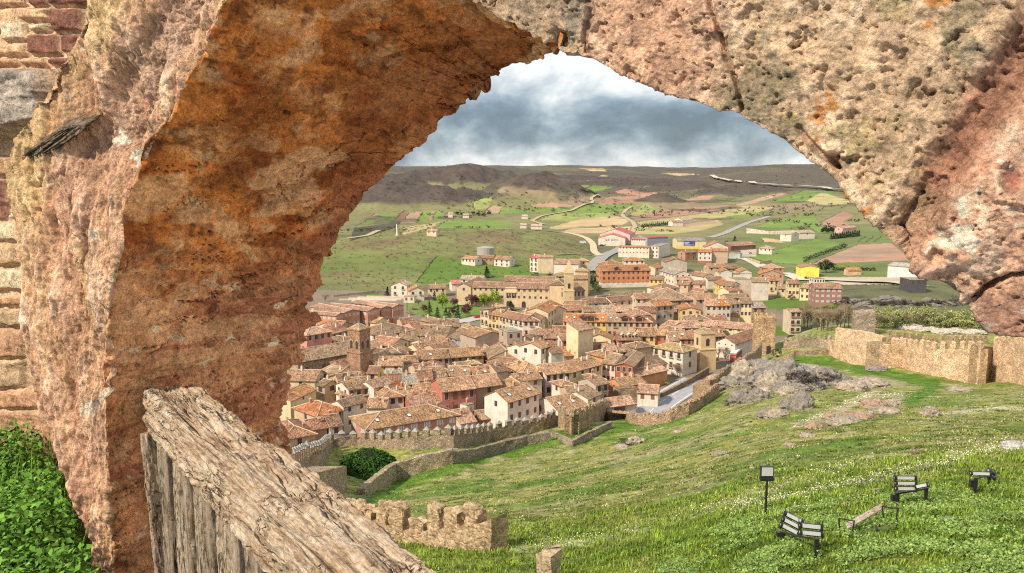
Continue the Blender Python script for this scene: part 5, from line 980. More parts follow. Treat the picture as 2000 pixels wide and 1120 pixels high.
# upper town
rp = H('large orange brick apartment block with attic gables', 'A5', (108, 472), (520, 466), 9.2, 14, 'gable', (.56, .25, .13), 'orange', 3, 10, wk='s', name='apartment_block', cat='apartment building', base=(2.5, 'white'), pitch=.34)
dormers(rp, 2, .1, .9)
H('yellow house with brown hipped roof beside the orange brick apartments', 'A5', (510, 542), (622, 546), 7, 9, 'gable', 'yellow', 'old', 2, 3, wk='s')
H('cream cottage with broad grey brown hip roof', 'A5', (600, 626), (765, 612), 5, 10, 'hip', 'white', 'old', 1, 2, wk='s')
H('low cottage with orange edged roof left of the broad hip roof', 'A5', (525, 640), (598, 650), 4.5, 7, 'gable', 'pale', 'old', 1, 2, wk='s')
H('long white house with grey slate roof and white gable', 'A5', (596, 466), (722, 502), 7.5, 10, 'gable', 'white', 'grey', 2, 5, wk='s', sr=2, sc=3)
H('small white house with orange roof left of the grey slate roof', 'A5', (560, 448), (625, 436), 7, 7, 'gable', 'cream', 'orange', 2, 2, wk='s')
H('tan barn with smooth brown gable roof in the upper town', 'A5', (645, 396), (828, 396), 6.5, 14, 'front', (.52, .44, .36), 'brown', 0, 0, pitch=.3, ch=0)
H('white cottage with zigzag roofs below the slate roofed house', 'A5', (738, 545), (850, 548), 5, 8, 'gable', 'white', 'pink', 2, 4, wk='s')
H('brown roofed house right of the zigzag cottage', 'A5', (845, 500), (965, 520), 6, 8, 'gable', 'white', 'brown', 0, 0)
H('tiny white gable left of the steep street', 'A5', (955, 532), (1002, 545), 5, 9, 'front', 'white', 'brown', 1, 1, wk='s')
H('brown roofed row below the zigzag cottage', 'A5', (740, 582), (835, 590), 4.5, 7, 'gable', 'tan', 'brown', 1, 2, wk='s')
H('house hidden by dark shrubs with brown roof in the upper town', 'A5', (835, 580), (980, 585), 4.8, 8, 'gable', 'tan', 'brown', 1, 2, wk='s')
H('long two storey cream building with red awning in the upper town', 'A5', (250, 268), (508, 275), 8, 12, 'gable', (.74, .62, .50), 'orange', 2, 9, wk='s', ww=.8, wh=.8, pitch=.12, name='apartment_block', cat='apartment building')
H('cluster of orange roofs behind the orange brick apartments', 'A5', (300, 385), (470, 385), 6, 9, 'hip', 'white', 'orange', 1, 4, wk='s')
H('small orange roof left behind the brick apartments', 'A5', (150, 420), (290, 410), 7, 9, 'hip', 'cream', 'orange', 0, 0)
H('blank white apartment gable right of the cream building', 'A5', (588, 268), (686, 240), 9, 8, 'flat', 'white', 'grey', 0, 0, ch=0, sr=3, sc=3, sk='s', name='apartment_block', cat='apartment building')
rp = H('grey roofed warehouse with blue sign and yellow base band', 'A5', (745, 218), (988, 218), 7, 20, 'gable', 'straw', (.42, .41, .41), 0, 0, name='warehouse', cat='warehouse', pitch=.2)
m = MB(); X_ = rp[2][0]; m.box(-X_*.55, X_*.22, -.25, -.1, 2.6, 6.4, 0); m.box(-X_*.5, -X_*.15, -.3, -.25, 5.2, 5.7, 1); m.box(-X_*.5, -X_*.22, -.3, -.25, 4.4, 4.8, 1); m.box(-X_*.5, -X_*.05, -.3, -.25, 3.1, 3.7, 1); m.box(X_*.0, X_*.18, -.3, -.25, 5.2, 5.6, 2); m.box(-X_*.02, X_*.18, -.3, -.25, 3.2, 3.6, 1)
rp[1]('sign_board', m.mesh('sign_board', [mat('sign_blue', f_flat((.04, .08, .26))), M_PANE, mat('sign_red', f_flat((.5, .05, .05)))])); m = MB(); m.box(-X_-.05, X_+.05, -.12, 0, 0, 1.6, 0); o = rp[1]('base_band', m.mesh('base_band', [M_PAINT])); o.color = (.75, .50, .10, 1)
H('brown and cream two storey house below the white gable, upper town', 'A5', (922, 312), (1035, 314), 8, 9, 'gable', 'pale', 'orange', 2, 3, wk='s', base=(1.8, 'red'))
H('tan two storey house right of the brown and cream house', 'A5', (1037, 305), (1170, 306), 8.5, 9, 'gable', 'tan', 'orange', 2, 3, wk='l', wh=.8)
H('white gabled house top rising behind the tan two storey house', 'A5', (985, 268), (1172, 268), 11, 10, 'front', 'white', 'orange', 1, 2, wk='s', pitch=.42)
H('unfinished orange brick house with rough roof', 'A5', (812, 318), (908, 312), 6, 8, 'gable', 'brick', 'brown', 2, 2, wk='s')
rp = H('white warehouse with pink red gable roof and painted lettering', 'A2', (196, 472), (345, 474), 7, 22, 'front', 'white', (.66, .25, .20), 0, 0, name='warehouse', cat='warehouse', pitch=.3)
fc = bpy.data.curves.new('lettering', 'FONT'); fc.body = 'JAR JECO'; fc.size = 2.3; fc.extrude = .03; fc.align_x = 'CENTER'; fc.space_character = 1.35; fo = bpy.data.objects.new('tmp', fc); lm = bpy.data.meshes.new_from_object(fo); lm.name = 'lettering'; bpy.data.objects.remove(fo); lm.materials.clear(); lm.materials.append(M_IRON)
rp[1]('lettering', lm, M=Matrix.Translation((0, -.06, 4.4)) @ Matrix.Rotation(math.pi/2, 4, 'X'))
H('higher warehouse with rose pink roof behind the white warehouse', 'A2', (205, 448), (372, 452), 9, 26, 'front', (.62, .50, .48), 'rose', 0, 0, name='warehouse', cat='warehouse', pitch=.34)
H('long warehouse with pink roof and bluish side wall', 'A2', (470, 470), (585, 466), 7.5, 14, 'gable', 'slate', 'rose', 0, 0, name='warehouse', cat='warehouse', pitch=.1)
H('pink roofed warehouse front with grey row of windows', 'A2', (380, 478), (472, 480), 6, 16, 'gable', 'pale', 'rose', 1, 7, wk='s', name='warehouse', cat='warehouse', pitch=.14, wh=.8)
H('open sided farm shed with pink roof in the upper town', 'A5', (1195, 262), (1405, 250), 4, 12, 'gable', (.22, .14, .10), (.58, .36, .27), 1, 6, wk='d', ww=3, wh=2.6, name='shed', cat='shed')
H('small flat grey green shed below the open sided farm shed', 'A5', (1182, 322), (1272, 326), 4, 8, 'flat', (.42, .44, .40), 'grey', 0, 0, name='shed', cat='shed')
H('white villa on the green slope right of the farm shed', 'A5', (1432, 280), (1540, 286), 4.5, 9, 'hip', 'white', 'pink', 1, 3, wk='s')
H('long white barn with green door below the red field', 'A5', (1775, 152), (1902, 150), 6, 12, 'gable', 'white', 'pale', 1, 1, wk='s', name='barn', cat='barn')
H('white barn gable end with green door', 'A5', (1705, 165), (1772, 160), 6.5, 12, 'front', 'white', 'pale', 1, 1, wk='d', name='barn', cat='barn')
H('bright lemon yellow building standing alone at right', 'A5', (1787, 442), (1941, 444), 6, 13, 'front', 'lemon', 'tan', 0, 0, pitch=.2, ch=2, drop=1)
H('brick villa with crossed brown gables below the pale street', 'A5', (1440, 498), (1640, 502), 5.6, 10, 'front', (.46, .29, .20), 'orange', 1, 4, wk='s')
H('low brown roofed house behind the brick villa', 'A5', (1490, 448), (1638, 446), 5, 9, 'hip', 'brick', 'pink', 1, 3, wk='s')
H('cream walled yard building with two white gables', 'A5', (1098, 492), (1372, 492), 6, 9, 'gable', 'straw', 'pale', 0, 0, pitch=.1, ch=0)
H('white gable with orange roof rising on the left of the cream yard building', 'A5', (1112, 478), (1205, 478), 7, 10, 'front', 'white', 'orange', 0, 0, ch=0)
H('white gable with orange roof rising on the right of the cream yard building', 'A5', (1275, 478), (1372, 478), 7, 10, 'front', 'white', 'orange', 0, 0, ch=0)
H('brown roofed farmhouse left of the pale street', 'A5', (1010, 442), (1160, 440), 5.5, 9, 'gable', 'tan', 'brown', 1, 3, wk='s')
H('brown low sheds right of the brown roofed farmhouse', 'A5', (1165, 450), (1270, 448), 4, 8, 'gable', 'brown', 'brown', 1, 3, wk='s', name='shed', cat='shed')
H('huge blank cream party wall house', 'A5', (1242, 548), (1368, 546), 8.5, 10, 'flat', (.66, .55, .42), 'grey', 0, 0, ch=0)
H('grey cream block with six pale windows right of the blank party wall', 'A5', (1370, 562), (1516, 566), 9.2, 9, 'gable', (.60, .52, .44), 'old', 2, 3, wk='l', ww=1.2, wh=.9)
H('ochre house with balcony right of the six pale windows', 'A5', (1520, 552), (1600, 552), 7, 9, 'gable', 'straw', 'orange', 2, 2, wk='m')
H('low cream house with pink roof below the ochre balcony house', 'A5', (1595, 620), (1672, 622), 4, 7, 'gable', 'cream', 'pink', 1, 1, wk='s')
H('cream house with brown roof and dark ground floor windows, right of centre', 'A5', (1680, 578), (1775, 580), 7.5, 8, 'gable', 'straw', 'brown', 2, 3, wk='w')
H('yellowish house with pink roof terrace beside the reddish brick block', 'A5', (1778, 612), (1860, 620), 6, 8, 'gable', 'straw', 'pink', 2, 2, wk='s')
rp = H('reddish brick apartment block with white windows at the edge of town', 'A2', (1405, 752), (1557, 754), 7.6, 10, 'gable', (.36, .20, .16), 'brown', 3, 5, wk='l', ww=1.2, wh=1.1, name='apartment_block', cat='apartment building', pitch=.34)
H('yellow green houses along the steep street', 'A5', (1052, 560), (1112, 592), 6, 8, 'gable', 'yellow', 'orange', 2, 3, wk='s')
H('white house with grey brown roof at the steep street corner', 'A5', (1118, 590), (1200, 598), 7, 9, 'gable', 'white', 'old', 2, 2, wk='s')
H('cream low house with reddish roof edge below the blank party wall', 'A5', (1178, 642), (1288, 632), 5, 7, 'gable', 'straw', 'red', 0, 0)
H('grey brown roof below the blank party wall', 'A5', (1165, 698), (1340, 692), 4.5, 7, 'gable', 'tan', 'old', 1, 3, wk='s')
H('pink roofed house behind the beige six window house', 'A5', (905, 712), (1060, 705), 8, 9, 'gable', 'tan', 'tan', 1, 2, wk='s')
H('white house with tiny twin windows right of the pyramid roof', 'A5', (800, 672), (905, 692), 6.5, 9, 'gable', 'pale', 'old', 1, 2, wk='s')
H('rusty steep roof with crosswise ridge near the steep street', 'A5', (955, 655), (1040, 650), 7, 9, 'front', 'tan', 'red', 0, 0)
H('cream apartment house with stacked terraces beside the river', 'A2', (1268, 884), (1330, 884), 9, 8, 'gable', 'cream', 'pink', 3, 2, wk='b', ww=1.6, name='apartment_block', cat='apartment building', sr=0, pitch=.15)
H('pale industrial shed near the right voussoirs', 'A2', (1812, 625), (2010, 640), 6, 16, 'gable', (.60, .60, .58), (.52, .50, .48), 0, 0, name='warehouse', cat='warehouse', pitch=.16)
H('low tan shed right of the round dark tree', 'A2', (1590, 652), (1665, 652), 3, 6, 'gable', 'peach', 'orange', 0, 0, name='shed', cat='shed')
H('dark modern glazed building at the river promenade', 'A2', (1938, 706), (2030, 706), 6, 10, 'flat', 'dark', 'grey', 1, 3, wk='s', name='building', cat='building')
H('pink farm shed beside the upper red field', 'A2', (1560, 418), (1640, 412), 5, 9, 'gable', (.66, .42, .38), 'pink', 1, 3, wk='s', name='shed', cat='shed')
H('low white house left of the yellow building', 'A2', (1400, 700), (1460, 700), 3.5, 7, 'flat', 'white', 'pale', 1, 4, wk='s')
# convent hill and the left slope
H('white villa with grey gable roof left of the park', 'A1', (540, 848), (640, 850), 6, 9, 'front', 'white', 'pale', 2, 2, wk='m', pitch=.42)
H('white villa with terracotta gables and wooden balcony', 'A1', (655, 885), (752, 882), 5, 8, 'front', 'white', 'orange', 1, 2, wk='b', pitch=.5)
H('small white garage below the terracotta gabled villa', 'A1', (620, 922), (688, 922), 3, 5, 'flat', 'white', 'pale', 1, 2, wk='d', ch=0, name='garage', cat='garage')
H('low tan house with brown roof left of the convent', 'A1', (778, 868), (892, 866), 4.5, 8, 'gable', 'cream', 'brown', 1, 3, wk='s')
H('small shed with pink roof left of the long white house', 'A1', (930, 838), (988, 836), 4, 7, 'gable', 'pale', (.66, .28, .26), 0, 0, name='shed', cat='shed')
H('long white house behind the convent corner', 'A1', (985, 808), (1128, 812), 5.5, 8, 'gable', 'white', 'pale', 1, 3, wk='s')
H('white farmhouse with orange roof, left of the farm on the slope', 'A1', (992, 676), (1080, 682), 4, 8, 'gable', 'white', 'mix', 1, 4, wk='s', ch=0)
H('dark weathered barn in the middle of the farm on the slope', 'A1', (1085, 672), (1195, 674), 4, 8, 'gable', 'brown', 'dark', 1, 4, wk='s', ch=0, name='barn', cat='barn')
H('white farmhouse with pink roof, right of the farm on the slope', 'A1', (1200, 680), (1302, 684), 4.6, 9, 'gable', 'white', 'mix', 2, 3, wk='s', ch=0)
H('small stone hut with tiled roof on the grassy crest', 'A1', (768, 496), (830, 498), 4.5, 6, 'gable', 'cream', 'pink', 1, 2, wk='s')
H('tall white block with balconies right of the farm', 'A1', (1432, 668), (1484, 672), 9, 8, 'gable', 'white', 'rose', 3, 2, wk='b')
H('blank cream block right of the white balcony block', 'A1', (1486, 668), (1582, 668), 10, 9, 'gable', 'cream', 'pink', 0, 0, pitch=.2)
H('long cream hall with pink roof behind the church', 'A1', (1585, 708), (1745, 712), 7, 12, 'gable', 'pale', 'pink', 0, 0, name='hall', cat='hall')
H('tan tower like house right behind the church', 'A1', (1745, 692), (1812, 692), 8, 7, 'hip', 'tan', 'pink', 2, 1, wk='s')
H('distant long farm shed on the plateau', 'A1', (820, 149), (912, 148), 6, 15, 'gable', 'pink', 'pink', 0, 0, name='shed', cat='shed')
for i, (x0, x1, y0, lb) in enumerate([(1370, 1410, 462, 'far white farm shed at the end of the winding track'), (1440, 1510, 468, 'far broad white farm roof beside the winding track'), (1380, 1420, 405, 'long pale shed far in the fields'), (905, 935, 382, 'small far grey shed among bare trees'), (1000, 1040, 398, 'far low white shed beside dark conifers')]):
    H(lb, 'A1', (x0, y0), (x1, y0), 4, 12, 'gable', 'white', 'pale', 0, 0, name='shed', cat='shed')
H('far long pale roof above the dark hedge', 'A2', (665, 372), (730, 368), 5, 14, 'gable', 'white', 'pale', 0, 0, name='shed', cat='shed')
H('far white house with pink roof at the hedge end', 'A2', (612, 385), (668, 384), 5, 12, 'gable', 'white', 'pink', 0, 0, name='house', cat='house')
# convent, church and towers: one building each
rc_, pc_, dc_ = H('long sandstone convent with arcaded upper windows and brown hipped roofs', 'D3', (775, 195), (1490, 212), 9, 8, 'gable', (.60, .47, .30), (.40, .26, .19), 2, 14, wk='s', wh=1.1, name='convent', cat='convent', pitch=.5, ch=0)
for a, b, D_ in (((760, 195), (900, 130), 7), ((1070, 135), (1555, 140), 8), ((1180, 170), (1540, 175), 9)): H('', 'D3', a, b, 8.5, D_, 'gable', (.60, .47, .30), (.40, .26, .19), 1, 5, wk='s', parent=rc_, pitch=.45, name='convent')
m = MB()
for i in range(4): m.box(-1.9+i*1.25, -1.3+i*1.25, -.3, 0, 4.6, 6.8, 0)
m.box(-2.4, 2.9, -.35, 0, 6.8, 9.4, 1); o = pc_('balcony_gallery', m.mesh('balcony_gallery', [M_GLASS, M_PAINT])); o.color = (.66, .52, .32, 1)
for xx in (-1.0, 6.2): pc_('door', win_mesh('a', 1.9, 3.3), M=Matrix.Translation((xx, -.02, -.4)))
rch, pch, dch = H('sandstone church with slender bell tower and dark apse roof', 'D3', (1492, 168), (1632, 172), 12, 12, 'hip', (.62, .47, .29), 'old', 0, 0, name='church', cat='church', pitch=.4, ch=0)
H('', 'D3', (1635, 240), (1820, 225), 9, 14, 'gable', (.48, .37, .25), 'dark', 1, 5, wk='s', wh=2.4, ww=.9, parent=rch, pitch=.4, name='church', ch=0)
H('', 'D3', (1555, 92), (1700, 92), 14, 9, 'hip', (.62, .47, .29), 'moss', 1, 2, parent=rch, name='church', wk='s', ch=0)
H('', 'D3', (1730, 45), (1850, 48), 12, 8, 'hip', (.60, .44, .27), 'moss', 0, 0, parent=rch, name='church', ch=0)
H('', 'D3', (1700, 120), (1850, 118), 9, 8, 'gable', (.60, .44, .27), 'mix', 0, 0, parent=rch, name='church', ch=0)
def tower(parent_part, M0, w_, z1, z2, stone, cols=1, top='spire'):
    m = MB(); m.box(-w_/2, w_/2, -w_/2, w_/2, -3, z1, 0); m.box(-w_/2-.2, w_/2+.2, -w_/2-.2, w_/2+.2, z1, z1+.35, 0); q = w_*.42; m.box(-q, q, -q, q, z1+.35, z2, 0); m.box(-q-.25, q+.25, -q-.25, q+.25, z2, z2+.35, 0)
    o = parent_part('tower', m.mesh('tower', [M_RUB if stone == 'rub' else M_WALL])); o.matrix_basis = M0; o.color = (.50, .31, .21, 1) if stone == 'rub' else (.62, .47, .28, 1); m = MB()
    P = [(-q-.2, -q-.2), (q+.2, -q-.2), (q+.2, q+.2), (-q-.2, q+.2)]; hz = z2+.35; tp = hz+(5.5 if top == 'spire' else 1.6)
    for i in range(4): a, b = P[i], P[(i+1) % 4]; m.poly([(a[0], a[1], hz), (b[0], b[1], hz), (0, 0, tp)])
    if top == 'spire':
        for a in P: m.tube((a[0]*.9, a[1]*.9, hz), (a[0]*.9, a[1]*.9, hz+1.3), .2, .02, 5)
        m.tube((0, 0, tp-.3), (0, 0, tp+1.4), .12, .05, 5); m.box(-.4, .4, -.06, .06, tp+.8, tp+.95)
    s_ = obj('spire' if top == 'spire' else 'tower_roof', m.mesh('spire', [M_PAINT if top == 'spire' else M_ROOF]), o); s_.color = (.52, .42, .26, 1)
    for f in range(4):
        R_ = Matrix.Rotation(f*math.pi/2, 4, 'Z')
        for k in range(cols):
            x_ = (k-(cols-1)/2)*q*.95; w2 = obj('bell_opening', win_mesh('a', 1.2 if cols == 1 else .9, 2.4), o); w2.matrix_basis = R_ @ Matrix.Translation((x_, -q-.005, z1+1.2 if z2-z1 > 3.4 else z1+.6))
    return o
def at_root(root, zk, x, y, zz): # local matrix of a surveyed column standing on the ground of root
    G0 = root.location.z; r = ray(*Z(zk, x, y)); p = Vector(r*((G0+zz)/r[2])); return root.matrix_basis.inverted() @ Matrix.Translation((p.x, p.y, G0)) @ Matrix.Rotation(root.rotation_euler.z+.25, 4, 'Z')
tower(pch, at_root(rch, 'D3', 1670, 240, 9), 4.6, 9.5, 17.5, 'w')
rs1, ps1, ds1 = H('old stone church nave with long mottled roof at left', 'C2', (175, 858), (1200, 682), 8, 11, 'gable', 'stone', 'old', 1, 4, wk='s', ww=.9, wh=1.4, name='church', cat='church', pitch=.42, ch=0, fd=1.8)
tower(ps1, at_root(rs1, 'C2', 1130, 345, 17), 5.2, 10.5, 17, 'rub', 2, 'roof')
H('', 'C2', (905, 1030), (1280, 935), 5, 6, 'shed', 'stone', 'red', 0, 0, parent=rs1, name='church', ch=0)
m = MB(); n = 8; r_ = 4.2
for i in range(n):
    a1_, a2_ = 2*math.pi*i/n+.39, 2*math.pi*(i+1)/n+.39; p, q = (r_*math.cos(a1_), r_*math.sin(a1_)), (r_*math.cos(a2_), r_*math.sin(a2_)); m.poly([(*p, -3), (*q, -3), (*q, 6), (*p, 6)], 0); m.poly([(p[0]*1.1, p[1]*1.1, 5.9), (q[0]*1.1, q[1]*1.1, 5.9), (0, 0, 8.2)], 1)
o = ps1('apse', m.mesh('apse', [M_RUB, M_ROOF])); o.matrix_basis = at_root(rs1, 'C2', 760, 985, 6); o.color = (.56, .42, .29, 1)
# the small belfry and the round tank
rb, pb, db = H('little stone belfry with arched openings near the leafless trees', 'C5', (1450, 600), (1600, 600), 6, 5, 'flat', 'stone', 'moss', 0, 0, name='belfry', cat='belfry', ch=0)
tower(pb, at_root(rb, 'C5', 1560, 620, 7), 5.6, 6.5, 11.5, 'w', 1, 'roof')
p = hit(*Z('A1', 1148, 668)); m = MB(); m.tube((0, 0, -1), (0, 0, 6.5), 6, n=20); m.tube((0, 0, 6.5), (0, 0, 7.6), 6.1, 1, n=20)
tk = obj('water_tank', m.mesh('water_tank', [M_PAINT]), loc=p, color=(.36, .34, .31)); tag(tk, 'round grey water tank behind the farm on the slope', 'tank')
# school of four brick bays
rs2, ps2, ds2 = H('orange brick school with stepped gabled bays and pale roofs', 'C2', (385, 75), (770, 132), 9, 20, 'gable', (.50, .25, .16), (.50, .32, .25), 2, 3, wk='l', name='school', cat='school', ch=0, pitch=.1, W=9, yaw=4)
for (x0, y0), (x1, y1) in (((775, 132), (885, 100)), ((890, 92), (1140, 55)), ((1265, 62), (1455, 22)), ((1475, 18), (1640, 0)), ((1655, 5), (1825, -30))):
    H('', 'C2', (x0, y0), (x1, y1), 9.5, 22, 'front', (.52, .25, .15), (.52, .34, .27), 2, 4, wk='l', ww=1.5, wh=1.2, parent=rs2, name='school', pitch=.22, ch=0)

# small houses wedged between the larger ones
ri = random.Random(77); placed = 0; tries = 0
while placed < 42 and tries < 4000:
    tries += 1; u, v = ri.uniform(570, 1440), ri.uniform(600, 800); r = ray(u, v); p = r*(-55.0/r[2]); ua = 1000+F*p[0]/p[1]
    if p[1] < np.interp(ua, DW[:, 0], DW[:, 1])+26 or p[1] > 330 or (1190 < ua and p[1] < 268) or (800 < ua < 950 and p[1] > 285): continue
    near_ = min(HL, key=lambda q: (q[0]-p[0])**2+(q[1]-p[1])**2); dmin = min(math.hypot(q[0]-p[0], q[1]-p[1])-(q[2]+q[3])/2 for q in HL)
    if dmin < 2.6 or dmin > 7: continue
    W_ = min(9, dmin*2+1.5); D_ = W_*ri.uniform(.7, .95); yw = near_[4]+ri.choice([0, 0, math.pi/2])+ri.uniform(-.08, .08)
    q0 = Vector((p[0], p[1], 0)); fr0 = q0-Matrix.Rotation(yw, 3, 'Z') @ Vector((0, D_/2, 0)); ex_ = Matrix.Rotation(yw, 3, 'Z') @ Vector((W_/2, 0, 0)); hh8 = ri.uniform(5, 7.5); zz8 = -60+hh8
    A8, B8 = fr0-ex_, fr0+ex_; ua8, va8 = proj(np.array([A8.x, A8.y, zz8])); ub8, vb8 = proj(np.array([B8.x, B8.y, zz8]))
    house('small tiled house wedged between larger houses of the old town', 'P', (float(ua8), float(va8)), (float(ub8), float(vb8)), hh8, D_, ri.choice(['gable', 'gable', 'hip', 'front']), ri.choice(['tan', 'cream', 'beige', 'brown', 'peach', 'white', 'straw']), ri.choice(['mix', 'old', 'tan', 'old', 'red', 'mix']), 2, max(1, int(W_/3)), wk='s', ww=.8, wh=1.1, pitch=.38, group='small infill houses of the old town'); placed += 1
# ------------------------------------------------------------------ castle and town walls
def rough_box(w_, d_, h_, amp, seed, cuts=5, wm_=None):
    import bmesh
    bm = bmesh.new(); bmesh.ops.create_cube(bm, size=1); bmesh.ops.subdivide_edges(bm, edges=bm.edges[:], cuts=cuts, use_grid_fill=True)
    V = np.array([v.co[:] for v in bm.verts]); me = bpy.data.meshes.new('merlon'); bm.to_mesh(me); bm.free(); r = np.abs(V).max(1); rad = V/np.maximum(np.linalg.norm(V, axis=1)[:, None], 1e-6)
    Wv = V*np.array([w_, d_, h_]); nn = rad; k = (V[:, 2:3]+.5); Wv = Wv*np.array([1, 1, 1])+nn*(amp*1.3*fbm(Wv*1.0+seed, 1.6, 4, .6)-amp*.9*np.clip(np.linalg.norm(V, axis=1)/.5-1.25, 0, 1))[:, None]*(.35+.65*k); Wv += np.array([0, d_/2, h_/2])
    me.vertices.foreach_set('co', Wv.astype(np.float32).ravel()); me.update(); me.materials.append(wm_ or M_RUB); return me
def wall_run(label, pts, th, hk=None, merlon=None, mw=1.1, gap=1.0, mh=1.2, cap=False, c=(.50, .39, .26), name='town_wall', noise_=.18, zk='P', holes=0, step=.7, drop=2.5, ns=1.0, wmat=None):
    wmat = wmat or M_RUB
    """pts: (u, v_top, v_base) surveyed along the wall; the base stands on the terrain."""
    base = [hit(*Z(zk, p[0], p[2])) for p in pts]; top = []
    for p, b in zip(pts, base): u, v = Z(zk, p[0], p[1]); r = ray(u, v); top.append(float(r[2]*(b.y/r[1])))
    root_l = base[0].copy(); root = empty(name, root_l, 0, label, 'wall'); Q = []; 
    for i in range(len(base)-1):
        a, b = base[i], base[i+1]; n = max(1, int(Vector((b.x-a.x, b.y-a.y)).length/step))
        for k in range(n): t = k/n; Q.append((a.x+(b.x-a.x)*t, a.y+(b.y-a.y)*t, top[i]+(top[i+1]-top[i])*t))
    Q.append((base[-1].x, base[-1].y, top[-1])); Q = np.array(Q); n = len(Q)
    T = np.gradient(Q[:, :2], axis=0); T /= np.linalg.norm(T, axis=1)[:, None]+1e-9; Nn = np.stack([-T[:, 1], T[:, 0]], 1)
    if (Nn[n//2] @ Q[n//2, :2]) < 0: Nn = -Nn
    zb = np.minimum(ground(Q[:, 0], Q[:, 1]), ground(Q[:, 0]+Nn[:, 0]*th, Q[:, 1]+Nn[:, 1]*th))-drop; zt = Q[:, 2]+(noise_*fbm(np.column_stack([Q[:, :2], 0*Q[:, 0]]), .5, 3))*2
    nv = 7; prof_ = [(0, t) for t in np.linspace(0, 1, nv)]+[(1, t) for t in np.linspace(1, 0, nv)]; V = np.empty((n, len(prof_), 3))
    for j, (s, t) in enumerate(prof_): V[:, j, :2] = Q[:, :2]+Nn*th*s; V[:, j, 2] = zb*(1-t)+zt*t
    Vf = V.reshape(-1, 3); dd = .16*fbm(Vf, .9, 4)*ns; sg = np.tile([-1 if s == 0 else 1 for s, t in prof_], n); Vf[:, :2] += np.repeat(Nn, len(prof_), 0)*(dd*sg)[:, None]
    Fc = grid_faces(n, len(prof_)); V2 = Vf-np.array(root_l); e0 = list(range(len(prof_))); e1 = [(n-1)*len(prof_)+k for k in e0]
    me = bpy.data.meshes.new('wall_body'); me.from_pydata(V2.tolist(), [], Fc.tolist()+[e0, e1[::-1]]); me.materials.append(wmat); obj('wall_body', me, root, color=c)
    if merlon:
        s = 0; L = np.concatenate([[0], np.cumsum(np.hypot(*np.diff(Q[:, :2], axis=0).T))]); cnt = 0
        while s+mw < L[-1] and cnt < 60:
            sm = s+mw/2; x, y, z_ = (np.interp(sm, L, Q[:, 0]), np.interp(sm, L, Q[:, 1]), np.interp(sm, L, zt)); tx, ty = np.interp(sm, L, T[:, 0]), np.interp(sm, L, T[:, 1]); nx, ny = np.interp(sm, L, Nn[:, 0]), np.interp(sm, L, Nn[:, 1])
            m = MB(); j = rnd.uniform(-.12, .12); h2 = mh*(1+rnd.uniform(-.12, .12)); t2 = min(th, .65); nz = 3 if not cap else 2
            R_ = Matrix(((tx, nx, 0), (ty, ny, 0), (0, 0, 1))).to_4x4(); ww_ = mw*(1+j*.5)
            if merlon == 'f':
                h2 = mh*(1+rnd.uniform(-.45, .25)); o = obj('merlon', rough_box(ww_, t2, h2+.3, .24*max(1, mh), rnd.random()*50, 8, wmat), root, color=c); o.matrix_basis = Matrix.Translation(Vector((x, y, z_-.3))-root_l) @ R_; s += mw+gap*(1+rnd.uniform(-.3, .4)); cnt += 1; continue
            m.box(-ww_/2, ww_/2, 0, t2, -.3, h2, 0, None, .97)
            if cap: P = [(-ww_/2-.08, -.08), (ww_/2+.08, -.08), (ww_/2+.08, t2+.08), (-ww_/2-.08, t2+.08)]; [m.poly([(*P[k], h2), (*P[(k+1) % 4], h2), (0, t2/2, h2+.6)], 1) for k in range(4)]; m.poly([(*p_, h2) for p_ in P[::-1]], 1)
            else:
                P = [(-ww_/2, 0), (ww_/2, 0), (ww_/2, t2), (-ww_/2, t2)]; tp = (rnd.uniform(-.1, .1), t2/2, h2+(.42 if merlon == 'p' else .12))
                for k in range(4): m.poly([(*P[k], h2-.01), (*P[(k+1) % 4], h2-.01), tp], 0)
            o = obj('merlon', m.mesh('merlon', [M_RUB, M_CAPS]), root, color=c); o.matrix_basis = Matrix.Translation(Vector((x, y, z_))-root_l) @ R_; s += mw+gap*(1+rnd.uniform(-.15, .15)); cnt += 1
    return root
M_CAPS = mat('grey_cap_stone', f_flat((.36, .335, .30), var=.35))
GS = (.44, .36, .27)
wall_run('long crenellated town wall with grey pointed caps below the first houses', [(596, 905, 935), (650, 862, 874), (698, 858, 871), (741, 861, 875), (808, 854, 879), (886, 852, 878), (960, 842, 862), (1060, 825, 842), (1090, 812, 832)], 1.2, merlon='c', mw=1.05, gap=.9, mh=1.15, cap=True, c=GS)
wall_run('rough stone bastion with worn merlons in the middle of the town wall', [(1090, 800, 834), (1116, 812, 850), (1150, 800, 836), (1184, 788, 818)], 1.6, merlon='f', mw=1.1, gap=.9, mh=.9, c=(.52, .41, .27))
wall_run('pink loopholed low wall curving beside the road', [(1184, 806, 822), (1230, 812, 828), (1280, 813, 830), (1310, 804, 824), (1345, 792, 812), (1378, 772, 792), (1405, 752, 772)], .9, merlon='f', mw=.8, gap=.5, mh=.5, c=(.56, .40, .30))
wall_run('dark dry stone retaining wall below the crenellated wall', [(884, 884, 906), (930, 877, 898), (975, 865, 886), (1030, 852, 872), (1075, 845, 862)], .7, c=(.36, .32, .26), noise_=.1)
wall_run('angled low rubble wall in front of the bastion', [(1075, 843, 852), (1118, 862, 873), (1150, 845, 858), (1196, 824, 836)], .6, c=(.44, .38, .30), noise_=.08)
wall_run('tall rubble retaining wall right of the ivy', [(712, 955, 968), (740, 930, 955), (775, 905, 938), (820, 893, 925), (884, 878, 908)], .9, c=(.50, .42, .30), noise_=.1)
wall_run('square stone terrace block left of the ivy', [(610, 925, 985), (678, 910, 960)], 4, c=(.50, .41, .29), noise_=.1)
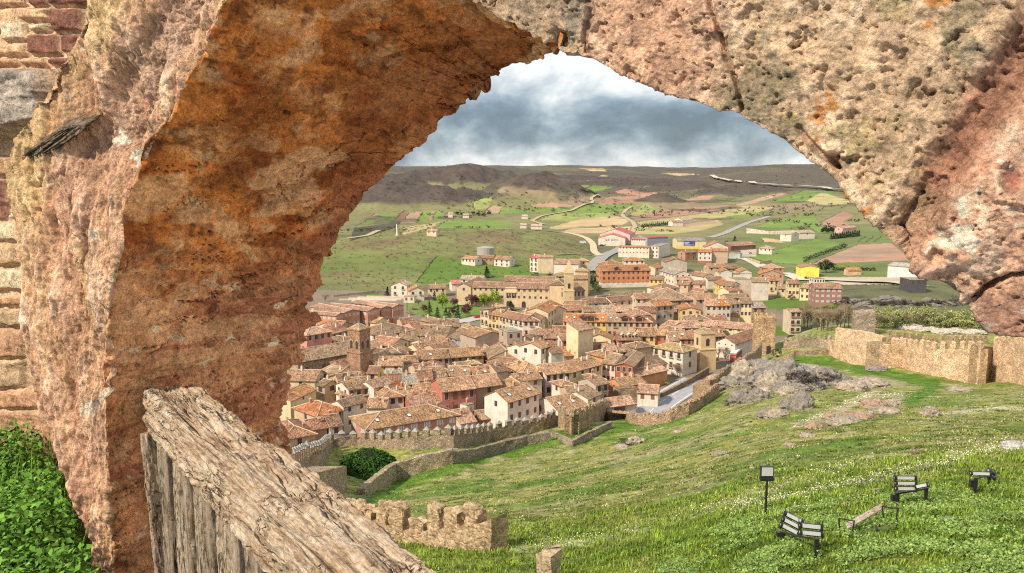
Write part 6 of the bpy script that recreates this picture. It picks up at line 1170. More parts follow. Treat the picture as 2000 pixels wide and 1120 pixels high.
wall_run('small crenellated turret beside the handrail', [(578, 905, 945), (600, 895, 935), (632, 885, 925)], 2.5, merlon='c', mw=1.1, gap=.7, mh=1.5, cap=True, c=(.48, .36, .26))
wall_run('leaning stone wall rising to the ruined watch wall, overgrown', [(1385, 752, 765), (1420, 722, 745), (1452, 703, 728), (1475, 690, 716), (1487, 672, 705)], .9, merlon='f', mw=.6, gap=.5, mh=.6, c=(.44, .36, .27))
wall_run('brown rubble wall above the road', [(1262, 784, 792), (1300, 765, 776), (1340, 745, 757), (1385, 718, 730)], .6, c=(.36, .27, .19), noise_=.1)
wall_run('ruined rubble stub beside the road', [(1352, 752, 778), (1368, 743, 784), (1385, 745, 780)], 3.0, c=(.52, .37, .26), noise_=.5)
wall_run('short sloping wall fragment in the bright grass', [(1515, 700, 705), (1535, 694, 706), (1549, 686, 708)], .8, c=(.48, .37, .26))
wall_run('tumbled wall with small merlons right of the square tower', [(1530, 668, 684), (1560, 665, 680), (1600, 662, 678), (1625, 664, 684)], 1.0, merlon='p', mw=.9, gap=.7, mh=1.0, c=(.50, .42, .33))
wall_run('low pink retaining wall below the tumbled wall', [(1550, 686, 694), (1590, 684, 694), (1625, 684, 692)], .8, c=(.46, .36, .28))
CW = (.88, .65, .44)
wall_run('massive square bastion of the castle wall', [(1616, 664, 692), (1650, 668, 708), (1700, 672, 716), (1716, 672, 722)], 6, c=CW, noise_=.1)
wall_run('narrow shaded flank of the square castle bastion', [(1717, 672, 722), (1738, 670, 712)], 3.5, c=(.50, .38, .25), noise_=.1)  # castle stone in a darker colour, painting the shade on this flank
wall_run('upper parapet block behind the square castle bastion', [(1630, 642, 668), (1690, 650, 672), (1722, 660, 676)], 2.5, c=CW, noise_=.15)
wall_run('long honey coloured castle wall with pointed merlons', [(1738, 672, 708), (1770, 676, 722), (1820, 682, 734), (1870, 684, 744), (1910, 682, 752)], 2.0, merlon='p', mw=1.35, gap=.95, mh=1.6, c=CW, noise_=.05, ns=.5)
wall_run('shaded corner buttress of the castle wall', [(1911, 676, 751), (1934, 678, 744)], 2.2, c=(.46, .34, .21), noise_=.05, ns=.5)  # shade of the corner put into a darker stone colour
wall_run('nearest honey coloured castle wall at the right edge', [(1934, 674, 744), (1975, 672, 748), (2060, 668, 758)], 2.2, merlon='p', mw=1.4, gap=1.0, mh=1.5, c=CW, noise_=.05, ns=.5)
wall_run('rear castle parapet with tiny merlons', [(1735, 656, 668), (1800, 660, 668), (1860, 664, 672), (1930, 664, 672)], 1.0, merlon='p', mw=1.2, gap=1.2, mh=1.2, c=(.58, .44, .28))
wall_run('ruined castle wall with crumbling merlons just below the viewpoint', [(676, 1008, 1035), (720, 1028, 1052), (760, 1033, 1060), (820, 1036, 1065), (880, 1032, 1072), (958, 1024, 1078)], 1.1, merlon='f', mw=.98, gap=.42, mh=1.0, c=(.54, .41, .27), noise_=.30, step=.25, ns=1.8, wmat=M_RUIN)
wall_run('stone stump at the bottom edge of the view', [(1048, 1082, 1135), (1064, 1078, 1140), (1080, 1092, 1140)], .45, c=(.58, .47, .34), noise_=.4, step=.12, ns=2.2, wmat=M_RUIN)
wall_run('pale garden wall along the villas on the left', [(650, 577, 581), (730, 568, 573), (830, 561, 566), (900, 553, 558)], .4, c=(.60, .52, .42), noise_=.02)
wall_run('stone retaining wall below the brick apartments', [(1190, 571, 577), (1240, 568, 577), (1300, 570, 577)], .6, c=(.42, .37, .29), noise_=.02)
wall_run('cream boundary wall beside the pale street', [(1460, 503, 508), (1484, 511, 517), (1508, 508, 513)], .4, c=(.66, .54, .36), noise_=.02)
wall_run('long white yard wall with rubble behind on the green slope', [(1458, 446, 456), (1500, 452, 458), (1560, 450, 457)], .5, c=(.74, .70, .64), noise_=.02)
# town tower
def big_tower(label, u0, u1, vt, vb, c, name, batter=.98, door=None, merl=True, rough=.3):
    b = hit((u0+u1)/2, vb); r = ray((u0+u1)/2, vt); zt = float(r[2]*(b.y/r[1])); w_ = (u1-u0)/F*math.hypot(b.y, b.z)*.97/1.28; yaw = math.radians(-14); root = empty(name, b, yaw, label, 'tower'); hh_ = zt-b.z
    nv, ns_ = 26, 40; V = []; 
    for i in range(nv):
        t = i/(nv-1); z_ = -3+(hh_+3)*t; sc = 1+(1-t)*(1-batter)*3
        for k in range(ns_):
            q = k/ns_*4; s_ = int(q); f = q-s_; P = [(-.5, -.5), (.5, -.5), (.5, .5), (-.5, .5)]; a, c_ = P[s_], P[(s_+1) % 4]; V.append(((a[0]+(c_[0]-a[0])*f)*w_*sc, (a[1]+(c_[1]-a[1])*f)*w_*sc+w_/2, z_))
    V = np.array(V); W_ = V+np.array([b.x, b.y, b.z]); nr = V.copy(); nr[:, 1] -= w_/2; nr[:, 2] = 0; nr /= np.linalg.norm(nr, axis=1)[:, None]; V += nr*(.5*rough*fbm(W_, .8, 4))[:, None]
    tp = V.reshape(nv, ns_, 3); tp[-1, :, 2] += rough*2.2*fbm(tp[-1]+3, .6, 3); V = tp.reshape(-1, 3)
    Fc = [[r_*ns_+k, r_*ns_+(k+1) % ns_, (r_+1)*ns_+(k+1) % ns_, (r_+1)*ns_+k] for r_ in range(nv-1) for k in range(ns_)]+[[(nv-1)*ns_+k for k in range(ns_)]]
    me = bpy.data.meshes.new('wall'); me.from_pydata(V.tolist(), [], Fc); me.materials.append(M_RUB); obj('wall', me, root, color=c)
    if merl:
        for s_ in range(4):
            for k in range(4):
                x_ = -w_/2+w_*(k+.5)/4; m = MB(); m.box(-w_*.085, w_*.085, -.12, .5, -2.8 if k % 3 else -.4, .9, 0, None, .95); m.poly([(-w_*.085, -.12, .9), (w_*.085, -.12, .9), (0, .2, 1.5)]); m.poly([(w_*.085, -.12, .9), (w_*.085, .5, .9), (0, .2, 1.5)]); m.poly([(w_*.085, .5, .9), (-w_*.085, .5, .9), (0, .2, 1.5)]); m.poly([(-w_*.085, .5, .9), (-w_*.085, -.12, .9), (0, .2, 1.5)])
                o = obj('merlon', m.mesh('merlon', [M_RUB]), root, color=c); o.matrix_basis = Matrix.Translation((0, w_/2, hh_-.6)) @ Matrix.Rotation(s_*math.pi/2, 4, 'Z') @ Matrix.Translation((x_, -w_/2, 0))
    if door: m = MB(); m.box(-.6, .6, -.25, 0, 0, 2.6, 0); o = obj('door', m.mesh('door', [M_IRON]), root); o.location = (w_*door, 0, .2)
    return root
big_tower('square town wall tower with fluted merlons standing between the roofs and the grass', 1466, 1517, 622, 694, (.62, .44, .27), 'town_tower', .97, .22)
big_tower('lone ruined rectangular tower on the green mound at right', 1664, 1712, 612, 656, (.44, .37, .31), 'ruined_tower', .99, None, False, .8)
# ------------------------------------------------------------------ rocks
def rock_mesh(seed, amp=.42, flat=.6, n=5):
    import bmesh
    bm = bmesh.new(); bmesh.ops.create_icosphere(bm, subdivisions=n, radius=1); V = np.array([v.co[:] for v in bm.verts]); me = bpy.data.meshes.new('rock'); bm.to_mesh(me); bm.free()
    r = 1+amp*ridged(V+seed*7.3, .9, 5)*.75+amp*.6*fbm(V+seed*3.1, 3.2, 5)-.22*(1-sstep(0, .10, np.abs(fbm(V+seed*5.7, 1.7, 4)))); lay_ = .06*np.sin(V[:, 2]*14+3*fbm(V+seed, 1.5, 2)); V2 = V*(r+lay_)[:, None]; V2[:, 2] *= flat
    me.vertices.foreach_set('co', V2.astype(np.float32).ravel()); me.polygons.foreach_set('use_smooth', [True]*len(me.polygons)); me.update(); me.materials.append(M_ROCK); return me
RM = [rock_mesh(i, .38+.1*(i % 3), .5+.12*(i % 2)) for i in range(5)]
def rock(label, zk, x, y, wpx, asp=.5, k=0, c=(.44, .40, .35), group=None, name='rock', sink=.3):
    u, v = Z(zk, x, y); p = hit(u, v); s = wpx/ZR[zk][2]/F*p.length/2; o = obj(name, RM[k % 5], loc=(p.x, p.y, p.z+s*asp*.28), color=c); o.scale = (s, s*.8, s*asp/.50*(1.25 if 'outcrop' in label and 'river' not in label else 1)); o.rotation_euler = (0, 0, rnd.uniform(-.5, .5)); return tag(o, label, 'rock', group)
GR_, WR, PR = (.30, .268, .23), (.46, .385, .30), (.50, .35, .245)
for i, (lb, x, y, w_, a, c) in enumerate([('tall grey crag at the left end of the outcrop with an overhang', 285, 575, 120, 1.0, WR), ('broad grey crag second from left in the outcrop', 400, 560, 150, .62, GR_), ('squat crag tucked before the second crag of the outcrop', 345, 610, 90, .6, GR_), ('notched crag before the long layered crag', 520, 640, 120, .6, GR_), ('small dark crag right of the notched crag', 615, 640, 110, .5, GR_), ('rounded crag between long and dark streaked crags', 690, 620, 120, .5, GR_), ('long layered crag in the middle of the outcrop', 540, 585, 210, .5, GR_), ('undercut pale crag at the front of the outcrop', 450, 640, 130, .8, WR),
      ('dark streaked crag at the right end of the outcrop', 775, 590, 150, .5, GR_), ('flat top ledge behind the outcrop', 640, 530, 200, .25, WR), ('low ledge right of the outcrop', 870, 575, 110, .3, GR_), ('rounded boulder left below the outcrop', 275, 705, 105, .6, GR_), ('grey boulder below the outcrop centre', 375, 690, 90, .6, GR_),
      ('small split boulder below the outcrop', 560, 660, 90, .5, WR), ('pale ridge rock right of centre on the slope', 950, 630, 120, .5, WR), ('pale ridge rock beside the path', 1060, 610, 150, .4, WR), ('dark boulder in the middle of the slope', 565, 740, 80, .7, GR_), ('brown boulder touching the dark boulder', 640, 745, 100, .7, GR_), ('pointed boulder above the dark boulder pair', 650, 690, 80, .6, GR_),
      ('grey rock lower left of the boulder group', 430, 790, 90, .55, GR_), ('slanting rock slab left of the boulder group', 490, 790, 110, .45, WR), ('tan rock ledge above the bare earth', 1080, 735, 110, .4, PR), ('tan rock at the end of the ledge', 1190, 725, 70, .5, WR), ('pink rounded stone at the earth scar', 815, 800, 62, .5, PR), ('pale rock on the right of the earth scar', 1150, 775, 120, .35, WR),
      ('dark rim rock of the earth scar', 715, 860, 80, .4, PR), ('long pink slab in the earth scar', 980, 800, 130, .25, PR), ('front pale slab of the earth scar', 900, 830, 130, .25, WR), ('squarish white boulder alone on the right slope', 1420, 785, 75, .7, WR), ('white flat boulder near the right edge of the slope', 1925, 985, 95, .45, (.66, .62, .58)), ('small pale stones low on the slope', 150, 1020, 80, .3, WR), ('half buried pale stone mid slope', 570, 970, 45, .4, WR), ('pale stone below the earth scar', 680, 915, 60, .4, WR),
      ('flat pale stones by the right path', 1600, 635, 90, .2, WR), ('grey stones at the bastion foot', 1100, 510, 90, .3, GR_), ('grey stones left of the leaning wall', 130, 590, 110, .6, PR), ('rocks under the road stub', 230, 605, 110, .5, GR_)]):
    rock(lb, 'B3', x, y, w_, a, i, c)
for i, (lb, x, y, w_, a) in enumerate([('white slanting rock with dark bushes on the centre slope', 1215, 1060, 110, .5), ('low white rock left of the dark bushes', 1100, 1105, 90, .4), ('small white stone on the upper centre slope', 1568, 970, 50, .4)]): rock(lb, 'B2', x, y, w_, a, i+2, WR)
for i in range(16): x, y = 1260+i*28+rnd.uniform(-10, 10), 262-abs(i-7)*1.0+rnd.uniform(-14, 10)+i*1.6; rock('bleached rock on the plateau behind the castle wall', 'B3', x, y, rnd.uniform(50, 110), .25, i, (.66, .58, .48), 'bleached rocks behind the castle wall')
for i in range(34): x, y = rnd.uniform(880, 1720), rnd.uniform(68, 130); rock('grey outcrop boulder on the slope above the river trees', 'B3', x, y, rnd.uniform(24, 58), .4, i, (.25, .23, .20), 'grey outcrops above the river')
for i in range(14): u, v = rnd.uniform(1250, 1980), rnd.uniform(800, 1040); p = hit(u, v); s = rnd.uniform(.10, .24); o = obj('rock', RM[i % 5], loc=(p.x, p.y, p.z), color=WR); o.scale = (s, s*.8, s*.6); tag(o, 'small pale stone lying in the hillside grass', 'rock', 'small stones in the grass')
# ------------------------------------------------------------------ trees
def crown_mesh(kd, seed):
    rs = np.random.RandomState(seed); P = []; S_ = []
    if kd in ('broad', 'bush', 'poplar', 'pine'):
        nc, nl = {'broad': (34, 60), 'bush': (16, 55), 'poplar': (30, 50), 'pine': (24, 70)}[kd]
        for i in range(nc):
            d = rs.normal(size=3); d /= np.linalg.norm(d); r = rs.uniform(.35, .95)**.7; a = {'broad': (.42, .42, .40), 'bush': (.5, .5, .36), 'poplar': (.30, .30, .52), 'pine': (.40, .40, .42)}[kd]; c = d*r*np.array(a)+np.array([0, 0, {'broad': .60, 'bush': .36, 'poplar': .50, 'pine': .56}[kd]])
            rr = rs.uniform(.09, .19)*(1.15-.3*r); q = rs.normal(size=(nl, 3)); q /= np.linalg.norm(q, axis=1)[:, None]; P.append(c+q*rr*rs.uniform(.5, 1.1, (nl, 1))*np.array([1, 1, .8])); S_.append(rs.uniform(.035, .075, nl))
    elif kd in ('conifer', 'cypress'):
        n = 1500; z = rs.uniform(.05, 1, n)**1.1; rad = ((1-z)*.30+.02)*(1+.35*np.sin(z*38)) if kd == 'conifer' else .15*np.sqrt(np.clip(np.sin(np.pi*np.clip(z*.92+.05, 0, 1)), 0, 1)); t = rs.uniform(0, 2*np.pi, n); r = rad*rs.uniform(.5, 1.05, n)
        P.append(np.stack([r*np.cos(t), r*np.sin(t), z-(r*.25)], 1)); S_.append(rs.uniform(.035, .07, n))
    P = np.concatenate(P); S_ = np.concatenate(S_); P[:, 2] = np.maximum(P[:, 2], .02); nd = P-np.array([0, 0, .5]); nd /= np.linalg.norm(nd, axis=1)[:, None]
    return leaves('crown', P, nd, S_, .7, seed)
def twig_mesh(seed, n=420, spread=.5, up=.5, th=.006):
    rs = random.Random(seed); m = MB()
    def grow(p, d, L, r, lv):
        q = p+d*L; m.tube(p, q, r, r*.65, 3)
        if lv == 0: return
        for _ in range(4 if lv > 1 else 5):
            nd = (d+Vector((rs.gauss(0, spread), rs.gauss(0, spread), rs.gauss(.12, spread*.6)))).normalized(); grow(p+d*L*rs.uniform(.45, 1), nd, L*rs.uniform(.55, .82), r*.55, lv-1)
    for _ in range(3): grow(Vector((rs.uniform(-.04, .04), rs.uniform(-.04, .04), .16)), Vector((rs.gauss(0, .3), rs.gauss(0, .3), 1)).normalized(), .30, .016, 4)
    return m.mesh('crown', [M_OC])
M_OC = mat('twigs', lambda g, b: lk(g, obcol(g), b.inputs['Base Color']))
def trunk_mesh(seed, h_=.55, r=.03):
    rs = random.Random(seed); m = MB(); p = Vector((0, 0, -.12))
    for k in range(4): q = Vector((rs.uniform(-.02, .02)*(k+1), rs.uniform(-.02, .02)*(k+1), h_*(k+1)/4)); m.tube(p, q, r*(1-.2*k), r*(.8-.2*k), 7); p = q
    for k in range(6): a = rs.uniform(0, 6.28); z_ = h_*rs.uniform(.45, .9); m.tube((0, 0, z_), (math.cos(a)*.22, math.sin(a)*.22, z_+rs.uniform(.12, .26)), r*.45, r*.12, 5)
    return m.mesh('trunk', [M_BARK])
TM = {k: [(crown_mesh(k, s*11+3), trunk_mesh(s, {'bush': .2, 'conifer': .9, 'cypress': .6}.get(k, .55), .022 if k in ('bush', 'conifer') else .03)) for s in range(3)] for k in ('broad', 'bush', 'poplar', 'pine', 'conifer', 'cypress')}
TM['bare'] = [(twig_mesh(s), trunk_mesh(s+9, .4, .02)) for s in range(3)]
TC = {'lime': (.26, .36, .04), 'green': (.075, .12, .03), 'dark': (.022, .040, .018), 'plum': (.13, .045, .05), 'bare': (.25, .19, .14), 'pale': (.34, .36, .14), 'blue': (.06, .09, .085), 'thorn': (.075, .055, .05), 'olive': (.12, .14, .05), 'yel': (.36, .38, .04), 'brown': (.34, .26, .17)}
def tree(label, kd, zk, x, y, wpx, hpx, c, group=None, cat='tree', name=None, k=None):
    u, v = Z(zk, x, y); p = hit(u, v); px_ = p.length/F/ZR[zk][2]; s = hpx*px_; k = rnd.randrange(3) if k is None else k; cr, tr = TM[kd][k % 3]; wd = {'broad': .95, 'bush': 1.1, 'poplar': .75, 'pine': .9, 'conifer': .6, 'cypress': .33, 'bare': .9}[kd]
    nm = name or {'conifer': 'conifer_tree', 'cypress': 'cypress_tree', 'bush': 'bush', 'bare': 'bare_tree', 'pine': 'pine_tree'}.get(kd, 'tree'); p.z += 1.1 if 'thorn bush' in label and 'outcrop' in label else 0; root = empty(nm, p, rnd.uniform(0, 6.28), label, 'bush' if kd == 'bush' else cat, group)
    sx = wpx*px_/wd; root.scale = (sx, sx, s); cc_ = TC[c]; j = 1+rnd.uniform(-.15, .15); obj('crown', cr, root, color=tuple(q*j for q in cc_)); obj('trunk', tr, root); return root
for a in [('round yellow green willow in the park', 'broad', 'A1', 872, 1002, 92, 118, 'lime'), ('left half of the big yellow green willow pair before the convent', 'broad', 'A1', 1140, 985, 95, 100, 'lime'), ('right half of the big yellow green willow pair before the convent', 'broad', 'A1', 1208, 985, 100, 112, 'lime'),
 ('purple plum tree below the stone hut in the park', 'broad', 'A1', 948, 985, 62, 52, 'plum'), ('big purple plum tree left of the willows', 'broad', 'A1', 1060, 985, 100, 78, 'plum'), ('purple plum tree at the front of the park', 'broad', 'A1', 1028, 1052, 84, 86, 'plum'), ('small purple plum tree in the middle of the park', 'broad', 'A1', 940, 1040, 56, 58, 'plum'), ('purple plum tree near the school corner', 'broad', 'A1', 752, 1022, 58, 50, 'plum'),
 ('dark conifer on the bright grass behind the convent', 'conifer', 'A1', 1156, 800, 54, 76, 'dark'), ('round dark conifer before the convent door', 'conifer', 'A1', 1312, 1012, 62, 64, 'dark'), ('dark conifer left of the white villa', 'conifer', 'A1', 515, 915, 36, 58, 'dark'), ('dark conifer right of the terracotta villa', 'conifer', 'A1', 820, 945, 34, 62, 'dark'), ('tall green conifer in the park left of the willow', 'conifer', 'A1', 788, 1058, 48, 110, 'green'),
 ('green conifer under the round willow', 'conifer', 'A1', 836, 1064, 48, 78, 'green'), ('blue fir at the park edge', 'conifer', 'A1', 914, 1078, 40, 72, 'blue'), ('second blue fir further right at the park edge', 'conifer', 'A1', 968, 1066, 46, 98, 'blue'), ('dark conifer behind the blue firs', 'conifer', 'A1', 892, 1040, 36, 50, 'dark'), ('tall black pine right of the church', 'pine', 'D3', 1900, 220, 88, 180, 'dark'), ('olive green pine below the black pine', 'pine', 'D3', 1935, 290, 88, 165, 'olive'),
 ('bare grey tree beside the terracotta villa', 'bare', 'A1', 718, 985, 70, 66, 'bare'), ('bare grey tree behind the school roof', 'bare', 'A1', 115, 952, 90, 58, 'bare'), ('yellow green shrub at the park corner', 'bush', 'A1', 760, 1058, 50, 34, 'olive'), ('brown hedge shrub beside the school', 'bush', 'A1', 690, 1005, 90, 46, 'brown'), ('brown shrub below the purple plum near the school', 'bush', 'A1', 660, 1040, 70, 40, 'brown'),
 ('dark bush cluster below the white balcony block', 'bush', 'A1', 1472, 795, 66, 42, 'dark'), ('dark bush right of the cream block', 'bush', 'A1', 1562, 790, 52, 34, 'dark'), ('black thorn tree in the square left of the yellow terrace', 'broad', 'C4', 770, 460, 200, 150, 'thorn'), ('second black thorn tree nearer the yellow terrace', 'broad', 'C4', 1010, 465, 150, 130, 'thorn'), ('golden shrub in front of the yellow terrace', 'bush', 'C4', 1240, 375, 90, 90, 'olive'),
 ('small bare tree before the terrace', 'bare', 'C4', 1740, 520, 120, 160, 'bare'), ('small light green shrub among courtyard roofs', 'bush', 'B2', 500, 610, 90, 100, 'lime'), ('yellow green willow shrub in the courtyard', 'bush', 'B2', 762, 552, 110, 60, 'lime'), ('yellow green shrub on the garden wall', 'bush', 'B2', 1470, 572, 110, 46, 'lime'), ('wide leafless tree beside the lower street', 'bare', 'C5', 1150, 1090, 360, 290, 'bare'), ('leafless tree below the little belfry', 'bare', 'C5', 1780, 830, 260, 250, 'bare'), ('thin leafless tree left of the white bus', 'bare', 'C5', 1900, 820, 160, 270, 'bare'),
 ('narrow dark cypress by the rubble stone house', 'cypress', 'B2', 1140, 678, 32, 66, 'dark'), ('dark leafy tree in front of the white gabled house', 'broad', 'B2', 360, 870, 80, 140, 'green'), ('dark green bush at the garage', 'bush', 'B2', 1022, 818, 100, 52, 'green'), ('bush growing on the bastion wall', 'bush', 'B2', 770, 800, 90, 44, 'green'),
 ('big round dark green tree beside the yellow building', 'broad', 'D2', 1515, 575, 190, 135, 'dark'), ('dark shrub left of the yellow building', 'bush', 'D2', 1215, 580, 76, 72, 'dark'), ('dark shrub below the yellow building', 'bush', 'D2', 1304, 645, 60, 50, 'dark'), ('brownish purple shrub on the bright green bank', 'bush', 'D2', 1142, 865, 90, 88, 'plum'), ('dark green tree below the end of the house row', 'broad', 'D4', 1960, 860, 110, 110, 'dark'), ('bare scrub below the stone end house', 'bush', 'D5', 480, 240, 180, 130, 'brown'), ('dark green tree cluster by the small shed', 'broad', 'D5', 320, 245, 130, 110, 'dark'),
 ('ivy clad corner bush right of the town tower', 'bush', 'D5', 930, 780, 170, 190, 'dark'), ('bramble bush along the leaning wall', 'bush', 'D5', 560, 860, 260, 170, 'brown'), ('bramble bush lower on the leaning wall', 'bush', 'D5', 380, 900, 220, 130, 'brown'), ('dark thorn bush on top of the outcrop left', 'bush', 'B3', 330, 568, 130, 62, 'thorn'), ('wide dark thorn bush draped over the outcrop', 'bush', 'B3', 640, 625, 250, 95, 'thorn'), ('dark thorn bush at the outcrop right end', 'bush', 'B3', 790, 612, 150, 75, 'thorn'),
 ('dark thorn bush below the outcrop left', 'bush', 'B3', 355, 650, 110, 60, 'thorn'), ('dark thorn bush around the grey boulders', 'bush', 'B3', 190, 722, 80, 34, 'thorn'), ('thorny bush at the centre slope rock', 'bush', 'B2', 1140, 1080, 170, 80, 'thorn'), ('small brown thistle bush on the near slope', 'bush', 'B3', 1318, 1020, 60, 55, 'brown'), ('lone round bush on the upper green slope', 'bush', 'D2', 1718, 300, 64, 66, 'green'), ('two dark conifers beside the open farm shed', 'conifer', 'D2', 528, 225, 44, 56, 'dark'), ('dark shrub right of the grey warehouse', 'bush', 'D2', 435, 262, 44, 52, 'dark'), ('dark shrubs by the brown roofed upper house', 'bush', 'D4', 1400, 340, 130, 90, 'dark'), ('pointed dark shrub beside the steep street', 'conifer', 'D4', 1480, 310, 60, 80, 'dark'), ('dark shrub at the yellow apartments corner', 'bush', 'D4', 735, 135, 60, 60, 'dark'), ('ivy grown corner left of the bell tower', 'bush', 'C2', 920, 545, 90, 170, 'dark')]: tree(*a)
for i in range(12): tree('clipped dark green bush in the diagonal hedge above the ploughed field', 'bush', 'D2', 1295+i*38, 445-i*13+(8 if i == 0 else 0), 62 if i else 84, 58 if i else 74, 'dark', 'bushes of the diagonal hedge')
for i in range(14): tree('conifer in the dark row below the upper red field', 'conifer', 'D2', 1575+i*23, 210-i*2.6, 40, 56+6*(i % 3), 'dark', 'dark conifer row at right')
for i in range(8): tree('round dark conifer above the long white barn', 'broad', 'D2', 1480+i*18, 148-(i % 3)*6, 40, 60, 'dark', 'round conifers above the barn')
for i in range(16): tree('dark conifer in the far field windbreak', 'conifer', 'A2', 440+i*11, 412-i*.9, 15, 20+3*(i % 3), 'dark', 'far field windbreak')
for i in range(18): tree('dark hedge shrub along the river road', 'bush', 'D2', 1600+i*26, 548+(i % 2)*4, 50, 46, 'dark', 'hedge along the river road')
for i in range(5): tree('yellow shrub in front of the dark river hedge', 'bush', 'D2', 1630+i*62, 520+(i % 2)*8, 66, 50, 'yel', 'yellow shrubs before the hedge')
for i in range(13): tree('leafless brown riverside tree behind the green mound', 'bare', 'B3', 655+i*25+rnd.uniform(-8, 8), 270-abs(i-6)*3+rnd.uniform(-10, 8), 125, 165+rnd.uniform(-15, 20), 'brown', 'leafless riverside trees')
for i in range(20): tree('pale green riverside tree coming into leaf', 'poplar', 'B3', 1100+i*34+rnd.uniform(-8, 8), 246+rnd.uniform(-6, 6)+i*1.5, 80, 108+rnd.uniform(-12, 14), 'pale', 'pale green riverside trees')
for i in range(9): tree('leafless grey tree among the pale green ones', 'bare', 'B3', 1110+i*78+rnd.uniform(-12, 12), 262, 90, 118, 'bare', 'leafless trees among the green')
tree('bright lime tree among the riverside trees', 'broad', 'B3', 1462, 240, 62, 74, 'yel')
for i in range(24): tree('dark scrub bush on the rocky river bank', 'bush', 'B3', 860+i*36+rnd.uniform(-10, 10), 112+rnd.uniform(-14, 10), 70, 34, 'thorn', 'scrub bushes on the river bank')
for i in range(7): tree('dark tree at the far hamlet', 'broad', 'A1', 965+i*34, 396+(i % 3)*6, 34, 24, 'dark', 'dark trees at the far hamlet')
for i in range(12): tree('dark shrub scattered on the upper right slope', 'bush', 'D2', 1870+i*22, 240-(i % 4)*16, 24, 22, 'green', 'scattered shrubs on the right slope')
# small scattered far shrubs and grass tufts
def scatter(n, u0, u1, v0, v1):
    out = []
    for _ in range(n): out.append(hit(rnd.uniform(u0, u1), rnd.uniform(v0, v1)))
    return out
rs = np.random.RandomState(12)
n = 5200; ua = rs.uniform(560, 2060, n); y = np.exp(rs.uniform(math.log(900), math.log(4300), n)); x = (ua-1000)/F*y; z = ground(x, y); den = fbm(np.stack([x, y, 0*x], 1), 1/240, 3); ok = den > .03; x, y, z = x[ok], y[ok], z[ok]
k = 7; cx = np.repeat(x, k)+rs.normal(size=len(x)*k)*1.3; cy = np.repeat(y, k)+rs.normal(size=len(x)*k)*1.3; sz = np.repeat(rs.uniform(1.2, 3.2, len(x)), k); cz = np.repeat(z, k)+rs.uniform(.1, 1, len(cx))*sz*.7
kind(obj('scrub', leaves('scrub', np.stack([cx, cy, cz], 1), np.array([0, -.5, 1.0]), sz, .9, 8), color=(.060, .062, .035)), 'stuff')
n = 900; ua = rs.uniform(620, 1160, n); y = rs.uniform(430, 720, n); x = (ua-1000)/F*y; z = ground(x, y); k = 9; cx = np.repeat(x, k)+rs.normal(size=n*k)*.5; cy = np.repeat(y, k)+rs.normal(size=n*k)*.5; cz = np.repeat(z, k)+rs.uniform(.05, .6, n*k)
kind(obj('scrub', leaves('scrub', np.stack([cx, cy, cz], 1), np.array([0, -.5, 1.0]), rs.uniform(.4, .9, n*k), .8, 9), color=(.11, .12, .05)), 'stuff')
def near_pts(n, y0, y1, u0=600, u1=2120, p=1.0):
    ua = rs.uniform(u0, u1, n); y = np.exp(math.log(y0)+(math.log(y1)-math.log(y0))*rs.uniform(0, 1, n)**p); x = (ua-1000)/F*y; dw = np.interp(ua, DW[:, 0], DW[:, 1]); ok = y < dw-2; return x[ok], y[ok], ground(x[ok], y[ok])
# grass: short close sward near, tussocks farther away
x, y, z = near_pts(75000, 13, 48); q = np.stack([x, y, 0*x], 1); h_ = (.05+.16*np.clip(.4+fbm(q, .9, 3)*1.6, 0, 1))*np.clip(y/22, .8, 1.7)
kind(obj('grass', blades('grass', x, y, z-.02, h_, .012+.0010*y, 21, .8), color=(.19, .27, .035)), 'stuff')
def clump(n, y0, y1, k, thr, sd, r0=.22):
    x, y, z = near_pts(n, y0, y1); q = np.stack([x, y, 0*x], 1); m_ = fbm(q+sd, .16, 3) > thr; x, y = x[m_], y[m_]; R = np.repeat(rs.uniform(.5, 1.6, len(x))*r0, k)
    x = np.repeat(x, k)+rs.normal(size=len(x)*k)*R*1.5; y = np.repeat(y, k)+rs.normal(size=len(y)*k)*R; return x, y, ground(x, y), R
for n_c, y0, y1, k_, thr, sd, cl_ in ((3800, 17, 150, 26, .02, 3, (.085, .135, .018)), (1500, 24, 150, 20, .04, 33, (.30, .29, .12)), (1500, 15, 60, 30, .0, 63, (.075, .145, .015))):
    x, y, z, R = clump(n_c, y0, y1, k_, thr, sd); kind(obj('grass', blades('grass', x, y, z-.03, R*rs.uniform(.35, .8, len(x)), .012+.0011*y, 60+sd, 1.3), color=cl_), 'stuff')
x, y, z = near_pts(30000, 40, 150); q = np.stack([x, y, 0*x], 1); m_ = fbm(q, .35, 3) > .02; x, y, z = x[m_], y[m_], z[m_]
kind(obj('grass', blades('grass', x, y, z-.03, rs.uniform(.07, .20, len(x)), .03+.0016*y, 22, 1.5), color=(.15, .19, .04)), 'stuff')
x, y, z = near_pts(16000, 40, 150); q = np.stack([x, y, 0*x], 1); m_ = fbm(q+50, .30, 3) > .05; x, y, z = x[m_], y[m_], z[m_]
kind(obj('grass', blades('grass', x, y, z-.03, rs.uniform(.06, .17, len(x)), .03+.0014*y, 23, 1.5), color=(.38, .36, .17)), 'stuff')
# broad leaved plants in the lower right corner
x, y, z = near_pts(26000, 14, 30, 1300, 2120); q = np.stack([x, y, 0*x], 1); m_ = fbm(q, .55, 3)+.10*(x/y-.15) > .06; x, y, z = x[m_], y[m_], z[m_]; k = 4
P = np.stack([np.repeat(x, k), np.repeat(y, k), np.repeat(z, k)], 1)+np.abs(rs.normal(size=(len(x)*k, 3)))*np.array([.05, .05, .07])
kind(obj('weeds', leaves('weeds', P+np.array([0, 0, .05]), np.array([0, -.3, 1.0]), rs.uniform(.035, .085, len(P)), .8, 31), color=(.20, .30, .075)), 'stuff')
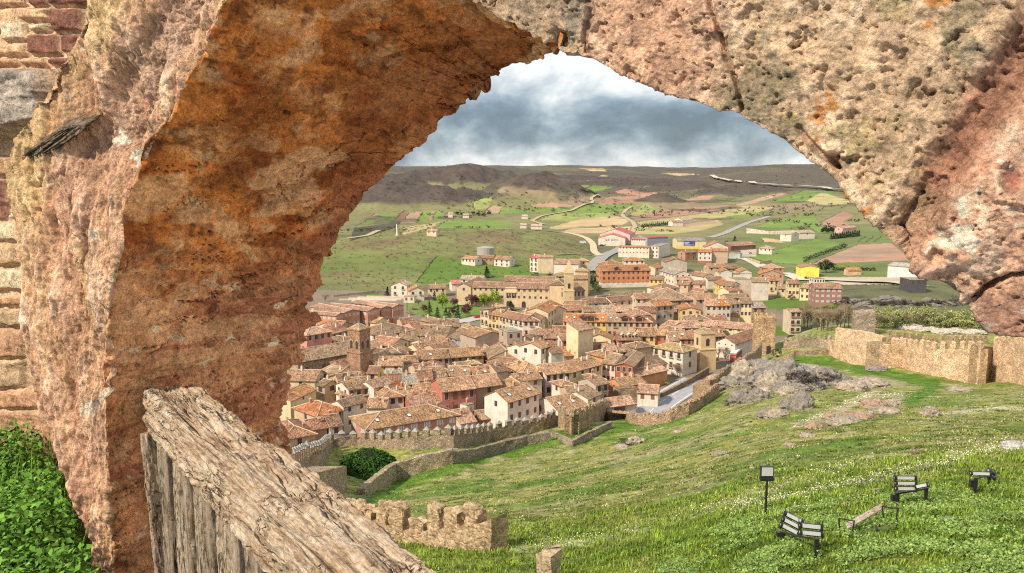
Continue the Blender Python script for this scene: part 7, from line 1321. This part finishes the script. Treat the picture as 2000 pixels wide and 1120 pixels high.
# bands of small white flowers
def band_pts(pts, wd, n):
    out = []
    for _ in range(n):
        i = rs.randint(len(pts)-1); t = rs.uniform(); u = pts[i][0]+(pts[i+1][0]-pts[i][0])*t; v = pts[i][1]+(pts[i+1][1]-pts[i][1])*t+rs.normal()*wd; out.append((u, v))
    return out
FP = []
for pts, wd, n in (([(1000, 1078), (1140, 1060), (1300, 1022), (1450, 978), (1600, 930), (1700, 898)], 3.0, 170), ([(1440, 995), (1560, 972), (1700, 940), (1850, 905), (1960, 878)], 3.0, 360), ([(1545, 838), (1640, 800), (1700, 770), (1760, 775)], 3, 90), ([(1830, 880), (1950, 880), (2000, 870)], 7, 60), ([(1380, 1000), (1540, 1010), (1700, 960)], 12, 50)):
    bp = band_pts(pts, wd, n); uu = np.array(bp); r = ray(uu[:, 0], uu[:, 1]); 
    yv = np.exp(np.linspace(math.log(12), math.log(130), 220)); best = np.full(len(uu), 130.0); done = np.zeros(len(uu), bool)
    for yq in yv:
        s = yq/r[:, 1]; zq = r[:, 2]*s; g_ = ground(r[:, 0]*s, np.full(len(uu), yq)); hh_ = (zq < g_) & ~done; best[hh_] = yq; done |= hh_
    s = best/r[:, 1]; FP.append(np.stack([r[:, 0]*s, best, ground(r[:, 0]*s, best)], 1)[done])
FP = np.concatenate(FP); k = 5; P = np.repeat(FP, k, 0)+rs.normal(size=(len(FP)*k, 3))*np.array([.16, .16, .03])*(FP[:, 1].repeat(k)/28)[:, None]; P[:, 2] += rs.uniform(.08, .28, len(P))
kind(obj('flowers', leaves('flowers', P, np.array([0, -.4, 1.0]), rs.uniform(.022, .05, len(P))*P[:, 1]/24, .9, 41), color=(.60, .57, .40)), 'stuff')
# the ivy mound on the terrace wall
c0 = hit(720, 935); iv = empty('ivy', c0, 0, 'dense dark green ivy mound hanging over the terrace wall', 'ivy'); n = 9000; d = rs.normal(size=(n, 3)); d /= np.linalg.norm(d, axis=1)[:, None]; d[:, 2] = np.abs(d[:, 2]); sc = np.array([4.6, 3.6, 4.3]); r_ = 1+.16*fbm(d, 2.2, 3)
obj('leaf_mass', leaves('leaf_mass', d*sc*(r_*rs.uniform(.93, 1.04, n))[:, None]+np.array([-.3, 2.0, -.6]), d, rs.uniform(.22, .42, n), .85, 51), iv, color=(.040, .105, .016))
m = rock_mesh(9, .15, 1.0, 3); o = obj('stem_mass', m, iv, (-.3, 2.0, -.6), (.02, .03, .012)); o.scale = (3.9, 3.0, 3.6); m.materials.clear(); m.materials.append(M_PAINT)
# ------------------------------------------------------------------ street furniture and vehicles
def car(label, zk, x, y, rz, c, L=4.3, van=False, name=None, hh_=None):
    p = hit(*Z(zk, x, y)); W_ = 1.8 if not van else 2.0; Ht = hh_ or (1.45 if not van else 2.2); cat = 'bus' if name == 'bus' else 'van' if van else 'car'; root = empty(name or ('parked_van' if van else 'parked_car'), p, math.radians(rz), label, cat); m = MB(); m.box(-L/2, L/2, -W_/2, W_/2, .3, .85 if not van else Ht*.45, 0, None, .98)
    if van: m.box(-L/2, L/2*.94, -W_/2*.97, W_/2*.97, Ht*.45, Ht, 0, None, .95)
    else: m.box(-L*.34, L*.26, -W_*.44, W_*.44, .85, Ht, 0, None, .82)
    obj('body', m.mesh('body', [M_CARP]), root, color=c); m = MB()
    z0, z1 = (Ht*.5, Ht*.8) if van else (.9, Ht-.12); l_ = L/2*.97 if van else L*.31; m.box(-l_, l_*.9, -W_/2*.99 if van else -W_*.435, W_/2*.99 if van else W_*.435, z0, z1, 0); m.box(-l_-.03 if van else -L*.33, l_*.98, -W_*.40, W_*.40, z0, z1, 0); obj('window', m.mesh('window', [M_GLASS]), root)
    wl_ = MB(); wl_.tube((0, -.12, 0), (0, .12, 0), .33, n=12); wm = wl_.mesh('wheel', [M_IRON])
    for sx in (-1, 1):
        for sy in (-1, 1): obj('wheel', wm, root, (sx*L*.32, sy*W_*.47, .33))
M_CARP = mat('car_paint', lambda g, b: (lk(g, obcol(g), b.inputs['Base Color']), setattr(b.inputs['Roughness'], 'default_value', .3), setattr(b.inputs['Specular IOR Level'], 'default_value', .5)))
for a in [('white van parked on the dirt track above the town', 'A1', 1772, 580, 0, (.8, .8, .8), 5.5, True), ('red pickup parked beside the grey four storey house', 'C5', 850, 255, 8, (.40, .02, .03), 4.6), ('silver car on the ramp beside the ochre gabled house', 'C5', 1145, 150, 10, (.45, .46, .48), 4.3), ('silver car on the pale street bend', 'D2', 690, 370, 35, (.50, .52, .56), 4.4), ('white car on the steep street', 'D4', 1745, 370, 60, (.8, .8, .8), 4.3), ('second white car lower on the steep street', 'D4', 1800, 405, 70, (.75, .75, .76), 4.3),
          ('dark blue car at the brick apartments', 'D4', 225, 310, 0, (.03, .04, .09), 4.3), ('dark red car right of the dark blue car', 'D4', 272, 302, 0, (.22, .03, .03), 4.2), ('small red car on the park road', 'C3', 1405, 178, 10, (.5, .03, .03), 4.2), ('violet grey car below the tall corner house', 'C3', 1760, 395, -20, (.22, .16, .30), 4.4), ('white car in the yard of the pink roofed warehouse', 'A2', 430, 465, 0, (.8, .8, .8), 4.3)]: car(*a)
car('red and white bus with pale roof parked behind the leaning wall', 'D5', 300, 830, 62, (.58, .16, .12), 9, True, 'bus', 3.2)
o = [c for c in S.collection.objects if c.name == 'bus'][0]; m = MB(); m.box(-4.4, 4.3, -.98, .98, 3.15, 3.4, 0, None, .96); q = obj('roof', m.mesh('roof', [M_CARP]), o, color=(.85, .85, .85))
for i in range(7): car('dark parked car in front of the white lettered warehouse', 'A2', 205+i*15, 512+(i % 2)*5, 20, (.04, .05, .05) if i % 3 else (.45, .05, .04), 4.2) if False else None
for i, c in enumerate([(.05, .06, .06), (.7, .7, .7), (.05, .12, .10), (.5, .06, .04), (.08, .08, .09)]): car(('black', 'white', 'dark green', 'red', 'charcoal')[i]+' car parked in the yard before the lettered warehouse', 'A2', 215+i*20, 517-i*2, 15, c)
def pole(label, zk, x, yt, yb, r=.12, c=(.35, .33, .30), arm=True):
    p = hit(*Z(zk, x, yb)); h_ = (yb-yt)/ZR[zk][2]/F*p.length; root = empty('utility_pole', p, 0, label, 'pole'); m = MB(); m.tube((0, 0, -.5), (0, 0, h_), r, r*.7, 6); obj('post', m.mesh('post', [M_PAINT]), root, color=c)
    if arm: m = MB(); m.box(-.9, .9, -.06, .06, h_-.5, h_-.35); obj('crossarm', m.mesh('crossarm', [M_PAINT]), root, color=c)
for a in [('utility pole on the slope left of the farm', 'A1', 268, 795, 850), ('utility pole nearest the left jamb on the slope', 'A1', 150, 855, 905), ('utility pole on the grassy crest', 'A1', 1330, 450, 520), ('utility pole right of the farm, left of a pair', 'A1', 1340, 650, 690), ('utility pole right of the farm, right of a pair', 'A1', 1380, 648, 695), ('tall pole beside the lettered warehouse', 'A2', 197, 390, 480), ('pole in the field behind the warehouses', 'A2', 482, 400, 455), ('pole on the upper green slope', 'A2', 1197, 275, 325), ('pole beside the upper road', 'D2', 520, 70, 130), ('wooden pole at the terrace wall', 'B1', 1282, 640, 760), ('street light pole at the road wall', 'B2', 1585, 470, 610)]: pole(*a)
p = hit(*Z('A1', 577, 528)); o = empty('monument', p, 0, 'white stone column standing alone on the grassy crest', 'monument'); m = MB(); m.box(-1.2, 1.2, -1.2, 1.2, -.5, .6, 0); obj('pedestal', m.mesh('pedestal', [M_PAINT]), o, color=(.6, .58, .52)); m = MB(); m.box(-.45, .45, -.45, .45, .6, 9, 0, None, .7); obj('shaft', m.mesh('shaft', [M_PAINT]), o, color=(.78, .76, .72))
# floodlights and bench on the near slope
def lamp_bar(root, M, L=.62):
    m = MB(); r = .075; n = 12
    for k in range(n):
        a, b = 2*math.pi*k/n, 2*math.pi*(k+1)/n; f = lambda t, xx: (xx, r*.62*math.sin(t), r*math.cos(t)); m.poly([f(a, -L/2), f(b, -L/2), f(b, L/2), f(a, L/2)])
    for s in (-1, 1): m.tube((s*L/2, 0, 0), (s*(L/2+.022), 0, 0), r*1.25, r*1.2, 12); m.tube((s*(L/2+.022), 0, 0), (s*(L/2+.03), 0, 0), r*.5, n=10, m=1)
    o = obj('lamp', m.mesh('lamp', [M_LAMPB, M_ALU]), root); o.matrix_basis = M
    m = MB(); m.box(-L*.42, L*.42, -r*.62-.012, -r*.5, -r*.66, r*.66, 0)
    for i in range(9):
        for j in (-1, 0, 1): m.box(-L*.36+i*L*.09-.008, -L*.36+i*L*.09+.008, -r*.62-.016, -r*.62-.012, j*r*.4-.008, j*r*.4+.008, 1)
    obj('lens', m.mesh('lens', [M_LENS, M_ALU]), o)
M_LAMPB = mat('black_aluminium', f_flat((.022, .022, .025), .35, .5)); M_ALU = mat('bare_aluminium', f_flat((.45, .45, .46), .3, .5)); M_LENS = mat('lamp_lens', f_flat((.50, .51, .52), .3, .5, var=.05))
def floods(label, A, Bq, hA, hB, groups, yaw0=0):
    a, b = hit(*A), hit(*Bq); root = empty('floodlight', a, 0, label, 'floodlight'); za, zb = a.z+hA, b.z+hB; m = MB(); m.box(-.05, .05, -.035, .035, -.3, hA, 0); obj('post', m.mesh('post', [M_LAMPB]), root); m = MB(); m.box(-.05, .05, -.035, .035, -.3, hB, 0); o = obj('post', m.mesh('post', [M_LAMPB]), root, b-a)
    m = MB(); m.tube((0, 0, hA-.03), tuple(b-a+Vector((0, 0, hB-.03))), .035, n=4); obj('crossbar', m.mesh('crossbar', [M_LAMPB]), root)
    m = MB(); m.box(-.12, .12, .05, .2, hA*.35, hA*.8, 0); obj('junction_box', m.mesh('junction_box', [M_LAMPB]), root)
    for t, yaw, roll, tilt, n, dx, L in groups:
        c = Vector((0, 0, hA)).lerp(b-a+Vector((0, 0, hB)), t); B0 = Matrix.Translation(c+Vector((dx, -.05, .13))) @ Matrix.Rotation(math.radians(yaw), 4, 'Z') @ Matrix.Rotation(math.radians(roll), 4, 'Y') @ Matrix.Rotation(math.radians(-tilt), 4, 'X')
        for i in range(n): lamp_bar(root, B0 @ Matrix.Translation((0, .02*i, i*.175)), L)
        m = MB(); m.box(-L/2-.05, -L/2-.035, -.01, .01, -.1, n*.175, 0); m.box(L/2+.035, L/2+.05, -.01, .01, -.1, n*.175, 0); m.box(-L/2-.05, L/2+.05, -.01, .01, -.12, -.1, 0); o = obj('bracket', m.mesh('bracket', [M_LAMPB]), root); o.matrix_basis = B0
floods('black floodlight frame with three and two lamps nearest the bottom edge', Z('B4', 280, 755), Z('B4', 520, 875), .30, .52, [(.18, -8, 26, 25, 3, .02, .52), (.80, 4, 8, 20, 2, .02, .58)])
floods('black floodlight frame with three stacked lamps and one turned sideways behind the bench', Z('B4', 1092, 510), Z('B4', 1298, 500), .50, .62, [(.27, 6, 3, 12, 3, 0, .72), (.82, -50, -28, 10, 1, .0, .42)])
floods('black floodlight frame at the far right with one facing lamp and two turned away', Z('B4', 1648, 420), Z('B4', 1748, 360), .62, .45, [(.35, 0, 2, 15, 1, -.05, .72), (.95, 35, 24, -170, 2, .06, .60)])
p = hit(*Z('B4', 163, 580)); pl_ = empty('floodlight', p, 0, 'single square floodlight on a thin pole left of the bench', 'floodlight'); s = p.length/F/3.636; m = MB(); m.tube((0, 0, -.2), (0, 0, 245*s), .045, n=8); obj('post', m.mesh('post', [M_LAMPB]), pl_)
m = MB(); m.box(-42*s, 42*s, 0, .12, 262*s, 340*s, 0); m.box(-44*s, 44*s, -.05, .14, 248*s, 264*s, 0); m.tube((-36*s, 0, 258*s), (-36*s, 0, 244*s), .03, n=5); m.tube((36*s, 0, 258*s), (36*s, 0, 244*s), .03, n=5); m.box(-38*s, 38*s, -.03, .03, 243*s, 247*s, 0); q = obj('lamp', m.mesh('lamp', [M_LAMPB]), pl_)
m = MB(); m.box(-36*s, 36*s, -.02, 0, 278*s, 334*s, 0); obj('lens', m.mesh('lens', [M_LENS]), q)
def onray(zk, x, y, yy_, dz=0): r = ray(*Z(zk, x, y)); return Vector(r*(yy_/r[1]))
pa, pb = hit(*Z('B4', 770, 700)), hit(*Z('B4', 1100, 640)); bn = empty('park_bench', pa, 0, 'broken plank bench with two rusty arm loops and a dark plate at its foot', 'bench')
yb = (pa.y+pb.y)/2; yA, yB = pa.y+.1, pb.y+.25; L_ = lambda v: v-Vector(pa)
s0, s1 = onray('B4', 740, 662, yA-.15), onray('B4', 1045, 578, yB-.15)
beam('seat_plank', np.array(L_(s0)+Vector(pa)), np.array(L_(s1)+Vector(pa)), (.02, .13, .02), (0, 0, .04), 60, 8, 6, .006, bn, 71); beam('seat_plank', np.array(s0+Vector((.03, .15, .01))), np.array(s1+Vector((.03, .15, .01))), (.02, .13, .02), (0, 0, .04), 60, 8, 6, .006, bn, 75)
for nm, P in (('arm_frame', [(690, 700), (685, 592), (740, 602), (795, 610), (778, 700), (800, 742)]), ('arm_frame', [(1003, 590), (992, 505), (1050, 516), (1106, 520), (1090, 590), (1108, 640)])):
    yy0 = yA if nm == 'arm_frame' and P[0][0] < 900 else yB; m = MB(); Q = [L_(onray('B4', px_, py_, yy0+(.02 if k < 3 else -.35))) for k, (px_, py_) in enumerate(P)]
    for a, b in zip(Q[:-1], Q[1:]): m.tube(a, b, .020, n=6)
    obj(nm, m.mesh(nm, [M_LAMPB]), bn)
m = MB(); Q = [L_(onray('B4', *q_, yy_)) for q_, yy_ in (((800, 742), yA-.55), ((1108, 650), yB-.55), ((1098, 622), yB-.40), ((785, 702), yA-.40))]
m.slab([[tuple(q_) for q_ in Q]], .03, 0); obj('foot_plate', m.mesh('foot_plate', [mat('rusty_plate', f_flat((.13, .095, .085), .6, .3))]), bn)
m = MB(); m.tube(L_(onray('B4', 920, 625, yb-.3)), L_(onray('B4', 945, 655, yb-.42)), .018, n=6); m.tube(L_(onray('B4', 945, 655, yb-.42)), L_(onray('B4', 960, 698, yb-.55)), .018, n=6); obj('leg', m.mesh('leg', [M_LAMPB]), bn)
# thin air between here and the far plateau
m = MB(); m.box(-16000, 16000, -400, 9900, -120, 108, 0)
def f_h(): 
    mm = bpy.data.materials.new('haze'); mm.use_nodes = True; t = mm.node_tree; t.nodes.clear(); g = G(t); v = g.n('ShaderNodeVolumePrincipled', {'Color': (.80, .86, .95, 1), 'Density': .000012, 'Anisotropy': .3}); o_ = g.n('ShaderNodeOutputMaterial'); lk(g, v.outputs[0], o_.inputs['Volume']); return mm
kind(obj('haze', m.mesh('haze', [f_h()])), 'stuff')
for o in list(S.collection.objects):
    if o.get('_h') is not None: del o['_h']
